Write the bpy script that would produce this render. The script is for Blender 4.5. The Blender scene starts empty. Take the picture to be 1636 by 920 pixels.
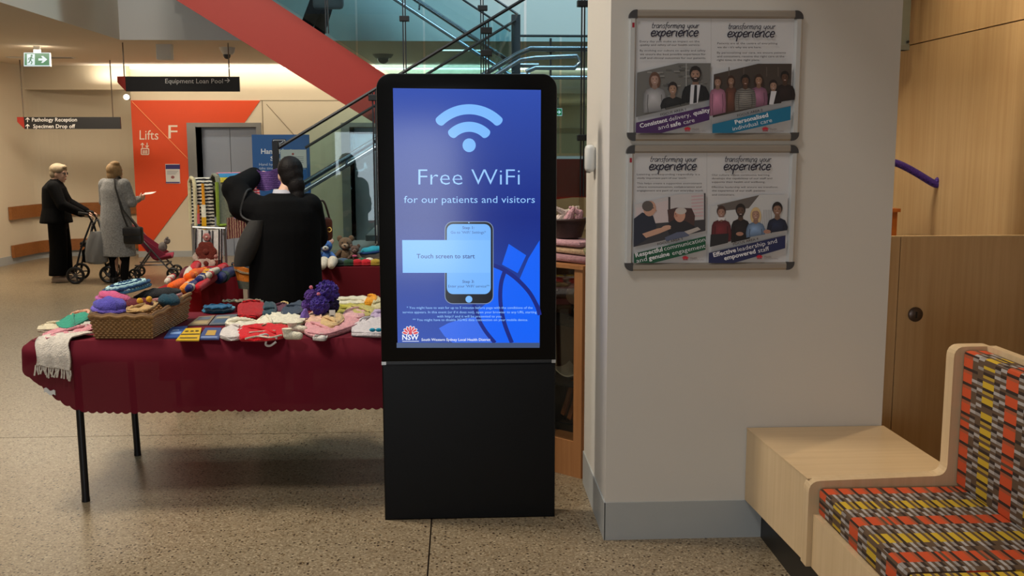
import bpy, bmesh, math, random
from mathutils import Vector, Matrix, Euler
random.seed(7)
PI = math.pi
S = bpy.context.scene
C = S.collection

# ---------------------------------------------------------------- camera
FPX, PITCH, ROLL, HC, YAW = 1605.2, 0.1395, -0.0014, 1.8025, 0.0514
cam_data = bpy.data.cameras.new('camera')
cam_data.sensor_width = 36.0
cam_data.lens = FPX / 1636 * 36.0
cam_data.clip_end = 200
cam = bpy.data.objects.new('camera', cam_data)
C.objects.link(cam)
cam.matrix_world = (Matrix.Translation((0, 0, HC)) @ Matrix.Rotation(-YAW, 4, 'Z') @
                    Matrix.Rotation(PI / 2 - PITCH, 4, 'X') @ Matrix.Rotation(ROLL, 4, 'Z'))
S.camera = cam

# ---------------------------------------------------------------- world, lights, exposure
S.view_settings.view_transform = 'Standard'
S.view_settings.look = 'None'
S.view_settings.gamma = 1.0
S.view_settings.use_curve_mapping = False
S.view_settings.exposure = 0.0
w = bpy.data.worlds.new('world')
w.use_nodes = True
w.node_tree.nodes['Background'].inputs[0].default_value = (0.80, 0.90, 1.0, 1)
w.node_tree.nodes['Background'].inputs[1].default_value = 0.16
S.world = w

def area(name, loc, rot, sx, sy, power, col, spread=PI):
    d = bpy.data.lights.new(name, 'AREA')
    d.shape = 'RECTANGLE'; d.size = sx; d.size_y = sy
    d.energy = power; d.color = col; d.spread = spread
    o = bpy.data.objects.new(name, d); C.objects.link(o)
    o.location = loc; o.rotation_euler = rot
    return o

def spot(name, loc, target, power, col, size=1.2, blend=.5, rad=.05):
    d = bpy.data.lights.new(name, 'SPOT')
    d.energy = power; d.color = col; d.spot_size = size; d.spot_blend = blend; d.shadow_soft_size = rad
    o = bpy.data.objects.new(name, d); C.objects.link(o)
    o.location = loc
    o.rotation_euler = (Vector(target) - Vector(loc)).to_track_quat('-Z', 'Y').to_euler()
    return o

# the atrium's skylight, the glazed entrance behind the photographer, the lamps of the corridor and of the bench bay
area('skylight', (-3.45, 5.6, 5.9), (0, math.radians(-20), 0), 1.0, 1.0, 265, (1.0, 0.91, 0.77))
area('skylight_front', (-2.6, 1.6, 7.4), (math.radians(14), 0, 0), 1.3, 1.3, 165, (1.0, 0.97, 0.93))
area('entrance_daylight', (-1.35, -4.26, 1.10), (PI / 2, 0, 0), 2.7, 2.05, 95, (0.86, 0.93, 1.0))
area('corridor_lamp', (-5.6, 13.6, 3.05), (0, 0, 0), 1.8, 1.4, 105, (1.0, 0.87, 0.70))
area('cove_lamp', (-2.2, 16.0, 3.04), (math.radians(26), 0, 0), 6.2, .1, 25, (1.0, 0.93, 0.78))
area('cove_uplight', (-2.6, 16.5, 2.86), (math.radians(160), 0, 0), 6.4, .15, 34, (1.0, 0.93, 0.80))
area('upper_floor_daylight', (1.8, 8.8, 6.8), (math.radians(42), 0, 0), 4.0, 1.5, 260, (0.62, 0.88, 1.0))
area('passage_lamp', (2.3, 19.5, 2.66), (0, 0, 0), 1.0, 1.0, 20, (1.0, 0.93, 0.72))
spot('bench_downlight', (2.72, 4.98, 3.26), (2.1, 4.3, 0.4), 68, (1.0, 0.84, 0.62), 1.7, .6, .04)
spot('wall_downlight', (2.3, 5.5, 3.26), (2.9, 5.5, 1.6), 30, (1.0, 0.82, 0.56), 2.2, .9, .06)

# ---------------------------------------------------------------- turning picture measurements into places
def ray(px, py):
    x, y = px - 818, py - 460
    cr, sr = math.cos(ROLL), math.sin(ROLL)
    x, y = cr * x + sr * y, -sr * x + cr * y
    X, U = x / FPX, -y / FPX
    c, s = math.cos(PITCH), math.sin(PITCH)
    d = (X, c + U * s, -s + U * c)
    ca, sa = math.cos(YAW), math.sin(YAW)
    return Vector((ca * d[0] + sa * d[1], -sa * d[0] + ca * d[1], d[2]))
O = Vector((0, 0, HC))
def aZ(px, py, z=0.0):
    d = ray(px, py); return O + d * ((z - HC) / d.z)
def aY(px, py, y):
    d = ray(px, py); return O + d * (y / d.y)
def aX(px, py, x):
    d = ray(px, py); return O + d * (x / d.x)

# ---------------------------------------------------------------- materials
def lin(c):
    c = c / 255.0
    return c / 12.92 if c <= 0.04045 else ((c + 0.055) / 1.055) ** 2.4
def col(r, g, b):
    return (lin(r), lin(g), lin(b), 1.0)
MATS = {}
def nodes_of(name):
    m = bpy.data.materials.new(name); m.use_nodes = True
    nt = m.node_tree
    return m, nt, nt.nodes['Principled BSDF'], nt.nodes.new, nt.links.new
def mat(name, rgb, rough=.6, metal=0., var=.06, scale=8., bump=0., bscale=60., spec=.5, trans=0.):
    if name in MATS: return MATS[name]
    m, nt, b, N, L = nodes_of(name)
    b.inputs['Roughness'].default_value = rough
    b.inputs['Metallic'].default_value = metal
    b.inputs['Specular IOR Level'].default_value = spec
    tc = N('ShaderNodeTexCoord')
    nz = N('ShaderNodeTexNoise'); nz.inputs['Scale'].default_value = scale; nz.inputs['Detail'].default_value = 3
    L(tc.outputs['Object'], nz.inputs['Vector'])
    mr = N('ShaderNodeMapRange'); mr.inputs[3].default_value = 1 - var; mr.inputs[4].default_value = 1 + var
    L(nz.outputs['Fac'], mr.inputs[0])
    mx = N('ShaderNodeMix'); mx.data_type = 'RGBA'; mx.blend_type = 'MULTIPLY'; mx.inputs['Factor'].default_value = 1
    mx.inputs['A'].default_value = col(*rgb)
    L(mr.outputs[0], mx.inputs['B'])
    L(mx.outputs['Result'], b.inputs['Base Color'])
    if bump:
        n2 = N('ShaderNodeTexNoise'); n2.inputs['Scale'].default_value = bscale; n2.inputs['Detail'].default_value = 4
        L(tc.outputs['Object'], n2.inputs['Vector'])
        bp = N('ShaderNodeBump'); bp.inputs['Strength'].default_value = bump; bp.inputs['Distance'].default_value = .004
        L(n2.outputs['Fac'], bp.inputs['Height']); L(bp.outputs['Normal'], b.inputs['Normal'])
    MATS[name] = m
    return m
def knit(rgb, rgb2=None, name=None, freq=70.0, stripe=0.0, axis='Y', var=.14):
    """wool with rows of stitches; with rgb2 in stripes"""
    key = 'knit_%s_%s_%s_%s' % (rgb, rgb2, stripe, axis)
    if key in MATS: return MATS[key]
    m, nt, b, N, L = nodes_of(key.replace(' ', ''))
    b.inputs['Roughness'].default_value = .95
    b.inputs['Specular IOR Level'].default_value = .15
    b.inputs['Sheen Weight'].default_value = .15
    tc = N('ShaderNodeTexCoord')
    nz = N('ShaderNodeTexNoise'); nz.inputs['Scale'].default_value = 55; nz.inputs['Detail'].default_value = 4
    L(tc.outputs['Object'], nz.inputs['Vector'])
    mr = N('ShaderNodeMapRange'); mr.inputs[1].default_value = .3; mr.inputs[2].default_value = .7
    mr.inputs[3].default_value = 1 - var; mr.inputs[4].default_value = 1 + var
    L(nz.outputs['Fac'], mr.inputs[0])
    mx = N('ShaderNodeMix'); mx.data_type = 'RGBA'; mx.blend_type = 'MULTIPLY'; mx.inputs['Factor'].default_value = 1
    L(mr.outputs[0], mx.inputs['B'])
    if rgb2:
        wv = N('ShaderNodeTexWave'); wv.bands_direction = axis; wv.inputs['Scale'].default_value = stripe or 20
        wv.inputs['Distortion'].default_value = 1.5; wv.inputs['Detail'].default_value = 1; wv.inputs['Detail Scale'].default_value = 3
        L(tc.outputs['Object'], wv.inputs['Vector'])
        rp = N('ShaderNodeValToRGB'); rp.color_ramp.interpolation = 'CONSTANT'
        rp.color_ramp.elements[0].color = col(*rgb); rp.color_ramp.elements[1].position = .5; rp.color_ramp.elements[1].color = col(*rgb2)
        L(wv.outputs['Fac'], rp.inputs['Fac']); L(rp.outputs['Color'], mx.inputs['A'])
    else:
        mx.inputs['A'].default_value = col(*rgb)
    L(mx.outputs['Result'], b.inputs['Base Color'])
    vo = N('ShaderNodeTexVoronoi'); vo.inputs['Scale'].default_value = freq * 2.2
    L(tc.outputs['Object'], vo.inputs['Vector'])
    bp = N('ShaderNodeBump'); bp.inputs['Strength'].default_value = .7; bp.inputs['Distance'].default_value = .004; bp.invert = True
    L(vo.outputs['Distance'], bp.inputs['Height']); L(bp.outputs['Normal'], b.inputs['Normal'])
    MATS[key] = m
    return m
def wood(name, rgb, rgb2, axis=2, rough=.42, scale=1.0, spec=.4):
    if name in MATS: return MATS[name]
    m, nt, b, N, L = nodes_of(name)
    b.inputs['Roughness'].default_value = rough; b.inputs['Specular IOR Level'].default_value = spec
    tc = N('ShaderNodeTexCoord'); mp = N('ShaderNodeMapping')
    sc = [38 * scale, 38 * scale, 38 * scale]; sc[axis] = 1.3 * scale
    mp.inputs['Scale'].default_value = sc
    L(tc.outputs['Object'], mp.inputs['Vector'])
    nz = N('ShaderNodeTexNoise'); nz.inputs['Scale'].default_value = 1; nz.inputs['Detail'].default_value = 6; nz.inputs['Roughness'].default_value = .6
    L(mp.outputs[0], nz.inputs['Vector'])
    n2 = N('ShaderNodeTexNoise'); n2.inputs['Scale'].default_value = 2.2; L(tc.outputs['Object'], n2.inputs['Vector'])
    ad = N('ShaderNodeMath'); ad.operation = 'MULTIPLY_ADD'; ad.inputs[1].default_value = .35; L(n2.outputs['Fac'], ad.inputs[0])
    sb = N('ShaderNodeMath'); sb.operation = 'MULTIPLY'; sb.inputs[1].default_value = .65; L(nz.outputs['Fac'], sb.inputs[0]); L(sb.outputs[0], ad.inputs[2])
    rp = N('ShaderNodeValToRGB'); rp.color_ramp.elements[0].position = .32; rp.color_ramp.elements[0].color = col(*rgb2)
    rp.color_ramp.elements[1].position = .66; rp.color_ramp.elements[1].color = col(*rgb)
    L(ad.outputs[0], rp.inputs['Fac']); L(rp.outputs['Color'], b.inputs['Base Color'])
    MATS[name] = m
    return m
def printed(name, rough=.45, emit=0., coat=0.):
    """flat print or picture: colours come from the mesh's own colour layer"""
    m, nt, b, N, L = nodes_of(name)
    at = N('ShaderNodeAttribute'); at.attribute_name = 'ink'
    b.inputs['Roughness'].default_value = rough
    if emit:
        b.inputs['Base Color'].default_value = (.004, .004, .006, 1)
        L(at.outputs['Color'], b.inputs['Emission Color']); b.inputs['Emission Strength'].default_value = emit
    else:
        L(at.outputs['Color'], b.inputs['Base Color'])
    MATS[name] = m
    return m
def glow(name, rgb, strength):
    m, nt, b, N, L = nodes_of(name)
    b.inputs['Base Color'].default_value = (.8, .8, .8, 1)
    b.inputs['Emission Color'].default_value = col(*rgb); b.inputs['Emission Strength'].default_value = strength
    MATS[name] = m
    return m
def glass(name, tint, fac=.9):
    """thin pane: mostly see-through with the tint of its body, plus Fresnel reflection"""
    m, nt, b, N, L = nodes_of(name)
    nt.nodes.remove(b)
    out = nt.nodes['Material Output']
    tr = N('ShaderNodeBsdfTransparent'); tr.inputs[0].default_value = tint
    gl = N('ShaderNodeBsdfGlossy'); gl.inputs['Roughness'].default_value = .01
    fr = N('ShaderNodeFresnel'); fr.inputs['IOR'].default_value = 1.5
    ml = N('ShaderNodeMath'); ml.operation = 'MULTIPLY'; ml.inputs[1].default_value = fac; L(fr.outputs[0], ml.inputs[0])
    mx = N('ShaderNodeMixShader'); L(ml.outputs[0], mx.inputs[0]); L(tr.outputs[0], mx.inputs[1]); L(gl.outputs[0], mx.inputs[2])
    L(mx.outputs[0], out.inputs['Surface'])
    MATS[name] = m
    return m

def terrazzo():
    m, nt, b, N, L = nodes_of('terrazzo')
    tc = N('ShaderNodeTexCoord')
    v1 = N('ShaderNodeTexVoronoi'); v1.inputs['Scale'].default_value = 125; L(tc.outputs['Object'], v1.inputs['Vector'])
    v2 = N('ShaderNodeTexVoronoi'); v2.inputs['Scale'].default_value = 62; L(tc.outputs['Object'], v2.inputs['Vector'])
    s1 = N('ShaderNodeSeparateColor'); L(v1.outputs['Color'], s1.inputs[0])
    s2 = N('ShaderNodeSeparateColor'); L(v2.outputs['Color'], s2.inputs[0])
    r1 = N('ShaderNodeValToRGB'); r1.color_ramp.interpolation = 'CONSTANT'
    e = r1.color_ramp.elements
    e[0].position = 0; e[0].color = col(140, 124, 99)
    e[1].position = .34; e[1].color = col(132, 116, 92)
    for p, c_ in ((.55, (150, 134, 108)), (.72, (120, 104, 81)), (.88, (164, 149, 122)), (.95, (98, 79, 55))):
        n = e.new(p); n.color = col(*c_)
    L(s1.outputs[0], r1.inputs['Fac'])
    # dark chips: some of the larger cells, cut down to their middles
    g1 = N('ShaderNodeMath'); g1.operation = 'GREATER_THAN'; g1.inputs[1].default_value = .84; L(s2.outputs[0], g1.inputs[0])
    g2 = N('ShaderNodeMath'); g2.operation = 'LESS_THAN'; g2.inputs[1].default_value = .36; L(v2.outputs['Distance'], g2.inputs[0])
    g3 = N('ShaderNodeMath'); g3.operation = 'MULTIPLY'; L(g1.outputs[0], g3.inputs[0]); L(g2.outputs[0], g3.inputs[1])
    mx = N('ShaderNodeMix'); mx.data_type = 'RGBA'; L(g3.outputs[0], mx.inputs['Factor'])
    L(r1.outputs['Color'], mx.inputs['A']); mx.inputs['B'].default_value = col(52, 38, 27)
    nz = N('ShaderNodeTexNoise'); nz.inputs['Scale'].default_value = 1.1; nz.inputs['Detail'].default_value = 3; L(tc.outputs['Object'], nz.inputs['Vector'])
    mr = N('ShaderNodeMapRange'); mr.inputs[3].default_value = .86; mr.inputs[4].default_value = 1.12; L(nz.outputs['Fac'], mr.inputs[0])
    m2 = N('ShaderNodeMix'); m2.data_type = 'RGBA'; m2.blend_type = 'MULTIPLY'; m2.inputs['Factor'].default_value = 1
    L(mx.outputs['Result'], m2.inputs['A']); L(mr.outputs[0], m2.inputs['B'])
    L(m2.outputs['Result'], b.inputs['Base Color'])
    b.inputs['Roughness'].default_value = .34; b.inputs['Specular IOR Level'].default_value = .35
    MATS['terrazzo'] = m
    return m
def upholstery():
    """woven bars: columns of orange, grey and yellow bars between brown ones; uses the UV layer (u across columns, v along them)"""
    m, nt, b, N, L = nodes_of('bar_weave')
    def M(op, a, b_=None, c_=None):
        n = N('ShaderNodeMath'); n.operation = op
        for i, x in enumerate((a, b_, c_)):
            if x is None: continue
            if isinstance(x, (int, float)): n.inputs[i].default_value = x
            else: L(x, n.inputs[i])
        return n.outputs[0]
    uv = N('ShaderNodeUVMap'); uv.uv_map = 'weave'
    sp = N('ShaderNodeSeparateXYZ'); L(uv.outputs[0], sp.inputs[0])
    u = M('DIVIDE', sp.outputs[0], .078); ci = M('FLOOR', u)
    typ = M('FLOORED_MODULO', ci, 4.0)
    h1 = M('FRACT', M('MULTIPLY', M('SINE', M('MULTIPLY', ci, 12.9898)), 437.58))
    # inside a grey column the bars shift half way across
    half = M('FLOOR', M('MULTIPLY', M('FRACT', u), 2.0))
    odd = M('FLOORED_MODULO', typ, 2.0)
    v = M('ADD', M('DIVIDE', sp.outputs[1], .0115), M('ADD', M('MULTIPLY', h1, 5.0), M('MULTIPLY', M('MULTIPLY', half, odd), 2.0)))
    bi = M('FLOOR', v)
    wn = N('ShaderNodeTexWhiteNoise'); wn.noise_dimensions = '2D'
    cv = N('ShaderNodeCombineXYZ'); L(M('ADD', ci, M('MULTIPLY', M('MULTIPLY', half, odd), .37)), cv.inputs[0]); L(bi, cv.inputs[1]); L(cv.outputs[0], wn.inputs['Vector'])
    ph = M('FLOORED_MODULO', bi, 5.0)
    def ramp(cols, fac):
        r = N('ShaderNodeValToRGB'); r.color_ramp.interpolation = 'CONSTANT'
        el = r.color_ramp.elements
        el[0].position = 0; el[0].color = col(*cols[0]); el[1].position = 1 / len(cols); el[1].color = col(*cols[1])
        for i, c_ in enumerate(cols[2:]):
            n = el.new((i + 2) / len(cols)); n.color = col(*c_)
        L(fac, r.inputs['Fac']); return r.outputs['Color']
    brown, dark, grey, grey2 = (90, 71, 55), (54, 42, 35), (158, 152, 148), (136, 128, 122)
    orange, orange2, yellow, yellow2 = (186, 76, 42), (152, 80, 52), (186, 154, 46), (164, 134, 52)
    p5 = M('DIVIDE', M('ADD', ph, .5), 5.0)
    co = ramp((orange, orange, orange, orange2, dark), p5)
    cg = ramp((grey, brown, grey2, dark, brown), p5)
    cy = ramp((yellow, yellow, brown, yellow2, dark), p5)
    def mix(f, a, b_):
        n = N('ShaderNodeMix'); n.data_type = 'RGBA'; L(f, n.inputs['Factor']); L(a, n.inputs['A']); L(b_, n.inputs['B']); return n.outputs['Result']
    base = mix(M('COMPARE', typ, 2.0, .1), mix(odd, co, cg), cy)
    dk = N('ShaderNodeRGB'); dk.outputs[0].default_value = col(*brown)
    base = mix(M('GREATER_THAN', wn.outputs['Value'], .92), base, dk.outputs[0])
    fr = M('FRACT', v)
    L(base, b.inputs['Base Color'])
    b.inputs['Roughness'].default_value = .9; b.inputs['Specular IOR Level'].default_value = .15
    bp = N('ShaderNodeBump'); bp.inputs['Strength'].default_value = .35; bp.inputs['Distance'].default_value = .002
    L(fr, bp.inputs['Height']); L(bp.outputs['Normal'], b.inputs['Normal'])
    MATS['bar_weave'] = m
    return m

# ---------------------------------------------------------------- mesh building
class MB:
    def __init__(s): s.v, s.f = [], []
    def add(s, vs, fs):
        k = len(s.v); s.v += [Vector(p) for p in vs]; s.f += [tuple(i + k for i in q) for q in fs]; return s
    def box(s, a, b):
        x0, y0, z0 = a; x1, y1, z1 = b
        return s.add([(x0, y0, z0), (x1, y0, z0), (x1, y1, z0), (x0, y1, z0), (x0, y0, z1), (x1, y0, z1), (x1, y1, z1), (x0, y1, z1)],
                     [(0, 3, 2, 1), (4, 5, 6, 7), (0, 1, 5, 4), (1, 2, 6, 5), (2, 3, 7, 6), (3, 0, 4, 7)])
    def rbox(s, c, h, rz=0., bev=.01):
        """box by centre and half sizes, bevelled, turned about z"""
        bm = bmesh.new(); bmesh.ops.create_cube(bm, size=2)
        for v in bm.verts: v.co = Vector((v.co.x * h[0], v.co.y * h[1], v.co.z * h[2]))
        if bev: bmesh.ops.bevel(bm, geom=bm.edges[:], offset=bev, segments=2, affect='EDGES', profile=.5)
        M_ = Matrix.Translation(c) @ Matrix.Rotation(rz, 4, 'Z'); bm.verts.index_update()
        s.add([M_ @ v.co for v in bm.verts], [[v.index for v in f.verts] for f in bm.faces]); bm.free(); return s
    def prism(s, pts, d):
        """planar outline pts extruded along vector d"""
        n = len(pts); d = Vector(d)
        vs = [Vector(p) for p in pts] + [Vector(p) + d for p in pts]
        return s.add(vs, [tuple(range(n))[::-1], tuple(range(n, 2 * n))] + [(i, (i + 1) % n, n + (i + 1) % n, n + i) for i in range(n)])
    def tube(s, path, r, n=8, caps=True, closed=False):
        path = [Vector(p) for p in path]; m = len(path)
        rr = r if isinstance(r, (list, tuple)) else [r] * m
        base = len(s.v); prev = None
        for i, p in enumerate(path):
            a = path[i - 1] if (i or closed) else p
            b = path[(i + 1) % m] if (i < m - 1 or closed) else p
            t = (b - a).normalized() if (b - a).length > 1e-9 else Vector((0, 0, 1))
            if prev is None:
                up = Vector((0, 0, 1)) if abs(t.z) < .9 else Vector((1, 0, 0)); x = t.cross(up).normalized()
            else:
                x = (prev - t * prev.dot(t)); x = x.normalized() if x.length > 1e-6 else t.orthogonal().normalized()
            prev = x; y = t.cross(x)
            s.v += [p + (x * math.cos(2 * PI * k / n) + y * math.sin(2 * PI * k / n)) * rr[i] for k in range(n)]
        for i in range(m if closed else m - 1):
            j = (i + 1) % m
            s.f += [(base + i * n + k, base + i * n + (k + 1) % n, base + j * n + (k + 1) % n, base + j * n + k) for k in range(n)]
        if caps and not closed:
            s.f += [tuple(base + k for k in range(n))[::-1], tuple(base + (m - 1) * n + k for k in range(n))]
        return s
    def loft(s, rings, n=20, caps=True):
        """rings: (centre, rx, ry[, turn]) of upright ellipses"""
        base = len(s.v)
        for q in rings:
            c, rx, ry = Vector(q[0]), q[1], q[2]; tz = q[3] if len(q) > 3 else 0
            for k in range(n):
                a = 2 * PI * k / n; x, y = rx * math.cos(a), ry * math.sin(a)
                s.v.append(c + Vector((x * math.cos(tz) - y * math.sin(tz), x * math.sin(tz) + y * math.cos(tz), 0)))
        m = len(rings)
        for i in range(m - 1):
            s.f += [(base + i * n + k, base + i * n + (k + 1) % n, base + (i + 1) * n + (k + 1) % n, base + (i + 1) * n + k) for k in range(n)]
        if caps: s.f += [tuple(base + k for k in range(n))[::-1], tuple(base + (m - 1) * n + k for k in range(n))]
        return s
    def ell(s, c, r, seg=14, rings=9, M_=None):
        c = Vector(c); base = len(s.v); M_ = M_ or Matrix.Identity(3)
        r = r if isinstance(r, (tuple, list)) else (r, r, r)
        s.v.append(c + M_ @ Vector((0, 0, -r[2])))
        for i in range(1, rings):
            t = PI * i / rings - PI / 2
            for k in range(seg):
                a = 2 * PI * k / seg
                s.v.append(c + M_ @ Vector((r[0] * math.cos(t) * math.cos(a), r[1] * math.cos(t) * math.sin(a), r[2] * math.sin(t))))
        s.v.append(c + M_ @ Vector((0, 0, r[2])))
        top = len(s.v) - 1
        for k in range(seg):
            k2 = (k + 1) % seg
            s.f.append((base, base + 1 + k2, base + 1 + k))
            for i in range(rings - 2):
                a, b = base + 1 + i * seg, base + 1 + (i + 1) * seg
                s.f.append((a + k, a + k2, b + k2, b + k))
            s.f.append((base + 1 + (rings - 2) * seg + k, base + 1 + (rings - 2) * seg + k2, top))
        return s
    def grid(s, fn, nu, nv, thick=0.):
        """surface fn(u, v) over the unit square; with thick it gets a second skin below"""
        base = len(s.v)
        P_ = [[Vector(fn(i / nu, j / nv)) for j in range(nv + 1)] for i in range(nu + 1)]
        W = nv + 1
        for r_ in P_: s.v += r_
        s.f += [(base + i * W + j, base + (i + 1) * W + j, base + (i + 1) * W + j + 1, base + i * W + j + 1) for i in range(nu) for j in range(nv)]
        if thick:
            b2 = len(s.v)
            for i in range(nu + 1):
                for j in range(nv + 1):
                    du = P_[min(i + 1, nu)][j] - P_[max(i - 1, 0)][j]; dv = P_[i][min(j + 1, nv)] - P_[i][max(j - 1, 0)]
                    nn = du.cross(dv); nn = nn.normalized() if nn.length > 1e-9 else Vector((0, 0, 1))
                    s.v.append(P_[i][j] - nn * thick)
            s.f += [(b2 + i * W + j, b2 + i * W + j + 1, b2 + (i + 1) * W + j + 1, b2 + (i + 1) * W + j) for i in range(nu) for j in range(nv)]
            for i in range(nu):
                for j in (0, nv):
                    a, b = i * W + j, (i + 1) * W + j
                    s.f.append((base + a, b2 + a, b2 + b, base + b) if j == 0 else (base + a, base + b, b2 + b, b2 + a))
            for j in range(nv):
                for i in (0, nu):
                    a, b = i * W + j, i * W + j + 1
                    s.f.append((base + a, base + b, b2 + b, b2 + a) if i == 0 else (base + a, b2 + a, b2 + b, base + b))
        return s
    def turn(s, M_):
        s.v = [M_ @ p for p in s.v]; return s
    def mesh(s, name, m=None, smooth=False, off=(0, 0, 0), angle=40):
        me = bpy.data.meshes.new(name); o = Vector(off)
        me.from_pydata([tuple(p - o) for p in s.v], [], s.f)
        if m: me.materials.append(m)
        bm = bmesh.new(); bm.from_mesh(me)
        bmesh.ops.recalc_face_normals(bm, faces=bm.faces[:])
        if smooth:
            for f in bm.faces: f.smooth = True
            lim = math.radians(angle)
            for e in bm.edges:
                if len(e.link_faces) == 2 and e.calc_face_angle(0) > lim: e.smooth = False
        bm.to_mesh(me); bm.free(); me.update()
        return me
    def build(s, name, m, parent=None, smooth=False, off=None, angle=40):
        o = Vector(off) if off is not None else (parent_origin(parent) if parent else base_of(s.v))
        ob = bpy.data.objects.new(name, s.mesh(name, m, smooth, o, angle)); C.objects.link(ob)
        if parent:
            ob.parent = parent
        else:
            ob.location = o
        return ob
def base_of(vs):
    xs = [p.x for p in vs]; ys = [p.y for p in vs]; zs = [p.z for p in vs]
    return Vector(((min(xs) + max(xs)) / 2, (min(ys) + max(ys)) / 2, min(zs)))
def parent_origin(p):
    o = Vector(p.location)
    while p.parent: p = p.parent; o += Vector(p.location)
    return o
def tag(o, label=None, cat=None, group=None, kind=None):
    if label: o['label'] = label
    if cat: o['category'] = cat
    if group: o['group'] = group
    if kind: o['kind'] = kind
    return o
def thing(name, label, cat, loc=(0, 0, 0), group=None):
    o = bpy.data.objects.new(name, None); C.objects.link(o); o.location = loc; o.empty_display_size = .1
    return tag(o, label, cat, group)
def solo(mb, name, m, label, cat, group=None, smooth=True, angle=40):
    return tag(mb.build(name, m, None, smooth, angle=angle), label, cat, group)
def struct(name, mb, m, parent=None, smooth=False):
    o = mb.build(name, m, parent, smooth)
    if not parent: o['kind'] = 'structure'
    return o
def copy_tree(o, parent=None):
    c_ = o.copy(); C.objects.link(c_)
    if parent: c_.parent = parent
    for ch in list(o.children): copy_tree(ch, c_)
    return c_
def fuse(parts, name, m, parent, voxel=.01, smooth=4, off=None):
    """closed shapes that overlap, melted into one continuous skin"""
    me = parts.mesh(name + '_raw')
    tmp = bpy.data.objects.new('tmp', me); C.objects.link(tmp)
    md = tmp.modifiers.new('r', 'REMESH'); md.mode = 'VOXEL'; md.voxel_size = voxel
    if smooth:
        sm = tmp.modifiers.new('s', 'SMOOTH'); sm.factor = .5; sm.iterations = smooth
    dg = bpy.context.evaluated_depsgraph_get(); dg.update()
    res = bpy.data.meshes.new_from_object(tmp.evaluated_get(dg))
    bpy.data.objects.remove(tmp); bpy.data.meshes.remove(me)
    res.name = name; res.materials.clear(); res.materials.append(m)
    for p in res.polygons: p.use_smooth = True
    if off is None:
        o = parent_origin(parent) if parent else base_of([v.co.copy() for v in res.vertices])
    else: o = Vector(off)
    res.transform(Matrix.Translation(-o))
    ob = bpy.data.objects.new(name, res); C.objects.link(ob)
    if parent: ob.parent = parent
    else: ob.location = o
    return ob

# ---------------------------------------------------------------- flat print
FONT_CACHE = {}
def text_tris(s, bold=0.):
    key = (s, bold)
    if key not in FONT_CACHE:
        cu = bpy.data.curves.new('t', 'FONT'); cu.body = s; cu.size = 1; cu.resolution_u = 2; cu.offset = bold; cu.fill_mode = 'FRONT'
        ob = bpy.data.objects.new('t', cu); C.objects.link(ob)
        dg = bpy.context.evaluated_depsgraph_get()
        me = bpy.data.meshes.new_from_object(ob.evaluated_get(dg))
        vs = [(v.co.x, v.co.y) for v in me.vertices]; fs = [tuple(p.vertices) for p in me.polygons]
        bpy.data.objects.remove(ob); bpy.data.curves.remove(cu); bpy.data.meshes.remove(me)
        FONT_CACHE[key] = (vs, fs)
    return FONT_CACHE[key]
STROKES = {
 't': (.6, [[(.25, 1.7), (.2, .3), (.35, 0), (.6, .1)], [(0, 1.05), (.55, 1.05)]]),
 'r': (.62, [[(.1, 1), (.12, 0)], [(.12, .6), (.35, .95), (.6, .9)]]),
 'a': (.88, [[(.7, .9), (.3, 1), (.05, .5), (.25, 0), (.6, .3), (.7, .95), (.7, .15), (.85, 0)]]),
 'n': (.85, [[(.1, 1), (.1, 0)], [(.1, .6), (.4, 1), (.65, .8), (.65, .1), (.8, 0)]]),
 's': (.65, [[(.6, .9), (.3, 1), (.15, .75), (.5, .4), (.45, .05), (.1, .05)]]),
 'f': (.58, [[(.65, 1.75), (.35, 1.7), (.25, 1.2), (.22, -.5)], [(0, .95), (.55, .95)]]),
 'o': (.8, [[(.35, 1), (.05, .5), (.35, 0), (.65, .5), (.35, 1)]]),
 'm': (1.15, [[(.1, 1), (.1, 0)], [(.1, .6), (.35, 1), (.5, .8), (.5, 0)], [(.5, .6), (.75, 1), (.95, .8), (.95, .1), (1.1, 0)]]),
 'i': (.4, [[(.15, 1), (.15, .1), (.3, 0)], [(.18, 1.4), (.2, 1.5)]]),
 'g': (.85, [[(.65, .9), (.3, 1), (.05, .5), (.3, 0), (.6, .4), (.65, 1), (.6, -.5), (.3, -.75), (0, -.5)]]),
 'y': (.85, [[(.05, 1), (.1, .3), (.35, .05), (.6, .4), (.65, 1), (.6, -.5), (.3, -.75), (0, -.5)]]),
 'u': (.85, [[(.05, 1), (.1, .2), (.35, 0), (.6, .4), (.65, 1), (.65, .15), (.8, 0)]]),
 'e': (.7, [[(.05, .5), (.6, .55), (.55, .9), (.3, 1), (.05, .6), (.15, .1), (.4, 0), (.65, .2)]]),
 'x': (.75, [[(0, 1), (.25, .8), (.45, .2), (.7, 0)], [(.65, 1), (0, 0)]]),
 'p': (.8, [[(.1, 1), (.05, -.8)], [(.1, .6), (.4, 1), (.65, .6), (.4, .05), (.1, .25)]]),
 'c': (.7, [[(.6, .85), (.35, 1), (.05, .5), (.3, 0), (.65, .2)]]),
 ' ': (.6, [])}
def catmull(p, k=4):
    if len(p) < 3: return p
    q = [p[0]] + list(p) + [p[-1]]; out = []
    for i in range(1, len(q) - 2):
        for j in range(k):
            t = j / k
            out.append(tuple(.5 * (2 * q[i][d] + (q[i + 1][d] - q[i - 1][d]) * t + (2 * q[i - 1][d] - 5 * q[i][d] + 4 * q[i + 1][d] - q[i + 2][d]) * t * t +
                     (3 * q[i][d] - q[i - 1][d] - 3 * q[i + 1][d] + q[i + 2][d]) * t ** 3) for d in range(len(p[0]))))
    out.append(tuple(p[-1])); return out
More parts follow.
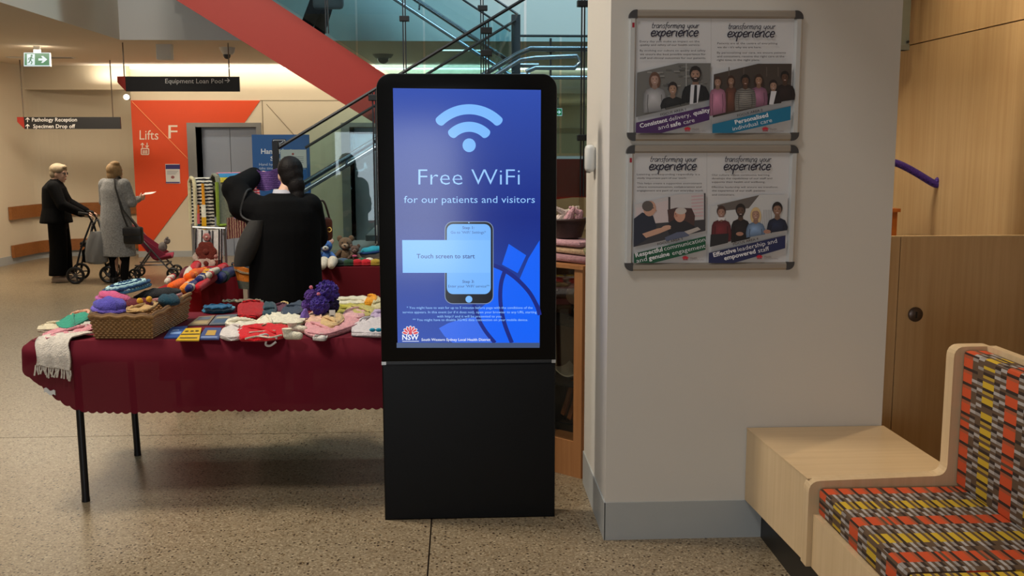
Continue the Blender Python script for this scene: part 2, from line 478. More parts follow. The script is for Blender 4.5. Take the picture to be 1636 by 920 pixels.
class Print:
    """flat coloured shapes on one plane: to(x, y) gives the point of the plane for design coordinates, step lifts each layer"""
    def __init__(s, to, step): s.to, s.step, s.v, s.f, s.c, s.k = to, Vector(step), [], [], [], 0
    def raw(s, pts, faces, rgb):
        b = len(s.v); one = isinstance(rgb[0], (int, float))
        s.v += [s.to(x, y) + s.step * s.k for x, y in pts]
        for i, f in enumerate(faces):
            s.f.append(tuple(b + j for j in f))
            s.c.append([col(*rgb)] * len(f) if one else [col(*c_) for c_ in rgb[i]])
        s.k += 1
        return s
    def poly(s, pts, rgb): return s.raw(pts, [tuple(range(len(pts)))], rgb)
    def fan(s, pts, rgb, edge=.72, dx=0., dy=0.):
        """outline filled from a lighter middle to a darker rim, as a photograph prints a rounded form"""
        n = len(pts); cx = sum(p[0] for p in pts) / n + dx; cy = sum(p[1] for p in pts) / n + dy
        e = tuple(q * edge for q in rgb)
        return s.raw([(cx, cy)] + list(pts), [(0, 1 + i, 1 + (i + 1) % n) for i in range(n)], [[rgb, e, e]] * n)
    def rect(s, x0, y0, x1, y1, rgb): return s.poly([(x0, y0), (x1, y0), (x1, y1), (x0, y1)], rgb)
    def oval(s, cx, cy, rx, ry, rgb, n=18, rot=0., a0=0., a1=360., fan=None):
        pts = []
        full = a1 - a0 >= 360
        for i in range(n if full else n + 1):
            a = math.radians(a0 + (a1 - a0) * i / n); x, y = rx * math.cos(a), ry * math.sin(a)
            c_, s_ = math.cos(math.radians(rot)), math.sin(math.radians(rot))
            pts.append((cx + x * c_ - y * s_, cy + x * s_ + y * c_))
        return s.fan(pts, rgb, fan, -rx * .25, -ry * .1) if fan else s.poly(pts, rgb)
    def arc(s, cx, cy, r0, r1, a0, a1, rgb, n=24):
        pts, fs = [], []
        for i in range(n + 1):
            a = math.radians(a0 + (a1 - a0) * i / n)
            pts += [(cx + r0 * math.cos(a), cy - r0 * math.sin(a)), (cx + r1 * math.cos(a), cy - r1 * math.sin(a))]
        return s.raw(pts, [(2 * i, 2 * i + 1, 2 * i + 3, 2 * i + 2) for i in range(n)], rgb)
    def rrect(s, x0, y0, x1, y1, r, rgb):
        pts = []
        for cx, cy, a in ((x1 - r, y0 + r, -90), (x1 - r, y1 - r, 0), (x0 + r, y1 - r, 90), (x0 + r, y0 + r, 180)):
            for i in range(6):
                t = math.radians(a + 18 * i); pts.append((cx + r * math.cos(t), cy + r * math.sin(t)))
        return s.poly(pts, rgb)
    def line(s, pts, wd, rgb):
        n = len(pts); vs, fs = [], []
        for i, p in enumerate(pts):
            a, b = pts[max(i - 1, 0)], pts[min(i + 1, n - 1)]
            dx, dy = b[0] - a[0], b[1] - a[1]; l = math.hypot(dx, dy) or 1
            nx, ny = -dy / l * wd / 2, dx / l * wd / 2
            vs += [(p[0] + nx, p[1] + ny), (p[0] - nx, p[1] - ny)]
        return s.raw(vs, [(2 * i, 2 * i + 1, 2 * i + 3, 2 * i + 2) for i in range(n - 1)], rgb)
    def text(s, t, x, y, h, rgb, wd=None, ang=0., align='l', bold=0., shear=0.):
        """baseline start (x, y) with y growing downwards, cap height h, optional total width wd"""
        vs, fs = text_tris(t, bold)
        if not vs: return s
        x0, x1 = min(p[0] for p in vs), max(p[0] for p in vs)
        sy = h / .715; sx = wd / (x1 - x0) if wd else sy
        off = {'l': 0, 'c': -.5, 'r': -1}[align] * (x1 - x0) * sx
        ca, sa = math.cos(math.radians(ang)), math.sin(math.radians(ang)); pts = []
        for px, py in vs:
            u, v_ = (px - x0) * sx + off + shear * py * sy, -py * sy
            pts.append((x + u * ca - v_ * sa, y + u * sa + v_ * ca))
        return s.raw(pts, fs, rgb)
    def script(s, t, x, y, wd, xh, lw, rgb, slant=.22):
        tot = sum(STROKES[c_][0] for c_ in t); k = wd / tot / 1.0
        for c_ in t:
            adv, st = STROKES[c_]
            for q in st:
                s.line([(x + (px) * k + slant * py * xh, y - py * xh) for px, py in catmull(q, 3)], lw, rgb)
            x += adv * k
        return s
    def build(s, name, m, parent=None):
        me = bpy.data.meshes.new(name); o = parent_origin(parent) if parent else base_of(s.v)
        me.from_pydata([tuple(p - o) for p in s.v], [], s.f); me.materials.append(m)
        at = me.color_attributes.new('ink', 'FLOAT_COLOR', 'CORNER')
        i = 0
        for c_ in s.c:
            for q in c_: at.data[i].color = q; i += 1
        me.update()
        ob = bpy.data.objects.new(name, me); C.objects.link(ob)
        if parent: ob.parent = parent
        else: ob.location = o
        return ob

# ================================================================ SETTING
W_WARM = mat('wall_cream', (214, 200, 174), .7, var=.02, scale=2)
W_PILLAR = mat('pillar_paint', (206, 200, 190), .65, var=.015, scale=2, bump=.05, bscale=200)
W_GREY = mat('fascia_paint', (212, 210, 206), .7, var=.02, scale=1)
CEIL = mat('ceiling_paint', (222, 208, 188), .8, var=.02, scale=1)
BASE_GREY = mat('baseboard_vinyl', (166, 168, 166), .5, var=.03)
STEEL = mat('brushed_steel', (150, 158, 172), .4, .35, var=.05, scale=3)
STEEL_FRAME = mat('steel_frame', (140, 138, 134), .35, .4, var=.04)
ORANGE = mat('orange_panel', (222, 72, 18), .5, var=.02)
RED_STAIR = mat('stringer_orange', (166, 40, 24), .5, var=.03)
DARK = mat('dark_metal', (34, 36, 40), .4, .4, var=.05)
BLACK = mat('black_plastic', (12, 12, 13), .4, var=.05)
ALU = mat('aluminium', (168, 166, 162), .35, .9, var=.03)
WHITE = mat('white_plastic', (215, 214, 210), .45, var=.02)
PLY = wood('plywood_wall', (196, 164, 118), (178, 144, 98), 2, .5)
PLY2 = wood('plywood_cupboard', (206, 172, 126), (188, 152, 106), 2, .45)
BIRCH = wood('birch_ply', (206, 180, 142), (192, 164, 124), 2, .38)
BIRCH_T = wood('birch_top', (210, 182, 142), (196, 166, 124), 0, .3)
EDGE = mat('ply_edging', (204, 176, 130), .5)
RAILWOOD = wood('rail_wood', (158, 100, 52), (132, 80, 38), 0, .4)
CAB = wood('cabinet_wood', (186, 130, 82), (160, 104, 60), 2, .4)
TERR = terrazzo()

fl = struct('floor', MB().box((-12, -4.3, -.08), (6, 24, -.012)), mat('floor_joint', (60, 48, 36), .8))
xs, ys = [-12, -.152, 6], [-4.3, 6.27, 24]
for i in range(2):
    for j in range(2):
        g = .0035
        MB().box((xs[i] + g * (i > 0), ys[j] + g * (j > 0), -.012), (xs[i + 1] - g * (i < 1), ys[j + 1] - g * (j < 1), 0)).build('floor_slab', TERR, fl)

YP = 4.42
struct('wall_pillar', MB().box((.656, YP, 0), (1.938, 5.22, 4.8)), W_PILLAR)
struct('baseboard_front', MB().box((.652, YP - .006, 0), (1.938, YP, .179)), BASE_GREY)
struct('baseboard_left', MB().box((.650, YP - .006, 0), (.656, 5.22, .179)), BASE_GREY)

# ply wall of the bench bay, two boards with an open joint
wr = struct('wall_right', MB().box((2.925, 1.0, 0), (3.0, 6.8, 3.35)), mat('joint_dark', (70, 46, 26), .8))
for z0, z1 in ((0, 2.4435), (2.4505, 3.35)):
    MB().box((2.9, 1.0, z0), (2.925, 6.8, z1)).build('panel', PLY, wr)
struct('wall_bay_end', MB().box((1.938, 6.7, 0), (3.0, 6.8, 3.35)), W_WARM)
struct('ceiling', MB().box((.7, -4.2, 3.35), (4.5, 6.8, 3.45)), CEIL)
for k, (x, y) in enumerate(((2.72, 4.98), (2.45, 5.75))):
    d = thing('recessed_downlight', 'round recessed downlight in the bay ceiling ' + ('above the plywood cupboard' if k == 0 else 'near the far end of the plywood wall'), 'downlight', (x, y, 3.30), 'downlights of the bench bay')
    MB().loft([((x, y, 3.33), .06, .06), ((x, y, 3.352), .07, .07)], 18).build('rim', ALU, d, True)
    MB().loft([((x, y, 3.325), .045, .045), ((x, y, 3.33), .045, .045)], 18).build('lens', glow('lens_glow%d' % k, (255, 225, 180), 8), d, True)

# ground floor ceiling below the upper floor, and the edge of the void
ZC = 3.093
YB = 16.89
struct('ceiling_rear', MB().box((-9, 12.72, ZC), (4.5, 17.4, ZC + .1)), CEIL)
struct('ceiling_left', MB().box((-9, 2, ZC), (-4.1, 12.72, ZC + .1)), CEIL)
struct('wall_void_left', MB().box((-4.25, 2, ZC + .1), (-4.1, 12.9, 7.5)), CEIL)
struct('wall_upper', MB().box((-4.1, 12.72, ZC + .1), (5.5, 12.9, 7.5)), W_GREY)
struct('trim_1', MB().box((-4.1, 12.70, ZC), (5.5, 12.72, ZC + .6)), W_GREY)
# the lift wall with two lift openings and the passage on the right
wb = MB()
def slab(x0, x1, z0, z1): wb.box((x0, YB, z0), (x1, YB + .2, z1))
L1 = (-4.25, -3.33); L2 = (-1.75, -.75)
slab(-5.33, L1[0], 0, ZC); slab(L1[0], L1[1], 2.13, ZC); slab(L1[1], L2[0], 0, ZC); slab(L2[0], L2[1], 2.13, ZC); slab(L2[1], 1.45, 0, ZC)
slab(1.45, 3.2, 2.68, ZC); slab(3.2, 5.5, 0, ZC)
wback = struct('wall_back', wb, W_WARM)
og = MB()
yo = YB - .012
pts = [(-5.33, 2.56), (-3.25, 2.56), (-3.55, 2.155), (-4.452, 2.155), (-4.452, 1.07), (-5.30, 0.0), (-5.33, 0.0)]
og.prism([(x, yo, z) for x, z in pts], (0, .012, 0))
o_ = og.build('orange_panel', ORANGE, wback)
THIN = mat('thin_line', (236, 150, 90), .6)
def vline(x0, z0, x1, z1, m, y=YB - .014, t=.006):
    return MB().tube([(x0, y, z0), (x1, y, z1)], t, 4)
vline(-5.31, 2.54, -4.46, 1.62, THIN).build('light_streak', THIN, wback)  # slanting streak of light across the panel, put in as a pale strip
GROOVE_SHADE = mat('wall_groove_shade', (150, 136, 112), .8)
vline(-3.25, 2.56, 1.4, 2.56, GROOVE_SHADE, YB - .002, .007).build('groove_shade_line', GROOVE_SHADE, wback)
vline(-3.22, 2.56, -3.22, .1, GROOVE_SHADE, YB - .002, .007).build('groove_shade_line', GROOVE_SHADE, wback)
vline(-3.15, 2.5, -2.5, 1.75, GROOVE_SHADE, YB - .002, .006).build('groove_shade_line', GROOVE_SHADE, wback)  # slanting shade line on the wall, put in as a darker strip
MB().box((-5.33, YB - .02, 0), (L1[0] - .2, YB, .1)).build('skirting', BASE_GREY, wback)
MB().box((L1[1] + .08, YB - .02, 0), (L2[0] - .08, YB, .1)).build('skirting', BASE_GREY, wback)
def lift(n, x0, x1, label):
    d = struct('door_%d' % n, MB().box((x0, YB + .155, 0), (x1, YB + .2, 2.13)), DARK)
    xm = (x0 + x1) / 2
    MB().box((x0, YB + .12, 0), (xm - .004, YB + .15, 2.12)).build('door_panel', STEEL, d)
    MB().box((xm + .004, YB + .12, 0), (x1, YB + .15, 2.12)).build('door_panel', STEEL, d)
    f = MB().box((x0 - .2, YB - .03, 0), (x0 - .06, YB, 2.2)).box((x1, YB - .03, 0), (x1 + .08, YB, 2.2)).box((x0 - .06, YB - .03, 2.13), (x1, YB, 2.2))
    f.box((x0 - .06, YB, 0), (x0, YB + .12, 2.13))
    f.build('door_frame', STEEL_FRAME, d)
lift(1, *L1, ''); lift(2, *L2, '')
# passage seen past the pillar
struct('wall_passage', MB().box((-.5, 22, 0), (6, 22.2, 2.75)), W_WARM)
struct('wall_passage_left', MB().box((1.3, YB + .2, 0), (1.45, 22, 2.75)), W_WARM)
struct('wall_passage_right', MB().box((3.2, YB + .2, 0), (3.35, 22, 2.75)), W_WARM)
struct('ceiling_passage', MB().box((1.3, YB + .2, 2.68), (3.35, 22, 2.75)), CEIL)
dd = struct('door_3', MB().box((1.6, 21.93, 0), (2.6, 22, 2.1)), mat('passage_door', (170, 160, 136), .5))
MB().box((1.5, 21.9, 0), (1.6, 22, 2.2)).box((2.6, 21.9, 0), (2.7, 22, 2.2)).box((1.6, 21.9, 2.1), (2.6, 22, 2.2)).build('door_frame', GROOVE_SHADE, dd)

# curved wall on the left with its rails
curve = [(-7.5, 12.0), (-7.15, 14.4), (-7.03, 15.64), (-6.97, 16.35), (-6.88, 16.85), (-6.6, 17.1), (-6.16, 17.25), (-5.7, 17.35), (-5.0, 17.4)]
curve = catmull([(a, b) for a, b in curve], 5)
def ribbon(c_, z0, z1, d0, d1):
    """wall-like strip along a plan curve between offsets d0, d1 to the room side"""
    n = len(c_); mb = MB(); A, B = [], []
    for i, p in enumerate(c_):
        a, b = c_[max(i - 1, 0)], c_[min(i + 1, n - 1)]
        t = Vector((b[0] - a[0], b[1] - a[1])).normalized(); nn = Vector((t.y, -t.x))
        A.append(Vector(p[:2]) + nn * d0); B.append(Vector(p[:2]) + nn * d1)
    v = [(p.x, p.y, z) for q in (A, B) for z in (z0, z1) for p in q]
    f = []
    for i in range(n - 1):
        a0, a1, b0, b1 = i, n + i, 2 * n + i, 3 * n + i
        f += [(a0, a0 + 1, a1 + 1, a1), (b0, b1, b1 + 1, b0 + 1), (a1, a1 + 1, b1 + 1, b1), (a0, b0, b0 + 1, a0 + 1)]
    f += [(0, n, 3 * n, 2 * n), (n - 1, 3 * n - 1, 4 * n - 1, 2 * n - 1)]
    return mb.add(v, f)
struct('wall_left', ribbon(curve, 0, ZC, -.15, 0), W_WARM, smooth=False)
struct('baseboard_curved', ribbon(curve, 0, .13, .0, .012), BASE_GREY)
rc = [p for p in curve if p[1] > 15.85]
struct('trim_2', ribbon(rc, .69, .89, .01, .06), RAILWOOD)
struct('trim_3', ribbon(rc, .10, .29, .013, .06), RAILWOOD)
struct('wall_header', MB().box((-7.2, 16.7, 2.72), (-5.33, YB, ZC)), W_WARM)
struct('ceiling_corridor', MB().box((-7.0, YB, 2.78), (-5.0, 17.3, 2.86)), CEIL)
wl = thing('wall_reflection', 'small bright round reflection, made as a glowing globe, on the cream wall beside the orange wall', 'lamp', aY(202, 158, 17.2))  # bright reflection on the wall, made as a glowing globe on a bracket
p = aY(202, 155, 17.22)
MB().ell(p, (.05, .05, .045), 12, 8).build('globe', glow('reflection_glow', (255, 240, 215), 5), wl, True)
MB().tube([p + Vector((0, .02, 0)), p + Vector((0, .13, 0))], .03, 10).build('bracket', ALU, wl, True)

# windows behind the photographer: the glazed entrance whose daylight mirrors in the screen
struct('wall_front', MB().box((-9, -4.3, 2.2), (4.5, -4.1, 5)).box((-9, -4.3, 0), (-2.75, -4.1, 2.2)).box((.05, -4.3, 0), (4.5, -4.1, 2.2)), W_WARM)
wf = MB()
for x in (-2.75, -1.85, -.9, .0): wf.box((x, -4.2, 0), (x + .05, -4.1, 2.2))
wf.box((-2.7, -4.2, 2.14), (0, -4.1, 2.2)); struct('window_1', wf, DARK)

# linear lights
LED = glow('led_white', (255, 250, 235), 2.6)
t = thing('cove_light', 'long linear cove light along the top of the lift wall', 'light', (-2, YB - .05, 3.04))
MB().box((-5.3, YB - .06, 3.062), (3.0, YB - .01, 3.085)).build('diffuser', LED, t)
MB().box((-5.32, YB - .075, 3.085), (3.02, YB, ZC)).build('housing', WHITE, t)
a, b = aZ(330, 107, ZC - .006), aZ(405, 118, ZC - .006)
t = thing('ceiling_strip_light', 'slanting white strip light in the ceiling above the black hanging sign', 'light', (a + b) / 2)
dv = (b - a).normalized(); nv = Vector((-dv.y, dv.x, 0)) * .035
MB().prism([a - nv, b - nv, b + nv, a + nv], (0, 0, .004)).build('diffuser', LED, t)
MB().prism([a - nv * 1.6, b - nv * 1.6, b + nv * 1.6, a + nv * 1.6], (0, 0, .006)).turn(Matrix.Translation((0, 0, .004))).build('housing', WHITE, t)
a, b = aZ(700, 80, ZC - .006), aZ(792, 82, ZC - .006)
t = thing('ceiling_strip_light', 'short white strip light in the ceiling behind the glass of the stairs', 'light', (a + b) / 2)
MB().box((a.x, a.y - .04, ZC - .012), (b.x, a.y + .04, ZC - .004)).build('diffuser', LED, t)
MB().box((a.x - .02, a.y - .06, ZC - .004), (b.x + .02, a.y + .06, ZC)).build('housing', WHITE, t)
a, b = aZ(12, 91, ZC), aZ(128, 94, ZC)
t = thing('air_diffuser', 'long thin slot air diffuser in the ceiling by the green exit sign', 'vent', (a + b) / 2)
MB().box((a.x, a.y - .06, ZC - .01), (b.x, a.y + .10, ZC)).build('slot_frame', WHITE, t)
MB().box((a.x + .4, a.y - .02, ZC - .014), (b.x - .02, a.y + .06, ZC - .008)).build('slot', BLACK, t)

# ================================================================ KIOSK
KY = 4.722
KB = mat('kiosk_black', (7, 7, 8), .38, var=.03, spec=.18)
kroot = thing('information_kiosk', 'tall black free-standing touch screen kiosk showing Free WiFi', 'kiosk', (.036, KY + .06, 0))
def outline(x0, x1, z0, z1, r, ins=0., n=8):
    x0 += ins; x1 -= ins; z1 -= ins; z0 += ins; r = max(r - ins, .001); pts = [(x0, z0), (x1, z0)]
    for i in range(n + 1):
        a_ = PI / 2 * i / n; pts.append((x1 - r + r * math.cos(a_), z1 - r + r * math.sin(a_)))
    for i in range(n + 1):
        a_ = PI / 2 + PI / 2 * i / n; pts.append((x0 + r + r * math.cos(a_), z1 - r + r * math.sin(a_)))
    return pts
def shell(rings):
    """rings: list of (outline, y)"""
    mb = MB(); n = len(rings[0][0]); v = []
    for pts_, y in rings: v += [(x, y, z) for x, z in pts_]
    f = [tuple(range(n)), tuple(range((len(rings) - 1) * n, len(rings) * n))[::-1]]
    for k in range(len(rings) - 1):
        f += [(k * n + i, (k + 1) * n + i, (k + 1) * n + (i + 1) % n, k * n + (i + 1) % n) for i in range(n)]
    return mb.add(v, f)
o1 = lambda i: outline(-.381, .454, .788, 2.137, .068, i)
shell([(o1(.008), KY), (o1(.002), KY + .003), (o1(0), KY + .009), (o1(0), KY + .105), (o1(.006), KY + .115)]).build('upper_case', KB, kroot, True, angle=30)
o2 = lambda i: outline(-.379, .452, 0.0, .772, .004, i)
shell([(o2(.006), KY), (o2(0), KY + .007), (o2(0), KY + .105), (o2(.004), KY + .115)]).build('lower_case', KB, kroot, True, angle=30)
MB().box((-.36, KY + .012, .765), (.433, KY + .1, .795)).build('seam_block', BLACK, kroot)
for x0, x1 in ((-.381, -.359), (.434, .454)):
    for y0 in (KY + .004, KY + .085):
        MB().box((x0, y0, .772), (x1, y0 + .022, .788)).build('corner_piece', ALU, kroot)
# screen picture, measured in photograph coordinates
scr = Print(lambda x, y: aY(x, y, KY - .0015), (0, -.00006, 0))
TL, TR, BL, BR = (627.8, 140.8), (864.2, 143.6), (635.4, 555), (862.3, 551.6)
def sq(u, v):
    a_ = [TL[i] + (TR[i] - TL[i]) * u for i in (0, 1)]; b_ = [BL[i] + (BR[i] - BL[i]) * u for i in (0, 1)]
    return (a_[0] + (b_[0] - a_[0]) * v, a_[1] + (b_[1] - a_[1]) * v)
# background: the picture's own vertical blend of blues
stops = [(0, (44, 76, 172)), (.25, (36, 62, 150)), (.5, (16, 42, 132)), (.75, (26, 58, 150)), (1, (40, 76, 172))]
def blend(v):
    for (a_, ca), (b_, cb) in zip(stops, stops[1:]):
        if v <= b_: return tuple(ca[i] + (cb[i] - ca[i]) * (v - a_) / (b_ - a_) for i in range(3))
n = 20
vs = [sq(u, j / n) for j in range(n + 1) for u in (0, 1)]
cs = [blend(j / n) for j in range(n + 1) for u in (0, 1)]
scr.raw(vs, [(2 * j, 2 * j + 1, 2 * j + 3, 2 * j + 2) for j in range(n)], [[cs[2 * j], cs[2 * j + 1], cs[2 * j + 3], cs[2 * j + 2]] for j in range(n)])
q2 = lambda x, y: (600 + x / 3.407, 330 + y / 3.407)
Q = lambda *p_: [q2(*a_) for a_ in p_]
VB, NAVY = (12, 98, 246), (20, 38, 128)
scr.poly(Q((345, 662), (395, 634), (470, 612), (545, 600), (590, 680), (640, 741), (420, 741), (375, 705)), (52, 106, 232))
scr.poly(Q((560, 560), (640, 500), (640, 315), (700, 345), (770, 395), (838, 468), (893, 570), (891, 741), (640, 741), (590, 660)), VB)
scr.poly(Q((725, 203), (820, 265), (774, 362), (688, 315)), VB)
scr.poly(Q((893, 183), (832, 282), (785, 392), (840, 452), (893, 540)), VB)
def arcl(pts_, wd, c_): scr.line(catmull([q2(*p_) for p_ in pts_], 6), wd, c_)
arcl(((640, 318), (700, 345), (770, 395), (838, 468), (880, 545), (893, 590)), 6.5, NAVY)
arcl(((704, 348), (683, 420), (680, 520), (700, 630), (742, 741)), 6.5, NAVY)
arcl(((535, 530), (560, 610), (600, 680), (650, 741)), 6, NAVY)
scr.rect(*q2(115, 741), *q2(893, 768), (66, 84, 120))
LB = (122, 184, 252)
# wifi sign
wx, wy = 749.5, 232.5
scr.arc(wx, wy + 8, 58, 74, 45, 135, LB); scr.arc(wx, wy + 8, 30, 46, 45, 135, LB)
for r0, r1 in ((58, 74), (30, 46)):
    for a_ in (45, 135):
        t_ = math.radians(a_); rm = (r0 + r1) / 2
        scr.oval(wx + rm * math.cos(t_), wy + 8 - rm * math.sin(t_), 8, 5.5, LB, rot=-a_)
scr.oval(wx, 232, 10.6, 11, LB)
LT = (150, 200, 255)
scr.text('Free WiFi', 668.5, 295, 26, LT, 162, bold=-.012)
scr.text('for our patients and visitors', 645.5, 324, 11.5, LT, 209, bold=-.004)
# phone
scr.rrect(*q2(376, 80), *q2(642, 530), 13, (120, 138, 170)); scr.rrect(*q2(380, 84), *q2(638, 526), 12, (22, 26, 36))
scr.rrect(*q2(388, 95), *q2(627, 476), 10, (116, 180, 252))
scr.oval(*q2(508, 504), 5.5, 5.5, LB); scr.oval(*q2(508, 87), .9, .9, LT)
DB = (58, 84, 140)
scr.text('Step 1:', *q2(505, 122), 4.6, DB, 19, align='c', bold=.01); scr.text("Go to 'WiFi' Settings*", *q2(505, 147), 4.4, DB, 56, align='c')
scr.text('Step 3:', *q2(505, 415), 4.6, DB, 19, align='c', bold=.01); scr.text("Enter your 'WiFi' service**", *q2(508, 440), 4.4, DB, 66, align='c')
scr.poly(Q((145, 182), (624, 182), (624, 360), (148, 360)), (126, 188, 255))
scr.text('Touch screen to start', *q2(382, 281), 7.2, (48, 74, 132), 93, align='c', bold=.012)
for i, (t_, wd) in enumerate((('* You might have to wait for up to 5 minutes before page with the conditions of the', 201),
                              ('service appears. In this event (or if it does not), open your browser to any URL starting', 214),
                              ('with http:// and it will be presented to you.', 104), ('** You might have to disable 3G/4G data connection on your mobile device.', 184))):
    scr.text(t_, *q2(512 if i != 3 else 516, (556, 580, 603, 622)[i]), 3.9, LT, wd, align='c')
# crest and name of the health service
cx, cy = q2(190, 690)
for k in range(-3, 4):
    a_ = math.radians(k * 26); r_ = 8.5
    px_, py_ = cx + math.sin(a_) * r_, cy - math.cos(a_) * r_ * 1.0 + 1
    scr.oval(px_, py_, 5.2, 2.6, (236, 240, 250), rot=math.degrees(a_) - 90, n=12); scr.oval(px_, py_, 4.2, 1.8, (214, 70, 78), rot=math.degrees(a_) - 90, n=12)
scr.oval(cx, cy - 1.5, 2.6, 4.6, (214, 70, 78), n=12)
scr.text('NSW', *q2(190, 724), 8.4, (240, 246, 255), 26, align='c', bold=.02)
scr.line(Q((146, 732), (236, 732)), .8, (240, 246, 255))
scr.text('South Western Sydney Local Health District', *q2(250, 730), 4.2, (236, 244, 255), 110, bold=.008)
SCR = printed('screen', .13, 1.0)
scr.build('screen', SCR, kroot)

# ================================================================ POSTERS ON THE PILLAR
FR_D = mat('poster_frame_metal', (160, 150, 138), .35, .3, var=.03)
FR_L = mat('poster_frame_metal_sheen', (206, 206, 204), .3, .3, var=.03)  # same frame metal, its bright reflection on the stiles put into the colour
CORNER = mat('poster_corner', (62, 60, 60), .5)
PAPER = printed('poster_print', .5)
INK = (38, 34, 52)
def frame(x0, x1, z0, z1, label):
    y1, y0 = YP, YP - .022
    r_ = thing('poster_frame', label, 'poster', ((x0 + x1) / 2, YP - .01, z0))
    c_, t_ = .036, .034
    def bar(a_, b_, horiz):
        mb = MB(); prof = [(0, y1), (0, y0 + .006), (.008, y0), (t_ - .008, y0), (t_, y0 + .012), (t_, y1)]
        if horiz:
            zz, sg = (z1, -1) if horiz > 0 else (z0, 1)
            mb.prism([(a_, y, zz + sg * q) for q, y in prof], (b_ - a_, 0, 0))
        return mb
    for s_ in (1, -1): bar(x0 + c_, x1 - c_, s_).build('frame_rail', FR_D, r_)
    for xx, sg in ((x0, 1), (x1, -1)):
        prof = [(0, y1), (0, y0 + .006), (.008, y0), (t_ - .008, y0), (t_, y0 + .012), (t_, y1)]
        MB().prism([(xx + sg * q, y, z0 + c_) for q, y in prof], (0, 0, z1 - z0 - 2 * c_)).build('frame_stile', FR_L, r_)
    for xx, sx in ((x0, 1), (x1, -1)):
        for zz, sz in ((z0, 1), (z1, -1)):
            rr = .03; pts_ = [(xx + sx * c_, zz), (xx + sx * c_, zz + sz * c_), (xx, zz + sz * c_)]
            for i in range(6):
                a_ = PI / 2 * i / 5; pts_.append((xx + sx * (rr - rr * math.cos(a_)), zz + sz * (rr - rr * math.sin(a_))))
            MB().prism([(x, y0 - .001, z) for x, z in pts_], (0, .023, 0)).build('corner_cap', CORNER, r_)
    MB().box((x0 + .014, y0 + .0045, z1 - .075), (x0 + .024, y0 - .0005, z1 - .055)).build('red_sticker', mat('sticker_red', (160, 20, 40), .5), r_)
    MB().box((x0 + .025, YP - .008, z0 + .025), (x1 - .025, YP, z1 - .025)).build('backing', mat('poster_white', (206, 204, 202), .5, var=.01), r_)
    return r_
def ptemplate(P_, X, hx, y0, wd):
    """the heading written by hand in two lines; X maps the poster's own coordinates"""
def person_print(P_, q, hx, hy, r, skin, hair, top, sh, bottom, style='short', beard=None):
    """a printed half figure: head centre, head half-height, shoulders half width, bottom edge"""
    skin = tuple(c_ * .86 for c_ in skin); dk = tuple(c_ * .62 for c_ in skin); r *= .9; hy += r * .08
    if style == 'long': P_.oval(*q(hx, hy + .3 * r), r * .86 * K_, r * 1.3 * K_, hair, 16)
    ny = hy + r * .98
    P_.fan([q(hx - sh * .35, ny + r * .3), q(hx + sh * .35, ny + r * .3), q(hx + sh * .8, ny + r * .6), q(hx + sh * .98, ny + r * 1.2), q(hx + sh * 1.06, (ny + bottom[1]) / 2 + r * .6), q(hx + sh * 1.0, bottom[1]), q(hx - sh * 1.0, bottom[0]), q(hx - sh * 1.06, (ny + bottom[0]) / 2 + r * .6), q(hx - sh * .98, ny + r * 1.2), q(hx - sh * .8, ny + r * .6)], top, .62, -sh * .2 * K_)
    for s_ in (-1, 1):
        P_.line([q(hx + s_ * sh * .62, ny + r * 1.3), q(hx + s_ * sh * .68, (ny + bottom[1]) / 2 + r), q(hx + s_ * sh * .6, bottom[1] if s_ > 0 else bottom[0])], r * .06 * K_ * 2, tuple(c_ * .5 for c_ in top))
    P_.poly([q(hx - r * .3, ny - r * .3), q(hx + r * .3, ny - r * .3), q(hx + r * .42, ny + r * .34), q(hx, ny + r * .58), q(hx - r * .42, ny + r * .34)], tuple(c_ * .72 for c_ in skin))
    P_.oval(*q(hx, hy - r * .14), r * .74 * K_, r * .92 * K_, hair, 18)
    P_.oval(*q(hx, hy + r * .12), r * .58 * K_, r * .84 * K_, skin, 18, fan=.74)
    if beard: P_.poly([q(hx + r * x, hy + r * y) for x, y in ((-.56, .2), (-.5, .62), (-.25, .98), (.25, .98), (.5, .62), (.56, .2), (.4, .42), (0, .36), (-.4, .42))], beard)
    P_.poly([q(hx + r * x, hy + r * y) for x, y in ((-.62, .05), (-.6, -.42), (-.36, -.86), (.1, -1.0), (.5, -.74), (.64, -.3), (.6, .05), (.48, -.32), (.2, -.52), (-.3, -.48), (-.5, -.28))], hair)
    for s_ in (-1, 1):
        P_.oval(*q(hx + s_ * r * .24, hy + r * .04), r * .085 * K_, r * .045 * K_, (44, 32, 30), 8)
        P_.line([q(hx + s_ * r * .12, hy - r * .07), q(hx + s_ * r * .36, hy - r * .09)], r * .05 * K_, tuple(c_ * .8 for c_ in hair))
    P_.poly([q(hx + r * .0, hy + r * .06), q(hx + r * .1, hy + r * .33), q(hx - r * .07, hy + r * .33)], tuple(c_ * .8 for c_ in skin))
    P_.oval(*q(hx, hy + r * .52), r * .2 * K_, r * .05 * K_, (214, 196, 190), 10); P_.line([q(hx - r * .2, hy + r * .56), q(hx, hy + r * .61), q(hx + r * .2, hy + r * .56)], r * .05 * K_, (130, 62, 60))
def emblem(P_, q, x, y, s_):
    for k in range(-2, 3):
        a_ = math.radians(k * 32); P_.oval(*q(x + math.sin(a_) * 13 * s_, y - math.cos(a_) * 10 * s_), 2.4 * s_, 1.3 * s_, (196, 36, 58), 8, rot=math.degrees(a_) - 90)
    P_.rect(*q(x - 16 * s_, y + 3 * s_), *q(x + 16 * s_, y + 9 * s_), (150, 60, 80))
def block(P_, q, x, y, lines, h=12, lh=24):
    for i, (t_, wd) in enumerate(lines):
        if t_:
            a_ = q(x, y[i]); b_ = q(x + wd, y[i]); P_.text(t_, *a_, h / K_S, (70, 68, 74), b_[0] - a_[0])

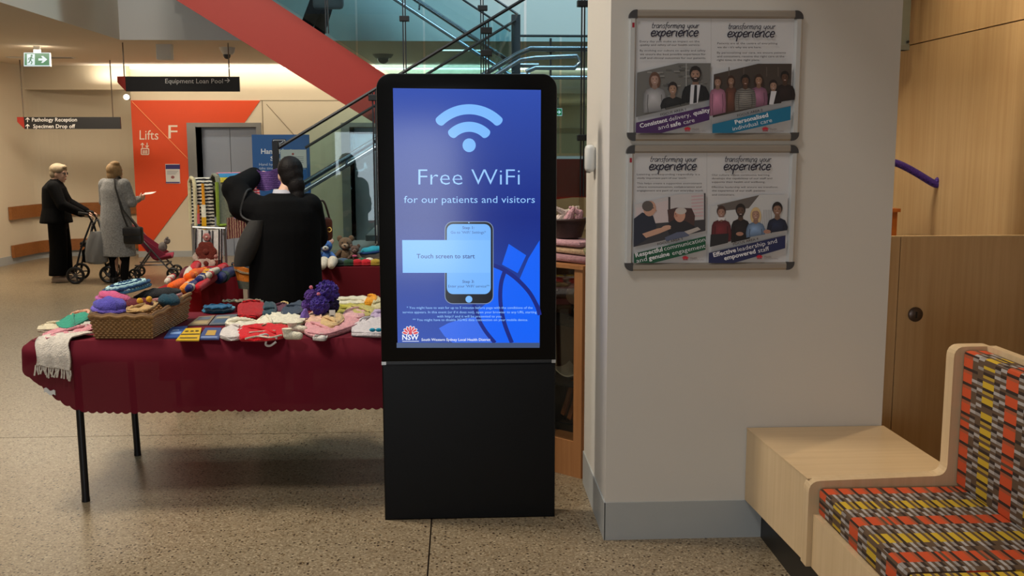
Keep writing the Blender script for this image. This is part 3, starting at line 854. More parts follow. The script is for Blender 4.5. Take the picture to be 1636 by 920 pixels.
# upper frame
K_S = 3.834; K_ = 1 / K_S
q = lambda x, y: (980 + x / 3.834, y / 3.834)
f1 = frame(.731, 1.4915, 1.8275, 2.385, 'upper poster frame on the pillar, with a bearded man in a suit in its print')
P_ = Print(lambda x, y: aY(x, y, YP - .0088), (0, -.00008, 0))
P_.rect(*q(130, 115), *q(1105, 815), (204, 202, 202))
P_.rect(*q(596, 115), *q(601, 815), (190, 188, 188))
for X, yy, ww in ((232, 172, 298), (700, 178, 296)):
    a_, b_ = q(X, yy), q(X + ww, yy); P_.script('transforming your', a_[0], a_[1], b_[0] - a_[0] - 2, 5.2, .95, INK)
    a_, b_ = q(X - 6, yy + 50), q(X + ww - 6, yy + 50); P_.script('experience', a_[0], a_[1], b_[0] - a_[0] - 2, 8.6, 1.9, INK)
block(P_, q, 160, (260, 282), (('Every day you make an impact on the', 365), ('quality and safety of our health service.', 368)))
block(P_, q, 160, (316, 339, 362), (('By evolving our culture on quality and safety', 402), ('we ensure the best possible experience for', 402), ('staff and clinical outcomes for our patients.', 405)))
block(P_, q, 634, (272, 296), (('Patients are at the centre of everything', 368), ("we do - it's why we are here.", 270)))
block(P_, q, 632, (329, 352, 374), (('By personalising our care, we ensure patients', 420), ('and consumers, receive the right care at the', 412), ('right time, in the right place.', 262)))
g1 = [q(*a_) for a_ in ((143, 446), (395, 388), (594, 388), (586, 612), (136, 718))]
P_.poly(g1, (108, 106, 102))
rng = random.Random(3)
for i in range(46):
    bx, by = rng.uniform(150, 560), rng.uniform(395, 600)
    if by < 450 - (bx - 143) * .23: continue
    v_ = rng.uniform(70, 150); P_.rect(*q(bx, by), *q(bx + rng.uniform(18, 40), by + 8), (v_, v_ * .98, v_ * .94))
P_.rect(*q(440, 390), *q(446, 560), (160, 160, 158))
person_print(P_, q, 250, 482, 46, (222, 178, 158), (96, 66, 50), (196, 194, 196), 66, (694, 676), 'long')
person_print(P_, q, 360, 540, 44, (214, 168, 140), (36, 26, 24), (38, 38, 40), 72, (668, 634))
person_print(P_, q, 498, 452, 54, (206, 160, 136), (34, 28, 26), (32, 32, 36), 80, (632, 612), 'short', (42, 32, 28))
P_.poly([q(470, 520), q(528, 520), q(512, 632), q(462, 640)], (206, 206, 212)); P_.poly([q(492, 522), q(508, 522), q(506, 630), q(484, 634)], (30, 30, 36))
g2 = [q(*a_) for a_ in ((610, 457), (880, 392), (1086, 392), (1078, 612), (603, 720))]
P_.poly(g2, (66, 56, 50))
for x in (700, 790, 930, 1000): P_.rect(*q(x, 412), *q(x + 5, 470), (92, 82, 74))
for hx, hy, r_, sk, hr, tp, sh, b0, b1, st in ((715, 492, 34, (196, 150, 124), (60, 36, 26), (120, 74, 58), 36, 690, 676, 'long'),
        (1043, 470, 40, (110, 76, 58), (28, 22, 20), (46, 34, 34), 60, 628, 612, 'short'), (972, 522, 38, (208, 164, 140), (40, 28, 26), (48, 38, 40), 48, 644, 632, 'short'),
        (632, 500, 36, (206, 160, 136), (66, 44, 34), (214, 140, 172), 48, 712, 690, 'short'), (882, 488, 38, (200, 150, 120), (54, 36, 28), (178, 120, 150), 52, 664, 645, 'long'),
        (800, 492, 40, (128, 88, 66), (30, 24, 22), (168, 162, 154), 62, 680, 658, 'short')):
    person_print(P_, q, hx, hy, r_, sk, hr, tp, sh, (b0, b1), st)
for k in range(9): P_.line([q(742, 552 + k * 13), q(800, 556 + k * 13), q(858, 550 + k * 13)], .8, (70, 66, 66))
P_.poly([q(956, 560), q(990, 560), q(970, 642), q(944, 640)], (210, 208, 212))
P_.poly([q(*a_) for a_ in ((133, 752), (582, 650), (580, 735), (290, 815), (131, 815))], (70, 34, 92))
P_.poly([q(*a_) for a_ in ((598, 762), (1076, 650), (1074, 735), (720, 815), (597, 815))], (20, 112, 148))
T_ = (236, 234, 238)
P_.text('FOCUS AREA 1', *q(284, 712), 4.0, (40, 36, 46), 41, ang=-13)
P_.text('Consistent', *q(158, 784), 6.8, T_, 45, ang=-13, bold=.022); P_.text('delivery,', *q(336, 744), 6.8, T_, 35, ang=-13, bold=-.005); P_.text('quality', *q(484, 708), 6.8, T_, 27, ang=-13, bold=.022)
P_.text('and', *q(270, 796), 6.8, T_, 17, ang=-13, bold=-.005); P_.text('safe', *q(344, 780), 6.8, T_, 17, ang=-13, bold=.022); P_.text('care', *q(424, 762), 6.8, T_, 18, ang=-13, bold=-.005)
P_.text('FOCUS AREA 2', *q(752, 716), 4.0, (40, 36, 46), 41, ang=-13)
P_.text('Personalised', *q(738, 762), 6.8, T_, 54, ang=-13, bold=.022); P_.text('individual care', *q(724, 802), 6.8, T_, 64, ang=-13, bold=-.005)
for x, y in ((446, 796), (920, 796)):
    emblem(P_, q, x, y, 1.0); P_.text('Health', *q(x + 28, y), 2.6, (110, 100, 110), 11); P_.text('South Western Sydney', *q(x + 28, y + 10), 1.8, (140, 130, 140), 22)
P_.build('poster_print', PAPER, f1)

# lower frame
K_S = 4.181; K_ = 1 / K_S
q = lambda x, y: (980 + x / 4.181, 220 + y / 4.181)
f2 = frame(.7285, 1.4925, 1.2555, 1.809, 'lower poster frame on the pillar, with two seated men talking in its print')
P_ = Print(lambda x, y: aY(x, y, YP - .0088), (0, -.00008, 0))
P_.rect(*q(132, 98), *q(1172, 836), (204, 202, 202))
P_.rect(*q(622, 98), *q(627, 836), (190, 188, 188))
for X, yy, ww in ((243, 160, 320), (740, 160, 318)):
    a_, b_ = q(X, yy), q(X + ww, yy); P_.script('transforming your', a_[0], a_[1], b_[0] - a_[0] - 2, 5.2, .95, INK)
    a_, b_ = q(X - 8, yy + 55), q(X + ww - 4, yy + 55); P_.script('experience', a_[0], a_[1], b_[0] - a_[0] - 2, 8.6, 1.9, INK)
block(P_, q, 155, (250, 275), (('Listening and responding respectfully is a', 420), ('vitally important part of our work.', 332)))
block(P_, q, 155, (310, 334, 358), (('This helps create a supportive environment', 434), ('where communication, collaboration and', 430), ('engagement are part of our everyday work.', 446)))
block(P_, q, 655, (254, 277, 301), (('Our culture values continuous learning,', 388), ('develops the capabilities of our staff and', 402), ('supports their health and wellbeing.', 356)))
block(P_, q, 655, (335, 359, 386), (('Effective leadership will ensure we transform', 438), ('the experience of our staff, patients', 354), ('and consumers.', 152)))
P_.poly([q(*a_) for a_ in ((140, 446), (420, 378), (616, 368), (612, 620), (132, 730))], (196, 190, 190))
P_.poly([q(*a_) for a_ in ((150, 470), (365, 415), (365, 560), (150, 600))], (206, 190, 190)); P_.rect(*q(364, 395), *q(378, 560), (70, 62, 62))
for k in range(7): P_.line([q(518, 392 + k * 22), q(598, 386 + k * 22)], 2.6, (198, 168, 172))
P_.rect(*q(602, 370), *q(612, 590), (66, 60, 64)); P_.poly([q(*a_) for a_ in ((150, 580), (610, 545), (612, 620), (134, 728))], (60, 58, 62))
P_.poly([q(*a_) for a_ in ((370, 590), (358, 480), (420, 466), (520, 470), (542, 520), (535, 610), (400, 650))], (74, 50, 48))
P_.poly([q(*a_) for a_ in ((345, 585), (400, 545), (480, 555), (540, 590), (545, 625), (380, 670))], (40, 38, 44))
P_.oval(*q(440, 515), 9, 11.5, (204, 152, 130), 16); P_.oval(*q(448, 488), 9, 5.5, (196, 186, 180), 14); P_.oval(*q(418, 520), 2, 2.2, (190, 130, 108), 8)
P_.oval(*q(412, 508), 1.1, .7, (50, 36, 34), 8); P_.poly([q(404, 512), q(400, 528), q(412, 526)], (194, 138, 116))
P_.poly([q(*a_) for a_ in ((135, 540), (190, 498), (262, 520), (285, 590), (270, 640), (200, 690), (132, 728))], (36, 40, 56))
P_.oval(*q(240, 472), 10, 12.5, (196, 150, 128), 16, rot=10); P_.oval(*q(226, 456), 9, 8.5, (92, 84, 80), 14); P_.poly([q(276, 470), q(288, 488), q(274, 492)], (190, 142, 120)); P_.oval(*q(264, 468), 1.1, .7, (50, 36, 34), 8)
P_.poly([q(*a_) for a_ in ((190, 640), (290, 605), (370, 590), (382, 606), (300, 640), (215, 668))], (202, 156, 132)); P_.oval(*q(350, 598), 8, 3.4, (206, 160, 136), 12, rot=-12)
P_.poly([q(*a_) for a_ in ((340, 665), (420, 630), (520, 620), (500, 655), (350, 690))], (92, 98, 122)); P_.poly([q(*a_) for a_ in ((470, 625), (560, 595), (580, 612), (500, 645))], (186, 176, 170))
P_.poly([q(*a_) for a_ in ((640, 458), (970, 380), (1160, 378), (1150, 615), (634, 730))], (196, 196, 196))
P_.poly([q(*a_) for a_ in ((690, 448), (970, 382), (900, 470), (700, 490))], (98, 90, 86))
for k in range(6): P_.line([q(1000 + k * 10, 480), q(990 + k * 12, 620)], 1.2, (160, 160, 162))
person_print(P_, q, 845, 482, 50, (124, 90, 74), (36, 30, 28), (42, 36, 38), 62, (700, 672), 'short', (52, 40, 36))
person_print(P_, q, 716, 492, 46, (214, 164, 142), (70, 46, 38), (126, 44, 52), 64, (716, 690))
P_.poly([q(*a_) for a_ in ((645, 645), (765, 638), (760, 700), (640, 728))], (38, 36, 40)); P_.poly([q(690, 530), q(742, 530), q(735, 552), q(716, 546), q(698, 556)], (216, 212, 212))
person_print(P_, q, 945, 505, 48, (222, 172, 148), (206, 178, 130), (142, 172, 212), 62, (666, 644), 'long')
person_print(P_, q, 1088, 472, 52, (190, 146, 122), (32, 26, 26), (40, 50, 78), 66, (636, 616))
for x0, x1, y in ((805, 870, 640), (1000, 1040, 625)): P_.oval(*q((x0 + x1) / 2, y), 6, 3.2, (170, 124, 104), 12)
P_.poly([q(*a_) for a_ in ((133, 772), (612, 655), (610, 745), (262, 834), (133, 834))], (14, 82, 54))
P_.poly([q(*a_) for a_ in ((632, 767), (1142, 650), (1140, 735), (800, 834), (630, 834))], (34, 40, 84))
P_.text('FOCUS AREA 3', *q(292, 718), 4.0, (40, 36, 46), 41, ang=-13); P_.text('FOCUS AREA 4', *q(795, 718), 4.0, (40, 36, 46), 41, ang=-13)
P_.text('Respectful', *q(146, 796), 7.0, T_, 44, ang=-13, bold=.022); P_.text('communication', *q(336, 752), 7.0, T_, 67, ang=-13, bold=-.005)
P_.text('and', *q(152, 834), 7.0, T_, 17, ang=-13, bold=-.005); P_.text('genuine', *q(234, 816), 7.0, T_, 34, ang=-13, bold=.022); P_.text('engagement', *q(390, 782), 7.0, T_, 54, ang=-13, bold=-.005)
P_.text('Effective', *q(664, 794), 7.0, T_, 37, ang=-13, bold=.022); P_.text('leadership and', *q(826, 758), 7.0, T_, 64, ang=-13, bold=-.005)
P_.text('empowered', *q(736, 816), 7.0, T_, 51, ang=-13, bold=.022); P_.text('staff', *q(962, 766), 7.0, T_, 18, ang=-13, bold=-.005)
for x, y in ((475, 806), (968, 798)):
    emblem(P_, q, x, y, 1.0); P_.text('Health', *q(x + 32, y), 2.6, (110, 100, 110), 11); P_.text('South Western Sydney', *q(x + 32, y + 10), 1.8, (140, 130, 140), 22)
P_.build('poster_print', PAPER, f2)

# grey dispenser on the pillar's side
yd = 4.78
p0 = aX(950, 253, .655)
d = thing('wall_dispenser', 'small pale grey rounded dispenser on the side of the white pillar', 'dispenser', (.63, p0.y, p0.z - .07))
MB().rbox((.632, p0.y, p0.z), (.023, .045, .065), 0, .018).build('cover', WHITE, d, True, angle=60)
MB().box((.653, p0.y - .03, p0.z - .05), (.657, p0.y + .03, p0.z + .05)).build('back_plate', ALU, d)
MB().tube([(.625, p0.y, p0.z - .07), (.625, p0.y, p0.z - .06)], .01, 8).build('nozzle', ALU, d)

# ================================================================ STAIRS
GLASS = glass('stair_glass', (.82, .93, .95, 1), .9)
CHROME = mat('stair_rail_steel', (148, 158, 168), .25, .9, var=.03)
TREAD = mat('stair_tread', (120, 116, 110), .6)
SOFFIT = mat('landing_soffit', (182, 172, 150), .7)
st = thing('staircase', 'orange-sided staircase with glass balustrades rising to the upper floor', 'staircase', (-.8, 10.5, 0))
# lower flight: from X0 rising to the right to the landing; upper flight: back to the left
LY0, LY1, UY0, UY1 = 9.0, 10.5, 10.6, 12.05
XL, ZL, SL = .58, 1.695, .593
XS = XL - ZL / SL
def lnose(x): return (x - XS) * SL
def su(x): return 3.28 - .647 * (x + 1.879)
nst = 10
for k in range(nst - 1):
    x0 = XS + k * (XL - XS) / nst; z = (k + 1) * ZL / nst
    MB().box((x0, LY0 + .05, z - .05), (x0 + (XL - XS) / nst + .02, LY1 - .05, z)).build('tread', TREAD, st)
XT = -2.87
n2 = 13
for k in range(n2):
    x1 = XL - k * (XL - XT) / n2; z = ZL + (k + 1) * (3.93 - ZL) / (n2 + 0.)
    MB().box((x1 - (XL - XT) / n2 - .02, UY0 + .06, z - .29), (x1, UY1 - .06, z - .23)).build('tread', TREAD, st)
def plate(pts, y0, y1): return MB().prism([(x, y0, z) for x, z in pts], (0, y1 - y0, 0))
for y in (LY0, LY1 - .05):
    plate([(XS - .1, 0), (XS + .3, 0), (XL, ZL - .36), (XL, ZL), (XS - .1, .0)], y, y + .05).build('stringer', mat('stringer_grey', (96, 92, 88), .5), st)
for y in (UY0, UY1 - .06):
    plate([(-3.45, su(-3.45)), (.56, ZL - .01), (XL + .02, ZL - .01), (XL + .02, ZL - .357), (.26, 1.338), (-3.45, 3.274 + .6 * .631)], y, y + .06).build('stringer', RED_STAIR, st)
plate([(-3.4, su(-3.4) - .12), (XL, ZL - .1), (XL, ZL - .357), (.26, 1.345), (-3.4, 3.27 + .55 * .631)], UY0 + .06, UY1 - .06).build('flight_soffit', SOFFIT, st)
# landing
MB().box((XL, LY0 + .04, ZL - .30), (2.6, UY1 - .06, ZL)).build('landing', TREAD, st)
MB().prism([(XL, LY0, ZL), (2.6, LY0, ZL), (2.6, LY0, 1.352), (1.0, LY0, 1.352), (.72, LY0, 1.318), (XL, LY0, 1.318)], (0, .04, 0)).build('landing_fascia', RED_STAIR, st)
MB().box((XL, UY1 - .06, ZL - .34), (2.6, UY1, ZL)).build('landing_fascia', RED_STAIR, st)
MB().box((2.55, LY0 + .1, 0), (2.75, UY1 - .1, ZL - .3)).build('landing_pier', W_WARM, st)
# glass panels, joints measured on the near sides
def gpanel(xa, xb, lo, hi, y, slope_cap=True):
    g = .012
    plate([(xa + g, lo(xa + g)), (xb - g, lo(xb - g)), (xb - g, hi(xb - g)), (xa + g, hi(xa + g))], y, y + .014).build('glass_panel', GLASS, st)
lo_l = lambda x: max(lnose(x), 0) + .04
hi_l = lambda x: max(lnose(x), 0) + 1.385
XB = -1.585
xj = aY(778, 60, LY0).x; xj0 = aY(598, 156, LY0).x
for y, dx in ((LY0 - .03, 0), (LY1 + .02, .12)):
    for a_, b_ in ((XB, xj0 + dx), (xj0 + dx, xj + dx), (xj + dx, XL)): gpanel(a_, b_, lo_l, hi_l, y)
    MB().tube([(XB, y + .007, hi_l(XB)), (XL, y + .007, hi_l(XL))], .016, 6).build('glass_cap', DARK, st)
    if dx == 0: MB().box((XB - .05, y - .02, lnose(XB) - .12), (XB, y + .04, hi_l(XB) + .06)).build('end_post', DARK, st)
xg = aY(931, 60, LY0).x
flat_lo = lambda x: ZL + .03; flat_hi = lambda x: ZL + 1.385
gpanel(XL, xg, lambda x: 1.36, flat_hi, LY0 - .03); gpanel(xg, 2.5, lambda x: 1.36, flat_hi, LY0 - .03)
lo_u = lambda x: max(su(x), ZL) + .02
hi_u = lambda x: max(su(x), ZL) + 1.45
ju = [aY(p_, 40, UY0).x for p_ in (523, 646, 770)]
for y, dx in ((UY0 - .03, 0), (UY1 + .02, .15)):
    xs_ = [-3.4] + [j + dx for j in ju] + [XL + .03]
    for a_, b_ in zip(xs_, xs_[1:]): gpanel(a_, b_, lo_u, hi_u, y)
    MB().tube([(-3.4, y + .007, hi_u(-3.4)), (XL + .03, y + .007, hi_u(XL + .03))], .014, 6).build('glass_cap', DARK, st)
gpanel(XL + .15, 1.2, flat_lo, flat_hi, UY1 + .02); gpanel(1.2, 2.5, flat_lo, flat_hi, UY1 + .02)
MB().tube([(XL + .12, UY1 + .03, ZL + 1.40), (2.5, UY1 + .03, ZL + 1.40)], .015, 6).build('glass_cap', DARK, st)
# dark edges of the panels, joint by joint, and their clamps
def joint(x, y, z0, z1): MB().box((x - .018, y - .004, z0), (x - .006, y + .018, z1)).box((x + .006, y - .004, z0), (x + .018, y + .018, z1)).build('panel_edge', DARK, st)
def clamp(px, py, y, w_=.1, h_=.055):
    p_ = aY(px, py, y); MB().rbox((p_.x, y, p_.z), (w_ / 2, .03, h_ / 2), 0, .006).build('glass_clamp', BLACK, st)
joint(xj, LY0 - .03, lo_l(xj), hi_l(xj)); joint(xj0, LY0 - .03, lo_l(xj0), hi_l(xj0)); joint(xg, LY0 - .03, 1.36, ZL + 1.6)
for j in ju: joint(j, UY0 - .03, lo_u(j), hi_u(j))
for px, py, y in ((777, 49, LY0 - .03), (777, 85, LY0 - .03), (598, 156, LY0 - .03), (931, 6, LY0 - .03), (931, 220, LY0 - .03), (771, 13, UY0 - .03), (771, 180, UY0 - .03), (646, 30, UY0 - .03)): clamp(px, py, y)
# handrails
def rail(pts, y, sup):
    MB().tube([(x, y, z) for x, z in pts], .024, 10).build('handrail', CHROME, st, True)
hl = lambda x: max(lnose(x), 0) + .955
rail([(XB - .02, hl(XB - .02)), (XL - .06, hl(XL - .06)), (XL + .05, 2.66), (2.5, 2.66)], LY0 + .06, 0)
rail([(XB - .02, hl(XB - .02)), (XL + .05, hl(XL + .05)), (XL + .2, 2.70), (XL + .62, 2.72), (XL + .66, 2.66), (XL + .6, 2.6), (XL + .2, 2.6), (XL + .1, 2.56)], LY1 - .07, 0)
hu = lambda x: max(su(x), ZL) + .95
for y in (UY0 + .07, UY1 - .07): rail([(-3.4, hu(-3.4)), (XL, hu(XL)), (XL + .25, hu(XL))], y, 0)
rail([(XL + .3, 2.61), (2.5, 2.61)], UY1 - .06, 0)
for x in (-1.9, -1.0, -.1): MB().tube([(x, LY0 - .02, hl(x) - .08), (x, LY0 + .06, hl(x) - .02)], .01, 6).build('rail_bracket', CHROME, st)
for x in (-2.4, -1.4, -.4): MB().tube([(x, UY0 - .02, hu(x) - .08), (x, UY0 + .07, hu(x) - .02)], .01, 6).build('rail_bracket', CHROME, st)
p0, p1 = aY(817, 24, UY0), aY(831, 24, UY0)
MB().box((p0.x, UY0 - .05, ZL), (p1.x, UY0 + .05, p0.z)).build('newel_post', mat('newel_steel', (58, 66, 74), .4, .6), st)
p0 = aY(880, 61, UY1)
MB().box((p0.x - .012, UY1, ZL), (p0.x + .012, UY1 + .05, p0.z)).build('guard_post', DARK, st)
MB().box((p0.x - .05, UY1 - .03, p0.z - .16), (p0.x + .05, UY1 + .03, p0.z - .135)).build('glass_clamp', BLACK, st)

# ================================================================ BENCH, CUPBOARD, CABINET
bn = thing('upholstered_bench', 'birch plywood bench with striped orange, grey and yellow cushions', 'bench', (1.65, 3.6, 0))
MB().prism([(1.306, YP - .005, .183), (1.342, 3.72, .183), (1.95, 3.72, .183), (1.943, YP - .005, .183)], (0, 0, .338)).build('side_box', BIRCH, bn)
MB().prism([(1.304, YP - .005, .521), (1.340, 3.70, .521), (1.952, 3.70, .521), (1.945, YP - .005, .521)], (0, 0, .004)).build('box_top', BIRCH_T, bn)
MB().box((1.385, 1.9, 0), (1.95, YP - .01, .183)).build('kick_plinth', BLACK, bn)
def rounded(pts, r, n=5):
    """round the named corners of a polygon: pts are (x, z, radius factor)"""
    out = []; m = len(pts)
    for i, (x, z, k) in enumerate(pts):
        if not k: out.append((x, z)); continue
        p_, a_, b_ = Vector((x, z)), Vector(pts[i - 1][:2]), Vector(pts[(i + 1) % m][:2])
        u, v_ = (a_ - p_).normalized(), (b_ - p_).normalized(); s_ = p_ + u * r * k; e_ = p_ + v_ * r * k
        for j in range(n + 1):
            t = j / n; q_ = s_ * (1 - t) ** 2 + p_ * 2 * t * (1 - t) + e_ * t * t; out.append((q_.x, q_.y))
    return out
prof = rounded([(1.332, .183, 0), (2.035, .183, 0), (2.035, 1.048, .6), (1.873, 1.048, 1), (1.873, .540, 1), (1.332, .527, 1)], .045)
MB().prism([(x, 3.66, z) for x, z in prof], (0, .06, 0)).build('end_panel', BIRCH, bn)
MB().box((1.352, 1.9, .183), (2.035, 3.66, .396)).build('seat_base', BIRCH, bn)
MB().box((2.000, 1.9, .396), (2.035, 3.66, 1.05)).build('back_board', BIRCH, bn)
WEAVE = upholstery()
def cushion(x0, x1, y0, y1, z0, z1, name):
    mb = MB().rbox(((x0 + x1) / 2, (y0 + y1) / 2, (z0 + z1) / 2), ((x1 - x0) / 2, (y1 - y0) / 2, (z1 - z0) / 2), 0, .014)
    o_ = mb.build(name, WEAVE, bn, True)
    me = o_.data; uv = me.uv_layers.new(name='weave'); off = parent_origin(bn)
    for p_ in me.polygons:
        nx, ny, nz = [abs(c_) for c_ in p_.normal]
        for li in p_.loop_indices:
            v = me.vertices[me.loops[li].vertex_index].co + off
            if nz >= nx and nz >= ny: t = (3.656 - v.y, v.x + .0)
            elif nx >= ny: t = (3.656 - v.y, v.z)
            else: t = (v.x, v.z)
            uv.data[li].uv = t
    return o_
for k, (ya, yb) in enumerate(((2.885, 3.656), (2.11, 2.88))):
    cushion(1.368, 1.99, ya, yb, .398, .502, 'seat_cushion')
    cushion(1.905, 1.998, ya, yb, .503, 1.035, 'back_cushion')

cp = thing('plywood_cupboard', 'low plywood partition cupboard with a round lock beside the white pillar', 'cupboard', (2.4, 4.76, 0))
CY = 4.75
MB().box((1.942, CY, 0), (2.129, CY + .03, 1.366)).build('side_stile', PLY2, cp)
dr = MB().box((2.133, CY, .0), (2.885, CY + .03, 1.366)).build('door', PLY2, cp)
MB().box((1.942, CY - .001, 1.366), (2.885, CY + .031, 1.372)).build('top_edging', EDGE, cp)
p0 = aY(1462, 502, CY)
lk = MB().loft([((0, 0, 0), .036, .036), ((0, 0, .008), .036, .036), ((0, 0, .014), .028, .028)], 20)
lk.turn(Matrix.Translation((p0.x, CY, p0.z)) @ Matrix.Rotation(PI / 2, 4, 'X'))
lo_ = lk.build('lock', mat('lock_bronze', (96, 84, 78), .35, .8), dr, True)
MB().box((p0.x - .004, CY - .0175, p0.z - .016), (p0.x + .004, CY - .013, p0.z + .016)).build('keyhole', BLACK, dr)

p0, p1 = aY(1441, 80, 6.3), aY(1452, 76, 6.3)
al = thing('aluminium_channel', 'upright pale aluminium channel at the edge of the plywood wall', 'channel', (p0.x, 6.3, p0.z))
MB().box((p0.x - .03, 6.3, p0.z), (p1.x, 6.36, 3.34)).build('channel', mat('channel_metal', (132, 140, 132), .4, .6), al)
MB().box((p0.x - .03, 6.295, p0.z), (p1.x + .002, 6.37, p0.z + .03)).build('end_cap', mat('channel_cap', (120, 122, 112), .5, .3), al)
MB().tube([(p1.x - .012, 6.285, p0.z + .05), (p1.x - .012, 6.30, p0.z + .05)], .008, 8).build('screw', DARK, al)

# small orange-brown cupboard behind the pillar, with the crocheted crook
p0, p1 = aY(1423, 333, 5.9), aY(1437, 333, 5.9)
ob = thing('side_cabinet', 'narrow orange-brown wooden cabinet peeping out behind the white pillar', 'cabinet', (p1.x - .25, 5.9, 0))
OBW = wood('orange_wood', (190, 108, 44), (160, 84, 30), 2, .4)
MB().box((p1.x - .5, 5.9, 0), (p1.x - .01, 6.3, p1.z - .02)).build('carcass', OBW, ob)
MB().box((p1.x - .52, 5.88, p1.z - .02), (p1.x, 6.32, p1.z)).build('cabinet_top', OBW, ob)
cy_ = 6.0
pts = [aY(px, py, cy_) for px, py in ((1395, 262), (1412, 258), (1430, 260), (1445, 266), (1460, 274), (1475, 283), (1488, 291), (1497, 295), (1500, 291), (1495, 288))]
ck = thing('crocheted_crook', 'purple crocheted crook sticking out from behind the white pillar', 'ornament', (pts[0].x, cy_, p1.z))
MB().tube(catmull(pts, 4), [.024] * 29 + [.018] * 9 if False else .022, 10).build('crook_arm', knit((92, 66, 168), (66, 40, 120), stripe=60, axis='X'), ck, True)
MB().tube([pts[0] + Vector((.01, 0, 0)), Vector((pts[0].x, cy_, p1.z + .01))], .02, 8).build('stem', knit((92, 66, 168)), ck, True)
MB().loft([((pts[0].x, cy_, p1.z), .07, .07), ((pts[0].x, cy_, p1.z + .012), .07, .07)], 18).build('foot', DARK, ck, True)
for k in range(9):
    q_ = pts[2].lerp(pts[6], k / 8) + Vector((0, -.018, -.012)); MB().ell(q_, .007, 6, 4).build('dark_bobble', knit((44, 26, 84)), ck, True)

# glass cabinet, turned 45 degrees, right front corner by the pillar
gc = thing('display_cabinet', 'glass-fronted wooden display cabinet standing askew behind the kiosk', 'cabinet', (.34, 5.6, 0))
CW, CD, CH = .88, .34, 1.155
u_, v_ = Vector((-.7195, .6945, 0)), Vector((.6945, .7195, 0)); c0 = Vector((.648, 5.282, 0))
def cl(u, v, z): return c0 + u_ * u + v_ * v + Vector((0, 0, z))
def cbox(a_, b_):
    mb = MB(); p_ = [(a_[0], a_[1], a_[2]), (b_[0], a_[1], a_[2]), (b_[0], b_[1], a_[2]), (a_[0], b_[1], a_[2]), (a_[0], a_[1], b_[2]), (b_[0], a_[1], b_[2]), (b_[0], b_[1], b_[2]), (a_[0], b_[1], b_[2])]
    return mb.add([cl(*q_) for q_ in p_], [(0, 3, 2, 1), (4, 5, 6, 7), (0, 1, 5, 4), (1, 2, 6, 5), (2, 3, 7, 6), (3, 0, 4, 7)])
for a_ in (0, CW - .055): cbox((a_, 0, 0), (a_ + .055, .03, CH)).build('front_stile', CAB, gc)
cbox((.055, 0, 0), (CW - .055, .03, .2)).build('bottom_rail', CAB, gc)
cbox((0, .03, 0), (.025, CD, CH)).build('side_panel', CAB, gc); cbox((CW - .025, .03, 0), (CW, CD, CH)).build('side_panel', CAB, gc)
cbox((.025, CD - .02, 0), (CW - .025, CD, CH)).build('back_panel', wood('cabinet_back', (120, 84, 50), (100, 66, 38), 2, .6), gc)
cbox((-.01, -.01, CH), (CW + .01, CD, CH + .02)).build('cabinet_top', CAB, gc)
cbox((.025, .03, .18), (CW - .025, CD - .02, .2)).build('cabinet_floor', CAB, gc)
shz = [aY(905, y, 5.45).z for y in (519, 614)]
for z in shz: cbox((.027, .035, z), (CW - .027, CD - .022, z + .012)).build('shelf', DARK, gc)
cbox((.055, .012, .2), (CW - .055, .018, CH - .002)).build('glass_pane', glass('cabinet_glass', (.86, .86, .82, 1), .5), gc)
# contents
def jar(u, z, lab):
    t = thing('jar', lab, 'jar', cl(u, .17, z))
    MB().loft([(cl(u, .17, z), .044, .044), (cl(u, .17, z + .062), .046, .046)], 16).build('body', mat('jar_glaze', (120, 136, 120), .4), t, True)
    MB().loft([(cl(u, .17, z + .062), .048, .048), (cl(u, .17, z + .07), .048, .048), (cl(u, .17, z + .076), .03, .03)], 16).build('lid', mat('jar_lid', (146, 158, 142), .4), t, True)
jar(.13, shz[0] + .012, 'grey-green lidded jar in the display cabinet, lower of two stacked'); jar(.13, shz[0] + .089, 'grey-green lidded jar in the display cabinet, upper of two stacked')
t = thing('shell_ornament', 'pale rounded shell ornament behind the jars in the display cabinet', 'ornament', cl(.22, .22, shz[0] + .012))
MB().ell(cl(.22, .22, shz[0] + .15), (.05, .05, .06), 14, 9).build('shell', mat('shell_pale', (190, 164, 130), .5), t, True)
MB().loft([(cl(.22, .22, shz[0] + .012), .045, .045), (cl(.22, .22, shz[0] + .03), .02, .02), (cl(.22, .22, shz[0] + .1), .018, .018)], 12).build('stand', DARK, t, True)
t = thing('curved_tray', 'pale curved tray lying on the lower shelf of the display cabinet', 'tray', cl(.16, .16, shz[1] + .012))
MB().grid(lambda a_, b_: cl(.07 + .2 * a_, .08 + .16 * b_, shz[1] + .022 + .05 * (2 * a_ - 1) ** 2 + .02 * (2 * b_ - 1) ** 2), 12, 8, .006).build('tray', mat('tray_pale', (176, 170, 158), .4), t, True)
t = thing('figurine', 'small brown figurine with pale head on the lower shelf of the display cabinet', 'ornament', cl(.2, .26, shz[1] + .012))
MB().loft([(cl(.2, .27, shz[1] + .012), .03, .03), (cl(.2, .27, shz[1] + .13), .04, .03), (cl(.2, .27, shz[1] + .2), .018, .018)], 12).build('body', mat('figurine_brown', (104, 66, 50), .6), t, True)
MB().ell(cl(.2, .27, shz[1] + .235), .032, 12, 8).build('head', mat('figurine_pale', (184, 168, 140), .6), t, True)
t = thing('wooden_letter_rack', 'slanting wooden slatted rack in the bottom of the display cabinet', 'rack', cl(.14, .16, .2))
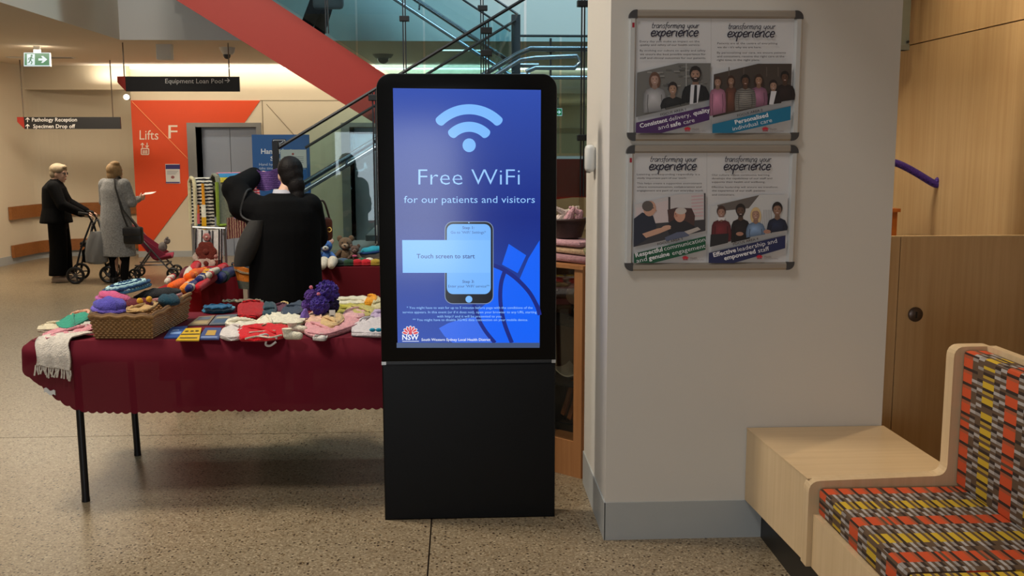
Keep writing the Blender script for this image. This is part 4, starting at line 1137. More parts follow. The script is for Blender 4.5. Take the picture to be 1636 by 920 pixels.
for k in range(4): cbox((.07 + .05 * k, .12, .2), (.095 + .05 * k, .14, .42)).turn(Matrix.Translation(cl(.15, .13, .2)) @ Matrix.Rotation(.35, 4, (u_ + Vector((0, 0, .0))).cross(Vector((0, 0, 1)))) @ Matrix.Translation(-cl(.15, .13, .2))).turn(Matrix.Translation((0, 0, .07))).build('slat', wood('rack_wood', (170, 104, 58), (140, 80, 42), 2), t)
cbox((.05, .14, .2), (.3, .16, .24)).build('rack_foot', BLACK, t)
t = thing('black_bag', 'black bag standing in the bottom of the display cabinet', 'bag', cl(.4, .18, .2))
MB().rbox(cl(.42, .18, .34), (.08, .14, .14), -.76, .03).build('body', BLACK, t, True)
MB().tube([cl(.36, .18, .48), cl(.38, .18, .56), cl(.46, .18, .56), cl(.48, .18, .48)], .008, 6).build('handle', BLACK, t, True)

# ================================================================ HANGING SIGNS, EXIT SIGNS, CEILING THINGS
SIGN_K = mat('sign_black', (30, 28, 28), .4)
RED_END = mat('sign_red', (176, 44, 28), .5)
SIGN_P = printed('sign_print', .5)
def hanging(px, py, y, label, texts, red_w, wires):
    a_, b_ = aY(px[0], py[0], y), aY(px[1], py[1], y)
    t = thing('hanging_sign', label, 'sign', ((a_.x + b_.x) / 2, y, b_.z))
    xr = aY(red_w, py[0], y).x; zz = aY(red_w, py[1], y).z; zt = aY(red_w, py[0], y).z
    MB().box((xr, y, zz), (b_.x, y + .03, zt)).build('board', SIGN_K, t)
    MB().prism([(a_.x, y, zt), (xr - .001, y, zt), (xr - .001, y, zz), (a_.x + (xr - a_.x) * .15, y, zt - (zt - zz) * .5), (a_.x, y, zt - (zt - zz) * .38)], (0, .03, 0)).build('red_end', RED_END, t)
    for fn in texts:
        P_ = Print(lambda x, yy: aY(x, yy, y - .0015), (0, -.0004, 0)); fn(P_); P_.build('lettering', SIGN_P, t)
    for wx_ in wires:
        p_ = aY(wx_, py[0], y); MB().tube([(p_.x, y + .015, zt - .01), (p_.x, y + .015, ZC)], .008, 6).build('hanger_rod', mat('rod', (120, 104, 88), .5, .4), t)
    return t
LET = (250, 246, 240)
def tx1b(P_): P_.text('Equipment Loan Pool', 264, 133, 7.6, LET, 92)
def tx1(P_):
    P_.poly([(359, 127.9), (365, 127.9), (362.6, 125.4), (363.6, 124.6), (367.4, 128.5), (363.6, 132.4), (362.6, 131.6), (365, 129.1), (359, 129.1)], LET)
hanging((187, 383), (122, 146), 13.0, 'black hanging sign reading Equipment Loan Pool', (tx1b, tx1), 200, (198, 366))
def tx2(P_):
    P_.text('Pathology Reception', 51, 194, 6.2, LET, 72, bold=.01)
    for y in (191,):
        P_.poly([(44 + a_, y + b_) for a_, b_ in ((-.6, 4), (-.6, -1.4), (-2.6, .6), (-3.4, -.2), (0, -3.6), (3.4, -.2), (2.6, .6), (.6, -1.4), (.6, 4))], LET)
def tx2b(P_):
    P_.text('Specimen Drop off', 53, 204.5, 6.2, LET, 67, bold=.01)
    y = 201.5; P_.poly([(44 + a_, y + b_) for a_, b_ in ((-.6, 4), (-.6, -1.4), (-2.6, .6), (-3.4, -.2), (0, -3.6), (3.4, -.2), (2.6, .6), (.6, -1.4), (.6, 4))], LET)
hanging((27, 193), (187, 206), 15.6, 'dark hanging sign reading Pathology Reception and Specimen Drop off', (tx2, tx2b), 38, (37, 180))
def exit_sign(px, py, y, label, right=True):
    a_, b_ = aY(px[0], py[0], y), aY(px[1], py[1], y)
    t = thing('exit_sign', label, 'sign', ((a_.x + b_.x) / 2, y, b_.z))
    MB().box((a_.x, y, b_.z), (b_.x, y + .05, a_.z)).build('case', WHITE, t)
    MB().box(((a_.x + b_.x) / 2 - .04, y + .01, a_.z), ((a_.x + b_.x) / 2 + .04, y + .04, ZC if y < YB else 2.68)).build('bracket', WHITE, t)
    x0, x1, y0, y1 = px[0], px[1], py[0], py[1]; W_, H_ = x1 - x0, y1 - y0
    P_ = Print(lambda x, yy: aY(x0 + x * W_, y0 + yy * H_, y - .001), (0, -.0004, 0))
    P_.rect(0, 0, 1, 1, (214, 236, 240)); P_.rect(.03, .05, .97, .92, (10, 124, 70)); P_.rect(.12, .1, .42, .9, (226, 244, 244))
    G_ = (16, 118, 78)
    P_.oval(.30, .22, .04, .08, G_, 10); P_.line([(.29, .3), (.25, .55)], .07, G_); P_.line([(.25, .55), (.32, .68), (.28, .85)], .045, G_); P_.line([(.25, .55), (.2, .72), (.14, .74)], .045, G_)
    P_.line([(.28, .36), (.37, .46)], .035, G_); P_.line([(.28, .34), (.2, .4), (.18, .52)], .035, G_)
    A_ = (232, 246, 248)
    P_.poly([(.56, .42), (.72, .42), (.66, .25), (.74, .25), (.9, .5), (.74, .75), (.66, .75), (.72, .58), (.56, .58)], A_)
    P_.build('face', MATS.get('exit_face') or printed('exit_face', .4, .85), t)
exit_sign((38, 80), (84, 106), 13.5, 'green and white exit sign with running man hanging from the ceiling')
exit_sign((880, 898), (173, 185), 18.2, 'small green exit sign in the passage past the kiosk')
p0 = aY(261, 80, 13.2)
t = thing('ceiling_speaker', 'pale grey box speaker hanging under the ceiling over the black sign', 'speaker', (p0.x, 13.2, p0.z - .12))
MB().rbox((p0.x, 13.26, p0.z), (.098, .06, .12), 0, .02).build('case', mat('speaker_grey', (228, 228, 224), .6), t, True)
MB().box((p0.x - .03, 13.24, p0.z + .11), (p0.x + .03, 13.28, ZC)).build('bracket', DARK, t)
p0 = aY(362, 72, 13.6)
t = thing('ceiling_camera', 'white bracket-mounted dome camera under the ceiling over the black sign', 'camera', (p0.x, 13.6, p0.z - .08))
MB().loft([((p0.x, 13.6, ZC), .1, .1), ((p0.x, 13.6, ZC - .03), .09, .09), ((p0.x, 13.6, ZC - .09), .05, .05)], 16).build('housing', WHITE, t, True)
MB().ell((p0.x, 13.6, ZC - .1), .05, 12, 8).build('dome', mat('dome_dark', (60, 60, 64), .2), t, True)
MB().tube([(p0.x + .1, 13.6, ZC), (p0.x + .09, 13.6, ZC - .06), (p0.x + .06, 13.6, ZC - .09)], .012, 6).build('arm', WHITE, t, True)
p0 = aZ(612, 87, ZC)
t = thing('dome_camera', 'dark dome camera on the ceiling behind the orange stair side', 'camera', (p0.x, p0.y, ZC - .13))
MB().loft([((p0.x, p0.y, ZC), .15, .15), ((p0.x, p0.y, ZC - .05), .11, .11)], 18).build('housing', mat('camera_grey', (120, 112, 100), .5), t, True)
MB().ell((p0.x, p0.y, ZC - .05), (.085, .085, .08), 14, 8).build('dome', mat('dome_black', (14, 14, 16), .1), t, True)
# lettering on the lift wall and the notice
P_ = Print(lambda x, y: aY(x, y, YB - .0145), (0, -.0006, 0))
WT = (238, 220, 200)
NP = lambda: Print(lambda x, y: aY(x, y, YB - .0145), (0, -.0006, 0))
NP().text('Lifts', 223, 223, 15.5, WT, 30).build('lettering', SIGN_P, wback); NP().text('F', 269, 221, 22, WT, 14.5).build('lettering', SIGN_P, wback)
P_.line([(227.5, 236), (227.5, 229)], 1.3, WT); P_.line([(225, 231.5), (227.5, 228.4), (230, 231.5)], 1.3, WT); P_.line([(235, 228), (235, 235)], 1.3, WT); P_.line([(232.5, 232.5), (235, 235.6), (237.5, 232.5)], 1.3, WT)
P_.rrect(225, 236.5, 238.5, 247.5, 2, WT); P_.rrect(226.6, 238, 237, 246, 1.2, (200, 62, 20))
for k in range(3): P_.oval(229 + k * 2.8, 240, .9, .9, WT, 8); P_.rect(228.1 + k * 2.8, 241, 229.9 + k * 2.8, 245.5, WT)
P_.build('lift_pictogram', SIGN_P, wback)
nt_ = thing('wall_notice', 'small white notice with a dark blue head on the orange wall', 'notice', aY(276, 293, YB - .02))
a_, b_ = aY(264, 262, YB - .02), aY(288, 293, YB - .02)
MB().box((a_.x, YB - .022, b_.z), (b_.x, YB - .0125, a_.z)).build('sheet', WHITE, nt_)
P_ = Print(lambda x, y: aY(x, y, YB - .0225), (0, -.0006, 0))
P_.rect(264.6, 263, 287.4, 270, (52, 44, 110)); P_.text('NOTICE', 267, 268.5, 3, (230, 230, 240), 17) if False else None
for k in range(3): P_.rect(267, 273 + k * 2.2, 285 - k * 2, 273.8 + k * 2.2, (150, 148, 158))
P_.oval(276, 283, 3, 2.4, (150, 90, 90), 10); P_.rect(265, 290.5, 287, 292.4, (70, 50, 120))
P_.build('notice_print', PAPER, nt_)
# blue hand hygiene board on its stand, a paper taped on it
hy = 12.0
a_, b_ = aY(402, 215, hy), aY(497, 330, hy)
t = thing('hand_hygiene_sign', 'blue hand hygiene station board with white lettering in front of the lift', 'sign', ((a_.x + b_.x) / 2, hy, 0))
MB().box((a_.x, hy, b_.z), (b_.x, hy + .03, a_.z)).build('board', mat('sign_blue', (36, 98, 168), .5), t)
for x in (a_.x + .12, b_.x - .12): MB().box((x - .02, hy + .03, .02), (x + .02, hy + .06, a_.z - .1)).build('post', ALU, t)
MB().box((a_.x, hy - .2, 0), (b_.x, hy + .3, .02)).build('foot', DARK, t)
P_ = Print(lambda x, y: aY(x, y, hy - .0015), (0, -.0005, 0))
P_.text('Hand Hygiene', 417, 245.5, 8, (226, 236, 246), 66, bold=.025); P_.text('Station', 432, 256.5, 7, (226, 236, 246), 36, bold=.02)
for k, s_ in enumerate(('Hand hygiene is vital. Please', 'take time to clean your hands')): P_.text(s_, 414, 264.5 + k * 6, 4.2, (206, 222, 240), 74)
P_.rrect(435, 222, 457, 233, 1.5, (18, 26, 40)); P_.rrect(436.2, 223.2, 455.8, 231.8, 1.2, (200, 214, 228)); P_.rrect(437.2, 224.2, 454.8, 230.8, 1, (18, 30, 52)); P_.line(catmull([(439, 229.6), (443, 226), (447, 229), (453, 225.5)], 3), 1.1, (206, 220, 236))
P_.build('lettering', SIGN_P, t)
t2 = thing('paper_notice', 'white paper notice taped over the blue hand hygiene board', 'notice', aY(469, 268, hy - .02))
c_, d_ = aY(448, 239, hy - .01), aY(490, 268, hy - .01)
MB().box((c_.x, hy - .012, d_.z), (d_.x, hy - .004, c_.z)).build('sheet', WHITE, t2)
P_ = Print(lambda x, y: aY(x, y, hy - .0135), (0, -.0005, 0)); P_.oval(468, 246, 2, 1.8, (170, 60, 60), 8)
for k in range(4): P_.rect(453, 250 + k * 3, 485, 251 + k * 3, (150, 150, 155))
P_.build('notice_print', PAPER, t2)

# ================================================================ PEOPLE
SKIN = mat('skin', (206, 160, 132), .55, var=.04, scale=20)
SKIN2 = mat('skin_fair', (214, 172, 148), .55, var=.04, scale=20)
CLOTH_K = mat('cloth_black', (9, 9, 10), .85, var=.2, scale=30, bump=.3, bscale=90, spec=.12)
CLOTH_K2 = mat('cloth_black_trouser', (13, 12, 12), .85, var=.2, scale=30, spec=.12)
CARDI = knit((128, 128, 126), var=.28)
def place(loc, heading):
    return Matrix.Translation(loc) @ Matrix.Rotation(heading, 4, 'Z')
def caps(mb, pts, n=12):
    """tapered limb through (point, radius) pairs with round ends"""
    mb.tube([p for p, r in pts], [r for p, r in pts], n)
    for p, r in pts: mb.ell(p, r * .995, n, 8)
    return mb
def hand(mb, wrist, direction, palm_n, s=1.0, curl=.5, left=False):
    """palm and five fingers, bent towards the palm side"""
    d = Vector(direction).normalized(); nn = Vector(palm_n).normalized(); side = d.cross(nn).normalized() * (1 if left else -1)
    c_ = Vector(wrist) + d * .045 * s
    M3 = Matrix((side, d, nn)).transposed()
    mb.ell(c_, (.04 * s, .05 * s, .017 * s), 12, 8, M3)
    for i, (o_, l_) in enumerate(((-.030, .068), (-.010, .078), (.010, .073), (.029, .058))):
        p0 = c_ + side * o_ * s + d * .04 * s; a1 = curl; a2 = curl * 2.1
        p1 = p0 + (d * math.cos(a1 * .6) + nn * math.sin(a1 * .6)) * l_ * .45 * s
        p2 = p1 + (d * math.cos(a1 * 1.5) + nn * math.sin(a1 * 1.5)) * l_ * .32 * s
        p3 = p2 + (d * math.cos(a2 * 1.2) + nn * math.sin(a2 * 1.2)) * l_ * .28 * s
        caps(mb, [(p0, .0095 * s), (p1, .0088 * s), (p2, .008 * s), (p3, .007 * s)], 8)
    q0 = c_ - side * .03 * s - d * .025 * s; q1 = q0 + (-side * .7 + d * .6 + nn * .35).normalized() * .035 * s; q2_ = q1 + (d * .9 - side * .2 + nn * .4).normalized() * .03 * s
    caps(mb, [(q0, .013 * s), (q1, .0105 * s), (q2_, .0085 * s)], 8)
def body(root, M_, H, sh, hands, legs, head, skin, sw=.17, headturn=0., tilt=0.):
    """one continuous figure. sh: shoulder points L, R; hands: per side (elbow, wrist, dir, palm normal, curl); legs: per side (hip, knee, ankle, toe)"""
    mb = MB(); hz = head
    R3 = Matrix.Rotation(headturn, 3, 'Z') @ Matrix.Rotation(tilt, 3, 'X')
    def hp(x, y, z): return Vector(hz) + R3 @ Vector((x, y, z))
    mb.ell(hz, (.076, .094, .108), 18, 12, R3)
    mb.ell(hp(0, .03, -.055), (.056, .062, .066), 14, 10, R3)
    mb.ell(hp(0, .072, -.104), (.024, .02, .018), 10, 6, R3)
    caps(mb, [(hp(0, .090, .012), .009), (hp(0, .107, -.028), .0135)], 8)
    for s_ in (-1, 1):
        mb.ell(hp(s_ * .077, -.004, -.015), (.011, .02, .031), 8, 6, R3)
        mb.ell(hp(s_ * .032, .083, .022), (.024, .012, .01), 8, 6, R3)
        mb.ell(hp(s_ * .034, .068, -.035), (.024, .022, .022), 8, 6, R3)
    mb.ell(hp(0, .088, -.066), (.022, .010, .007), 8, 6, R3); mb.ell(hp(0, .087, -.078), (.019, .010, .007), 8, 6, R3)
    nk = Vector((sum(p[0] for p in sh) / 2, sum(p[1] for p in sh) / 2, sum(p[2] for p in sh) / 2))
    caps(mb, [(hp(0, -.02, -.05), .054), (nk + Vector((0, -.005, .035)), .058)], 14)
    hip = (Vector(legs[0][0]) + Vector(legs[1][0])) / 2
    mb.loft([(hip + Vector((0, 0, -.06)), .13, .10), (hip + Vector((0, 0, .06)), .155, .112), (hip.lerp(nk, .45), .13, .095), (hip.lerp(nk, .75), .15, .095), (nk - Vector((0, 0, .05)), .135, .07), (nk + Vector((0, 0, .03)), .06, .055)], 18)
    for i, s_ in ((0, -1), (1, 1)):
        el, wr, dr_, pn, cu = hands[i]
        caps(mb, [(Vector(sh[i]) - Vector((0, 0, .03)), .046), (Vector(el), .04), (Vector(wr), .026)], 12)
        hand(mb, wr, dr_, pn, 1.0, cu, left=(i == 0))
        h_, k_, a_, t_ = [Vector(q_) for q_ in legs[i]]
        caps(mb, [(h_, .082), (k_, .055), (k_.lerp(a_, .35), .054), (a_, .036)], 12)
        caps(mb, [(a_ + Vector((0, -.0, -.03)), .034), (t_, .026)], 10)
    mb.turn(M_)
    o_ = fuse(mb, 'body', skin, root, .0075, 5)
    # eyes
    for s_ in (-1, 1):
        e_ = MB().ell(hp(s_ * .031, .082, .004), .011, 8, 6).turn(M_).build('eye', mat('eye_white', (220, 216, 210), .2), o_, True)
        MB().ell(hp(s_ * .031, .0915, .004), (.0055, .003, .0055), 8, 6).turn(M_).build('iris', mat('eye_dark', (40, 30, 26), .2), o_, True) if False else None
    MB().ell(hp(0, .0965, -.072), (.021, .004, .008), 10, 6, R3).turn(M_).build('mouth', mat('lips', (164, 92, 84), .5), o_, True)
    return o_, hp
def std_legs(H, sp=.09, dy=(0, 0)):
    L = []
    for i, s_ in enumerate((-1, 1)):
        y = dy[i]; L.append(((s_ * sp, 0, .52 * H), (s_ * sp, y * .5 + .015, .285 * H), (s_ * sp, y, .06 * H), (s_ * (sp + .02), y + .14, .028)))
    return L
def shoes(root, M_, legs, m, sole=None, l=.13):
    for lg in legs:
        a_, t_ = Vector(lg[2]), Vector(lg[3]); mb = MB()
        f = (t_ - a_); f.z = 0; f.normalize()
        caps(mb, [(Vector((a_.x, a_.y, .045)) - f * .045, .042), (Vector((a_.x, a_.y, .05)), .046), (Vector((a_.x, a_.y, .035)) + f * l, .034)], 12)
        mb.box((a_.x - .038, a_.y - .085, .0), (a_.x + .038, a_.y - .08 + .24, .018))
        for v in mb.v: v.z = max(v.z, .002)
        s_ = fuse(mb.turn(M_), 'shoe', m, root, .008, 3)

# ---- elderly woman with the walking frame
H = 1.60; loc = Vector((-5.41, 13.82, 0)); M_ = place(loc, math.radians(-78))
w1 = thing('person', 'elderly woman in a black jacket and wide black trousers holding a walking frame', 'person', loc)
sh = [(-.175, 0, 1.30), (.175, 0, 1.30)]
legs = std_legs(H, .085, (.02, -.03))
hands = [((-.235, .10, 1.06), (-.2, .36, .93), (.1, 1, -.25), (0, -.1, -1), .9), ((.235, .10, 1.05), (.2, .36, .92), (-.1, 1, -.25), (0, -.1, -1), .9)]
b1, hp = body(w1, M_, H, sh, hands, legs, (0, .05, 1.465), SKIN2, headturn=math.radians(-16), tilt=-.12)
mb = MB().loft([((0, -.02, .80), .25, .21), ((0, -.02, .83), .25, .205), ((0, -.01, 1.0), .21, .175), ((0, -.01, 1.16), .205, .17), ((0, -.02, 1.27), .20, .15), ((0, -.015, 1.335), .14, .10), ((0, 0, 1.375), .075, .075)], 22)
for s_, h_ in zip((-1, 1), hands): caps(mb, [(Vector((s_ * .165, 0, 1.285)), .085), (Vector(h_[0]), .075), (Vector(h_[1]) + Vector((0, -.03, .01)), .052)], 12)
fuse(mb.turn(M_), 'jacket', CLOTH_K, w1, .012, 3)
mb = MB().loft([((0, 0, .72), .17, .125), ((0, 0, .95), .16, .12)], 18)
for lg in legs: mb.loft([((lg[2][0] * 1.1, lg[2][1], .095), .10, .115), ((lg[1][0], lg[1][1], .45), .095, .115), ((lg[0][0], 0, .82), .10, .12)], 16)
fuse(mb.turn(M_), 'trousers', CLOTH_K2, w1, .012, 3)
shoes(w1, M_, legs, mat('shoe_beige', (168, 146, 124), .6))
HAIR_W = mat('hair_white', (160, 142, 114), .7, var=.2, scale=60, bump=.8, bscale=120)
def hair(root, M_, hp, m, pieces, name='hair', voxel=.008):
    mb = MB()
    for c_, r_ in pieces: mb.ell(hp(*c_), r_, 14, 10)
    o_ = fuse(mb.turn(M_), name, m, root, voxel, 2); return o_
hair(w1, M_, hp, HAIR_W, [((0, -.02, .045), (.092, .108, .085)), ((0, -.055, -.01), (.086, .07, .085)), ((-.05, .0, .05), (.05, .08, .06)), ((.05, 0, .05), (.05, .08, .06)), ((0, .06, .085), (.06, .04, .035))])
gl_ = MB()
for s_ in (-1, 1):
    gl_.ell(hp(s_ * .034, .1, .004), (.026, .006, .02), 12, 8); gl_.tube([hp(s_ * .055, .095, .008), hp(s_ * .083, .0, .005)], .003, 5)
gl_.tube([hp(-.012, .108, .008), hp(.012, .108, .008)], .003, 5); gl_.turn(M_).build('glasses', BLACK, w1, True)
MB().loft([((0, .0, 1.345), .085, .08), ((0, .0, 1.385), .07, .066)], 16).turn(M_).build('collar', CLOTH_K2, w1, True)

# ---- woman in the long grey cardigan
H = 1.62; loc = Vector((-4.57, 13.62, 0)); M_ = place(loc, math.radians(-24))
w2 = thing('person', 'short-haired blonde woman in a long grey cardigan seen from behind', 'person', loc)
sh = [(-.18, 0, 1.33), (.18, 0, 1.33)]
legs = std_legs(H, .10, (.03, -.04))
hands = [((-.24, .05, 1.08), (-.14, .28, 1.08), (.6, .8, .1), (0, -.5, 1), .7), ((.25, .03, 1.08), (.19, .24, 1.12), (.0, 1, .15), (-1, .1, .2), .6)]
b2, hp = body(w2, M_, H, sh, hands, legs, (0, .03, 1.485), SKIN, headturn=math.radians(-8))
mb = MB().loft([((0, -.01, .37), .265, .185), ((0, -.01, .40), .265, .185), ((0, -.01, .62), .245, .175), ((0, -.01, .85), .225, .16), ((0, 0, 1.08), .205, .14), ((0, -.005, 1.25), .21, .13), ((0, -.01, 1.36), .15, .10), ((0, -.005, 1.40), .07, .07)], 22)
for s_, h_ in zip((-1, 1), hands): caps(mb, [(Vector((s_ * .16, 0, 1.315)), .086), (Vector(h_[0]), .068), (Vector(h_[1]) - Vector(h_[2]).normalized() * .03, .048)], 12)
fuse(mb.turn(M_), 'cardigan', CARDI, w2, .012, 3)
mb = MB()
for lg in legs: mb.loft([((lg[2][0] * 1.15, lg[2][1], .06), .048, .056), ((lg[1][0] * 1.1, lg[1][1], .3), .056, .066), ((lg[0][0], 0, .5), .085, .095)], 14)
fuse(mb.turn(M_), 'leggings', CLOTH_K2, w2, .012, 3)
shoes(w2, M_, legs, mat('boot_black', (20, 18, 18), .5))
HAIR_B = mat('hair_blonde', (140, 110, 70), .7, var=.3, scale=60, bump=.8, bscale=120)
hair(w2, M_, hp, HAIR_B, [((0, -.02, .03), (.093, .11, .095)), ((0, -.05, -.04), (.082, .065, .085)), ((-.055, -.01, .0), (.045, .075, .085)), ((.055, -.01, .0), (.045, .075, .085)), ((.02, -.02, .1), (.06, .07, .04))])
pp = thing('paper_sheet', 'white sheet of paper held by the woman in the grey cardigan', 'paper', M_ @ Vector((.2, .36, 1.15)))
MB().grid(lambda a_, b_: M_ @ Vector((.10 + .19 * a_, .33 + .13 * b_, 1.16 + .02 * a_ + .03 * b_ * b_)), 6, 6, .002).build('sheet', WHITE, pp, True)
bg = thing('shoulder_bag', 'small black cross-body bag at the hip of the woman in the grey cardigan', 'bag', M_ @ Vector((.36, -.10, .54)))
bx_ = MB().rbox((0, 0, 0), (.125, .055, .115), 0, .03); bx_.turn(M_ @ Matrix.Translation((.36, -.10, .66)) @ Matrix.Rotation(.35, 4, 'Z')); bx_.build('bag_body', BLACK, bg, True)
MB().tube([M_ @ Vector(p_) for p_ in ((.30, -.13, .77), (.255, -.165, .95), (.21, -.17, 1.15), (.15, -.15, 1.28), (.10, -.1, 1.39), (.08, -.0, 1.425), (.05, .1, 1.36))], .012, 6).build('strap', BLACK, bg, True)
MB().tube([M_ @ Vector(p_) for p_ in ((.42, -.10, .77), (.34, -.14, .9), (.27, -.165, 1.0), (.215, -.168, 1.14))], .011, 6).build('strap', BLACK, bg, True)
MB().rbox((0, 0, 0), (.118, .006, .05), 0, .004).turn(M_ @ Matrix.Translation((.36, -.10, .66)) @ Matrix.Rotation(.35, 4, 'Z') @ Matrix.Translation((0, -.058, .05))).build('flap', mat('leather_black', (28, 26, 26), .4), bg, True)

# ---- walking frame between them
def wheel(root, c_, r_, ax, wdt=.03, M_=None):
    tm = Matrix.Translation(c_) @ Matrix.Rotation(ax, 4, 'Z')
    o_ = MB().tube([(r_ * .86 * math.cos(2 * PI * k / 22), 0, r_ * .86 * math.sin(2 * PI * k / 22)) for k in range(22)], r_ * .16, 8, closed=True).turn(tm).build('wheel', BLACK, root, True)
    mb = MB().tube([(0, -wdt * .6, 0), (0, wdt * .6, 0)], r_ * .2, 10)
    for k in range(5):
        a_ = 2 * PI * k / 5; mb.tube([(0, 0, 0), (r_ * .8 * math.cos(a_), 0, r_ * .8 * math.sin(a_))], r_ * .08, 6)
    mb.turn(tm).build('hub', mat('hub_grey', (70, 68, 66), .5), o_, True)
rl = Vector((-4.98, 13.84, 0)); MR = place(rl, math.radians(-78) + PI / 2 * 0)
rt = thing('walking_frame', 'black four-wheeled walking frame in front of the elderly woman', 'walking frame', rl)
TUBE = mat('frame_black_tube', (30, 30, 34), .35, .5)
for s_ in (-1, 1):
    x = s_ * .24
    MB().tube([MR @ Vector(p_) for p_ in ((x, -.09, .94), (x, -.0, .92), (x, .06, .80), (x, .2, .17))], .013, 8).build('side_tube', TUBE, rt, True)
    MB().tube([MR @ Vector(p_) for p_ in ((x, .04, .84), (x, -.12, .45), (x, -.2, .16))], .013, 8).build('side_tube', TUBE, rt, True)
    MB().tube([MR @ Vector(p_) for p_ in ((x, -.12, .50), (x, .12, .52))], .011, 8).build('brace', TUBE, rt, True)
    MB().tube([MR @ Vector(p_) for p_ in ((x, -.12, .945), (x, -.0, .925))], .019, 8).build('hand_grip', BLACK, rt, True)
    MB().tube([MR @ Vector(p_) for p_ in ((x, -.08, .90), (x, .02, .885), (x, .05, .82))], .006, 6).build('brake_lever', BLACK, rt, True)
    for y in (-.2, .21): wheel(rt, MR @ Vector((x, y, .115)), .115, math.radians(12))
MB().rbox((0, 0, 0), (.2, .13, .02), 0, .012).turn(MR @ Matrix.Translation((0, 0, .53))).build('seat', BLACK, rt, True)
MB().rbox((0, 0, 0), (.17, .09, .09), 0, .03).turn(MR @ Matrix.Translation((0, -.03, .36))).build('under_basket', CLOTH_K, rt, True)
MB().tube([MR @ Vector(p_) for p_ in ((-.24, .1, .62), (0, .14, .63), (.24, .1, .62))], .012, 8).build('cross_bar', TUBE, rt, True)
gb = thing('grey_bag', 'limp grey bag hanging from the walking frame', 'bag', MR @ Vector((.32, .12, .25)))
mb = MB(); cc = aY(155, 398, 13.55)
mb.loft([((cc.x, cc.y, .27), .10, .06), ((cc.x, cc.y, .30), .14, .085), ((cc.x, cc.y, .42), .145, .09), ((cc.x + .01, cc.y, .58), .125, .07), ((cc.x + .02, cc.y, .68), .085, .045), ((cc.x + .02, cc.y, .70), .08, .04)], 20)
for v in mb.v: v.x += .014 * math.sin(v.z * 46 + v.y * 30); v.y += .014 * math.sin(v.z * 33 + v.x * 40)
mb.build('sack', mat('bag_grey', (112, 112, 110), .8, var=.1, bump=.4, bscale=30), gb, True)
for s_ in (-1, 1): MB().tube([(cc.x + s_ * .07, cc.y, .69), (cc.x + s_ * .05, cc.y + .02, .80), (cc.x + .02, cc.y + .06, .86)], .009, 6).build('strap', mat('bag_strap', (70, 70, 70), .8), gb, True)

# ---- pushchair
ps = Vector((-4.34, 14.15, 0)); MP = place(ps, math.radians(-82))
pc_ = thing('pushchair', 'folding pushchair with a dark pink seat in front of the grey-cardigan woman', 'pushchair', ps)
GREYT = mat('pushchair_tube', (110, 108, 110), .35, .7)
for s_ in (-1, 1):
    x = s_ * .2
    MB().tube([MP @ Vector(p_) for p_ in ((x, -.42, .98), (x, -.36, .99), (x, -.3, .92), (x, .0, .5), (x, .34, .08))], .012, 8).build('side_tube', GREYT, pc_, True)
    MB().tube([MP @ Vector(p_) for p_ in ((x, .08, .42), (x, -.16, .09))], .012, 8).build('rear_leg', GREYT, pc_, True)
    MB().tube([MP @ Vector(p_) for p_ in ((x, -.15, .2), (x, .25, .2))], .009, 8).build('brace', GREYT, pc_, True)
    MB().tube([MP @ Vector(p_) for p_ in ((x, -.43, .98), (x, -.34, .975))], .019, 8).build('hand_grip', BLACK, pc_, True)
    for y in (-.16, .34):
        for d_ in (-.028, .028): wheel(pc_, MP @ Vector((x + d_, y, .078)), .078, math.radians(8), .02)
MB().grid(lambda a_, b_: MP @ Vector((-.17 + .34 * a_, (-.24 + .34 * (b_ / .6) if b_ < .6 else .10 + .22 * (b_ - .6) / .4) , (.78 - .48 * (b_ / .6) if b_ < .6 else .30 + .04 * (b_ - .6) / .4) - .05 * math.sin(PI * a_))), 8, 14, .02).build('fabric_seat', mat('pushchair_pink', (150, 36, 66), .8, var=.12, bump=.3, bscale=50), pc_, True)
for s_ in (-1, 1): MB().prism([MP @ Vector((s_ * .175, y, z)) for y, z in ((-.22, .74), (-.02, .56), (.26, .34), (.1, .28))], (.0, .012, .0)).build('side_panel', mat('pushchair_pink_side', (134, 30, 58), .8), pc_)
for y, z in ((.3, .14), (-.1, .18)): MB().tube([MP @ Vector((-.2, y, z)), MP @ Vector((.2, y, z))], .009, 8).build('cross_bar', GREYT, pc_, True)
MB().tube([MP @ Vector((-.2, .27, .2)), MP @ Vector((.2, .27, .2))], .014, 8).build('foot_rest', BLACK, pc_, True)
ty = thing('soft_toy', 'small grey fluffy soft toy hooked on the front of the pushchair', 'toy', MP @ Vector((0, .2, .36)))
FL = knit((126, 118, 112), var=.3)
MB().ell(MP @ Vector((0, .2, .43)), (.06, .07, .07), 12, 8).build('body', FL, ty, True); MB().ell(MP @ Vector((0, .26, .51)), .045, 12, 8).build('head', FL, ty, True)
for s_ in (-1, 1): MB().ell(MP @ Vector((s_ * .04, .26, .55)), .018, 8, 6).build('ear', FL, ty, True)

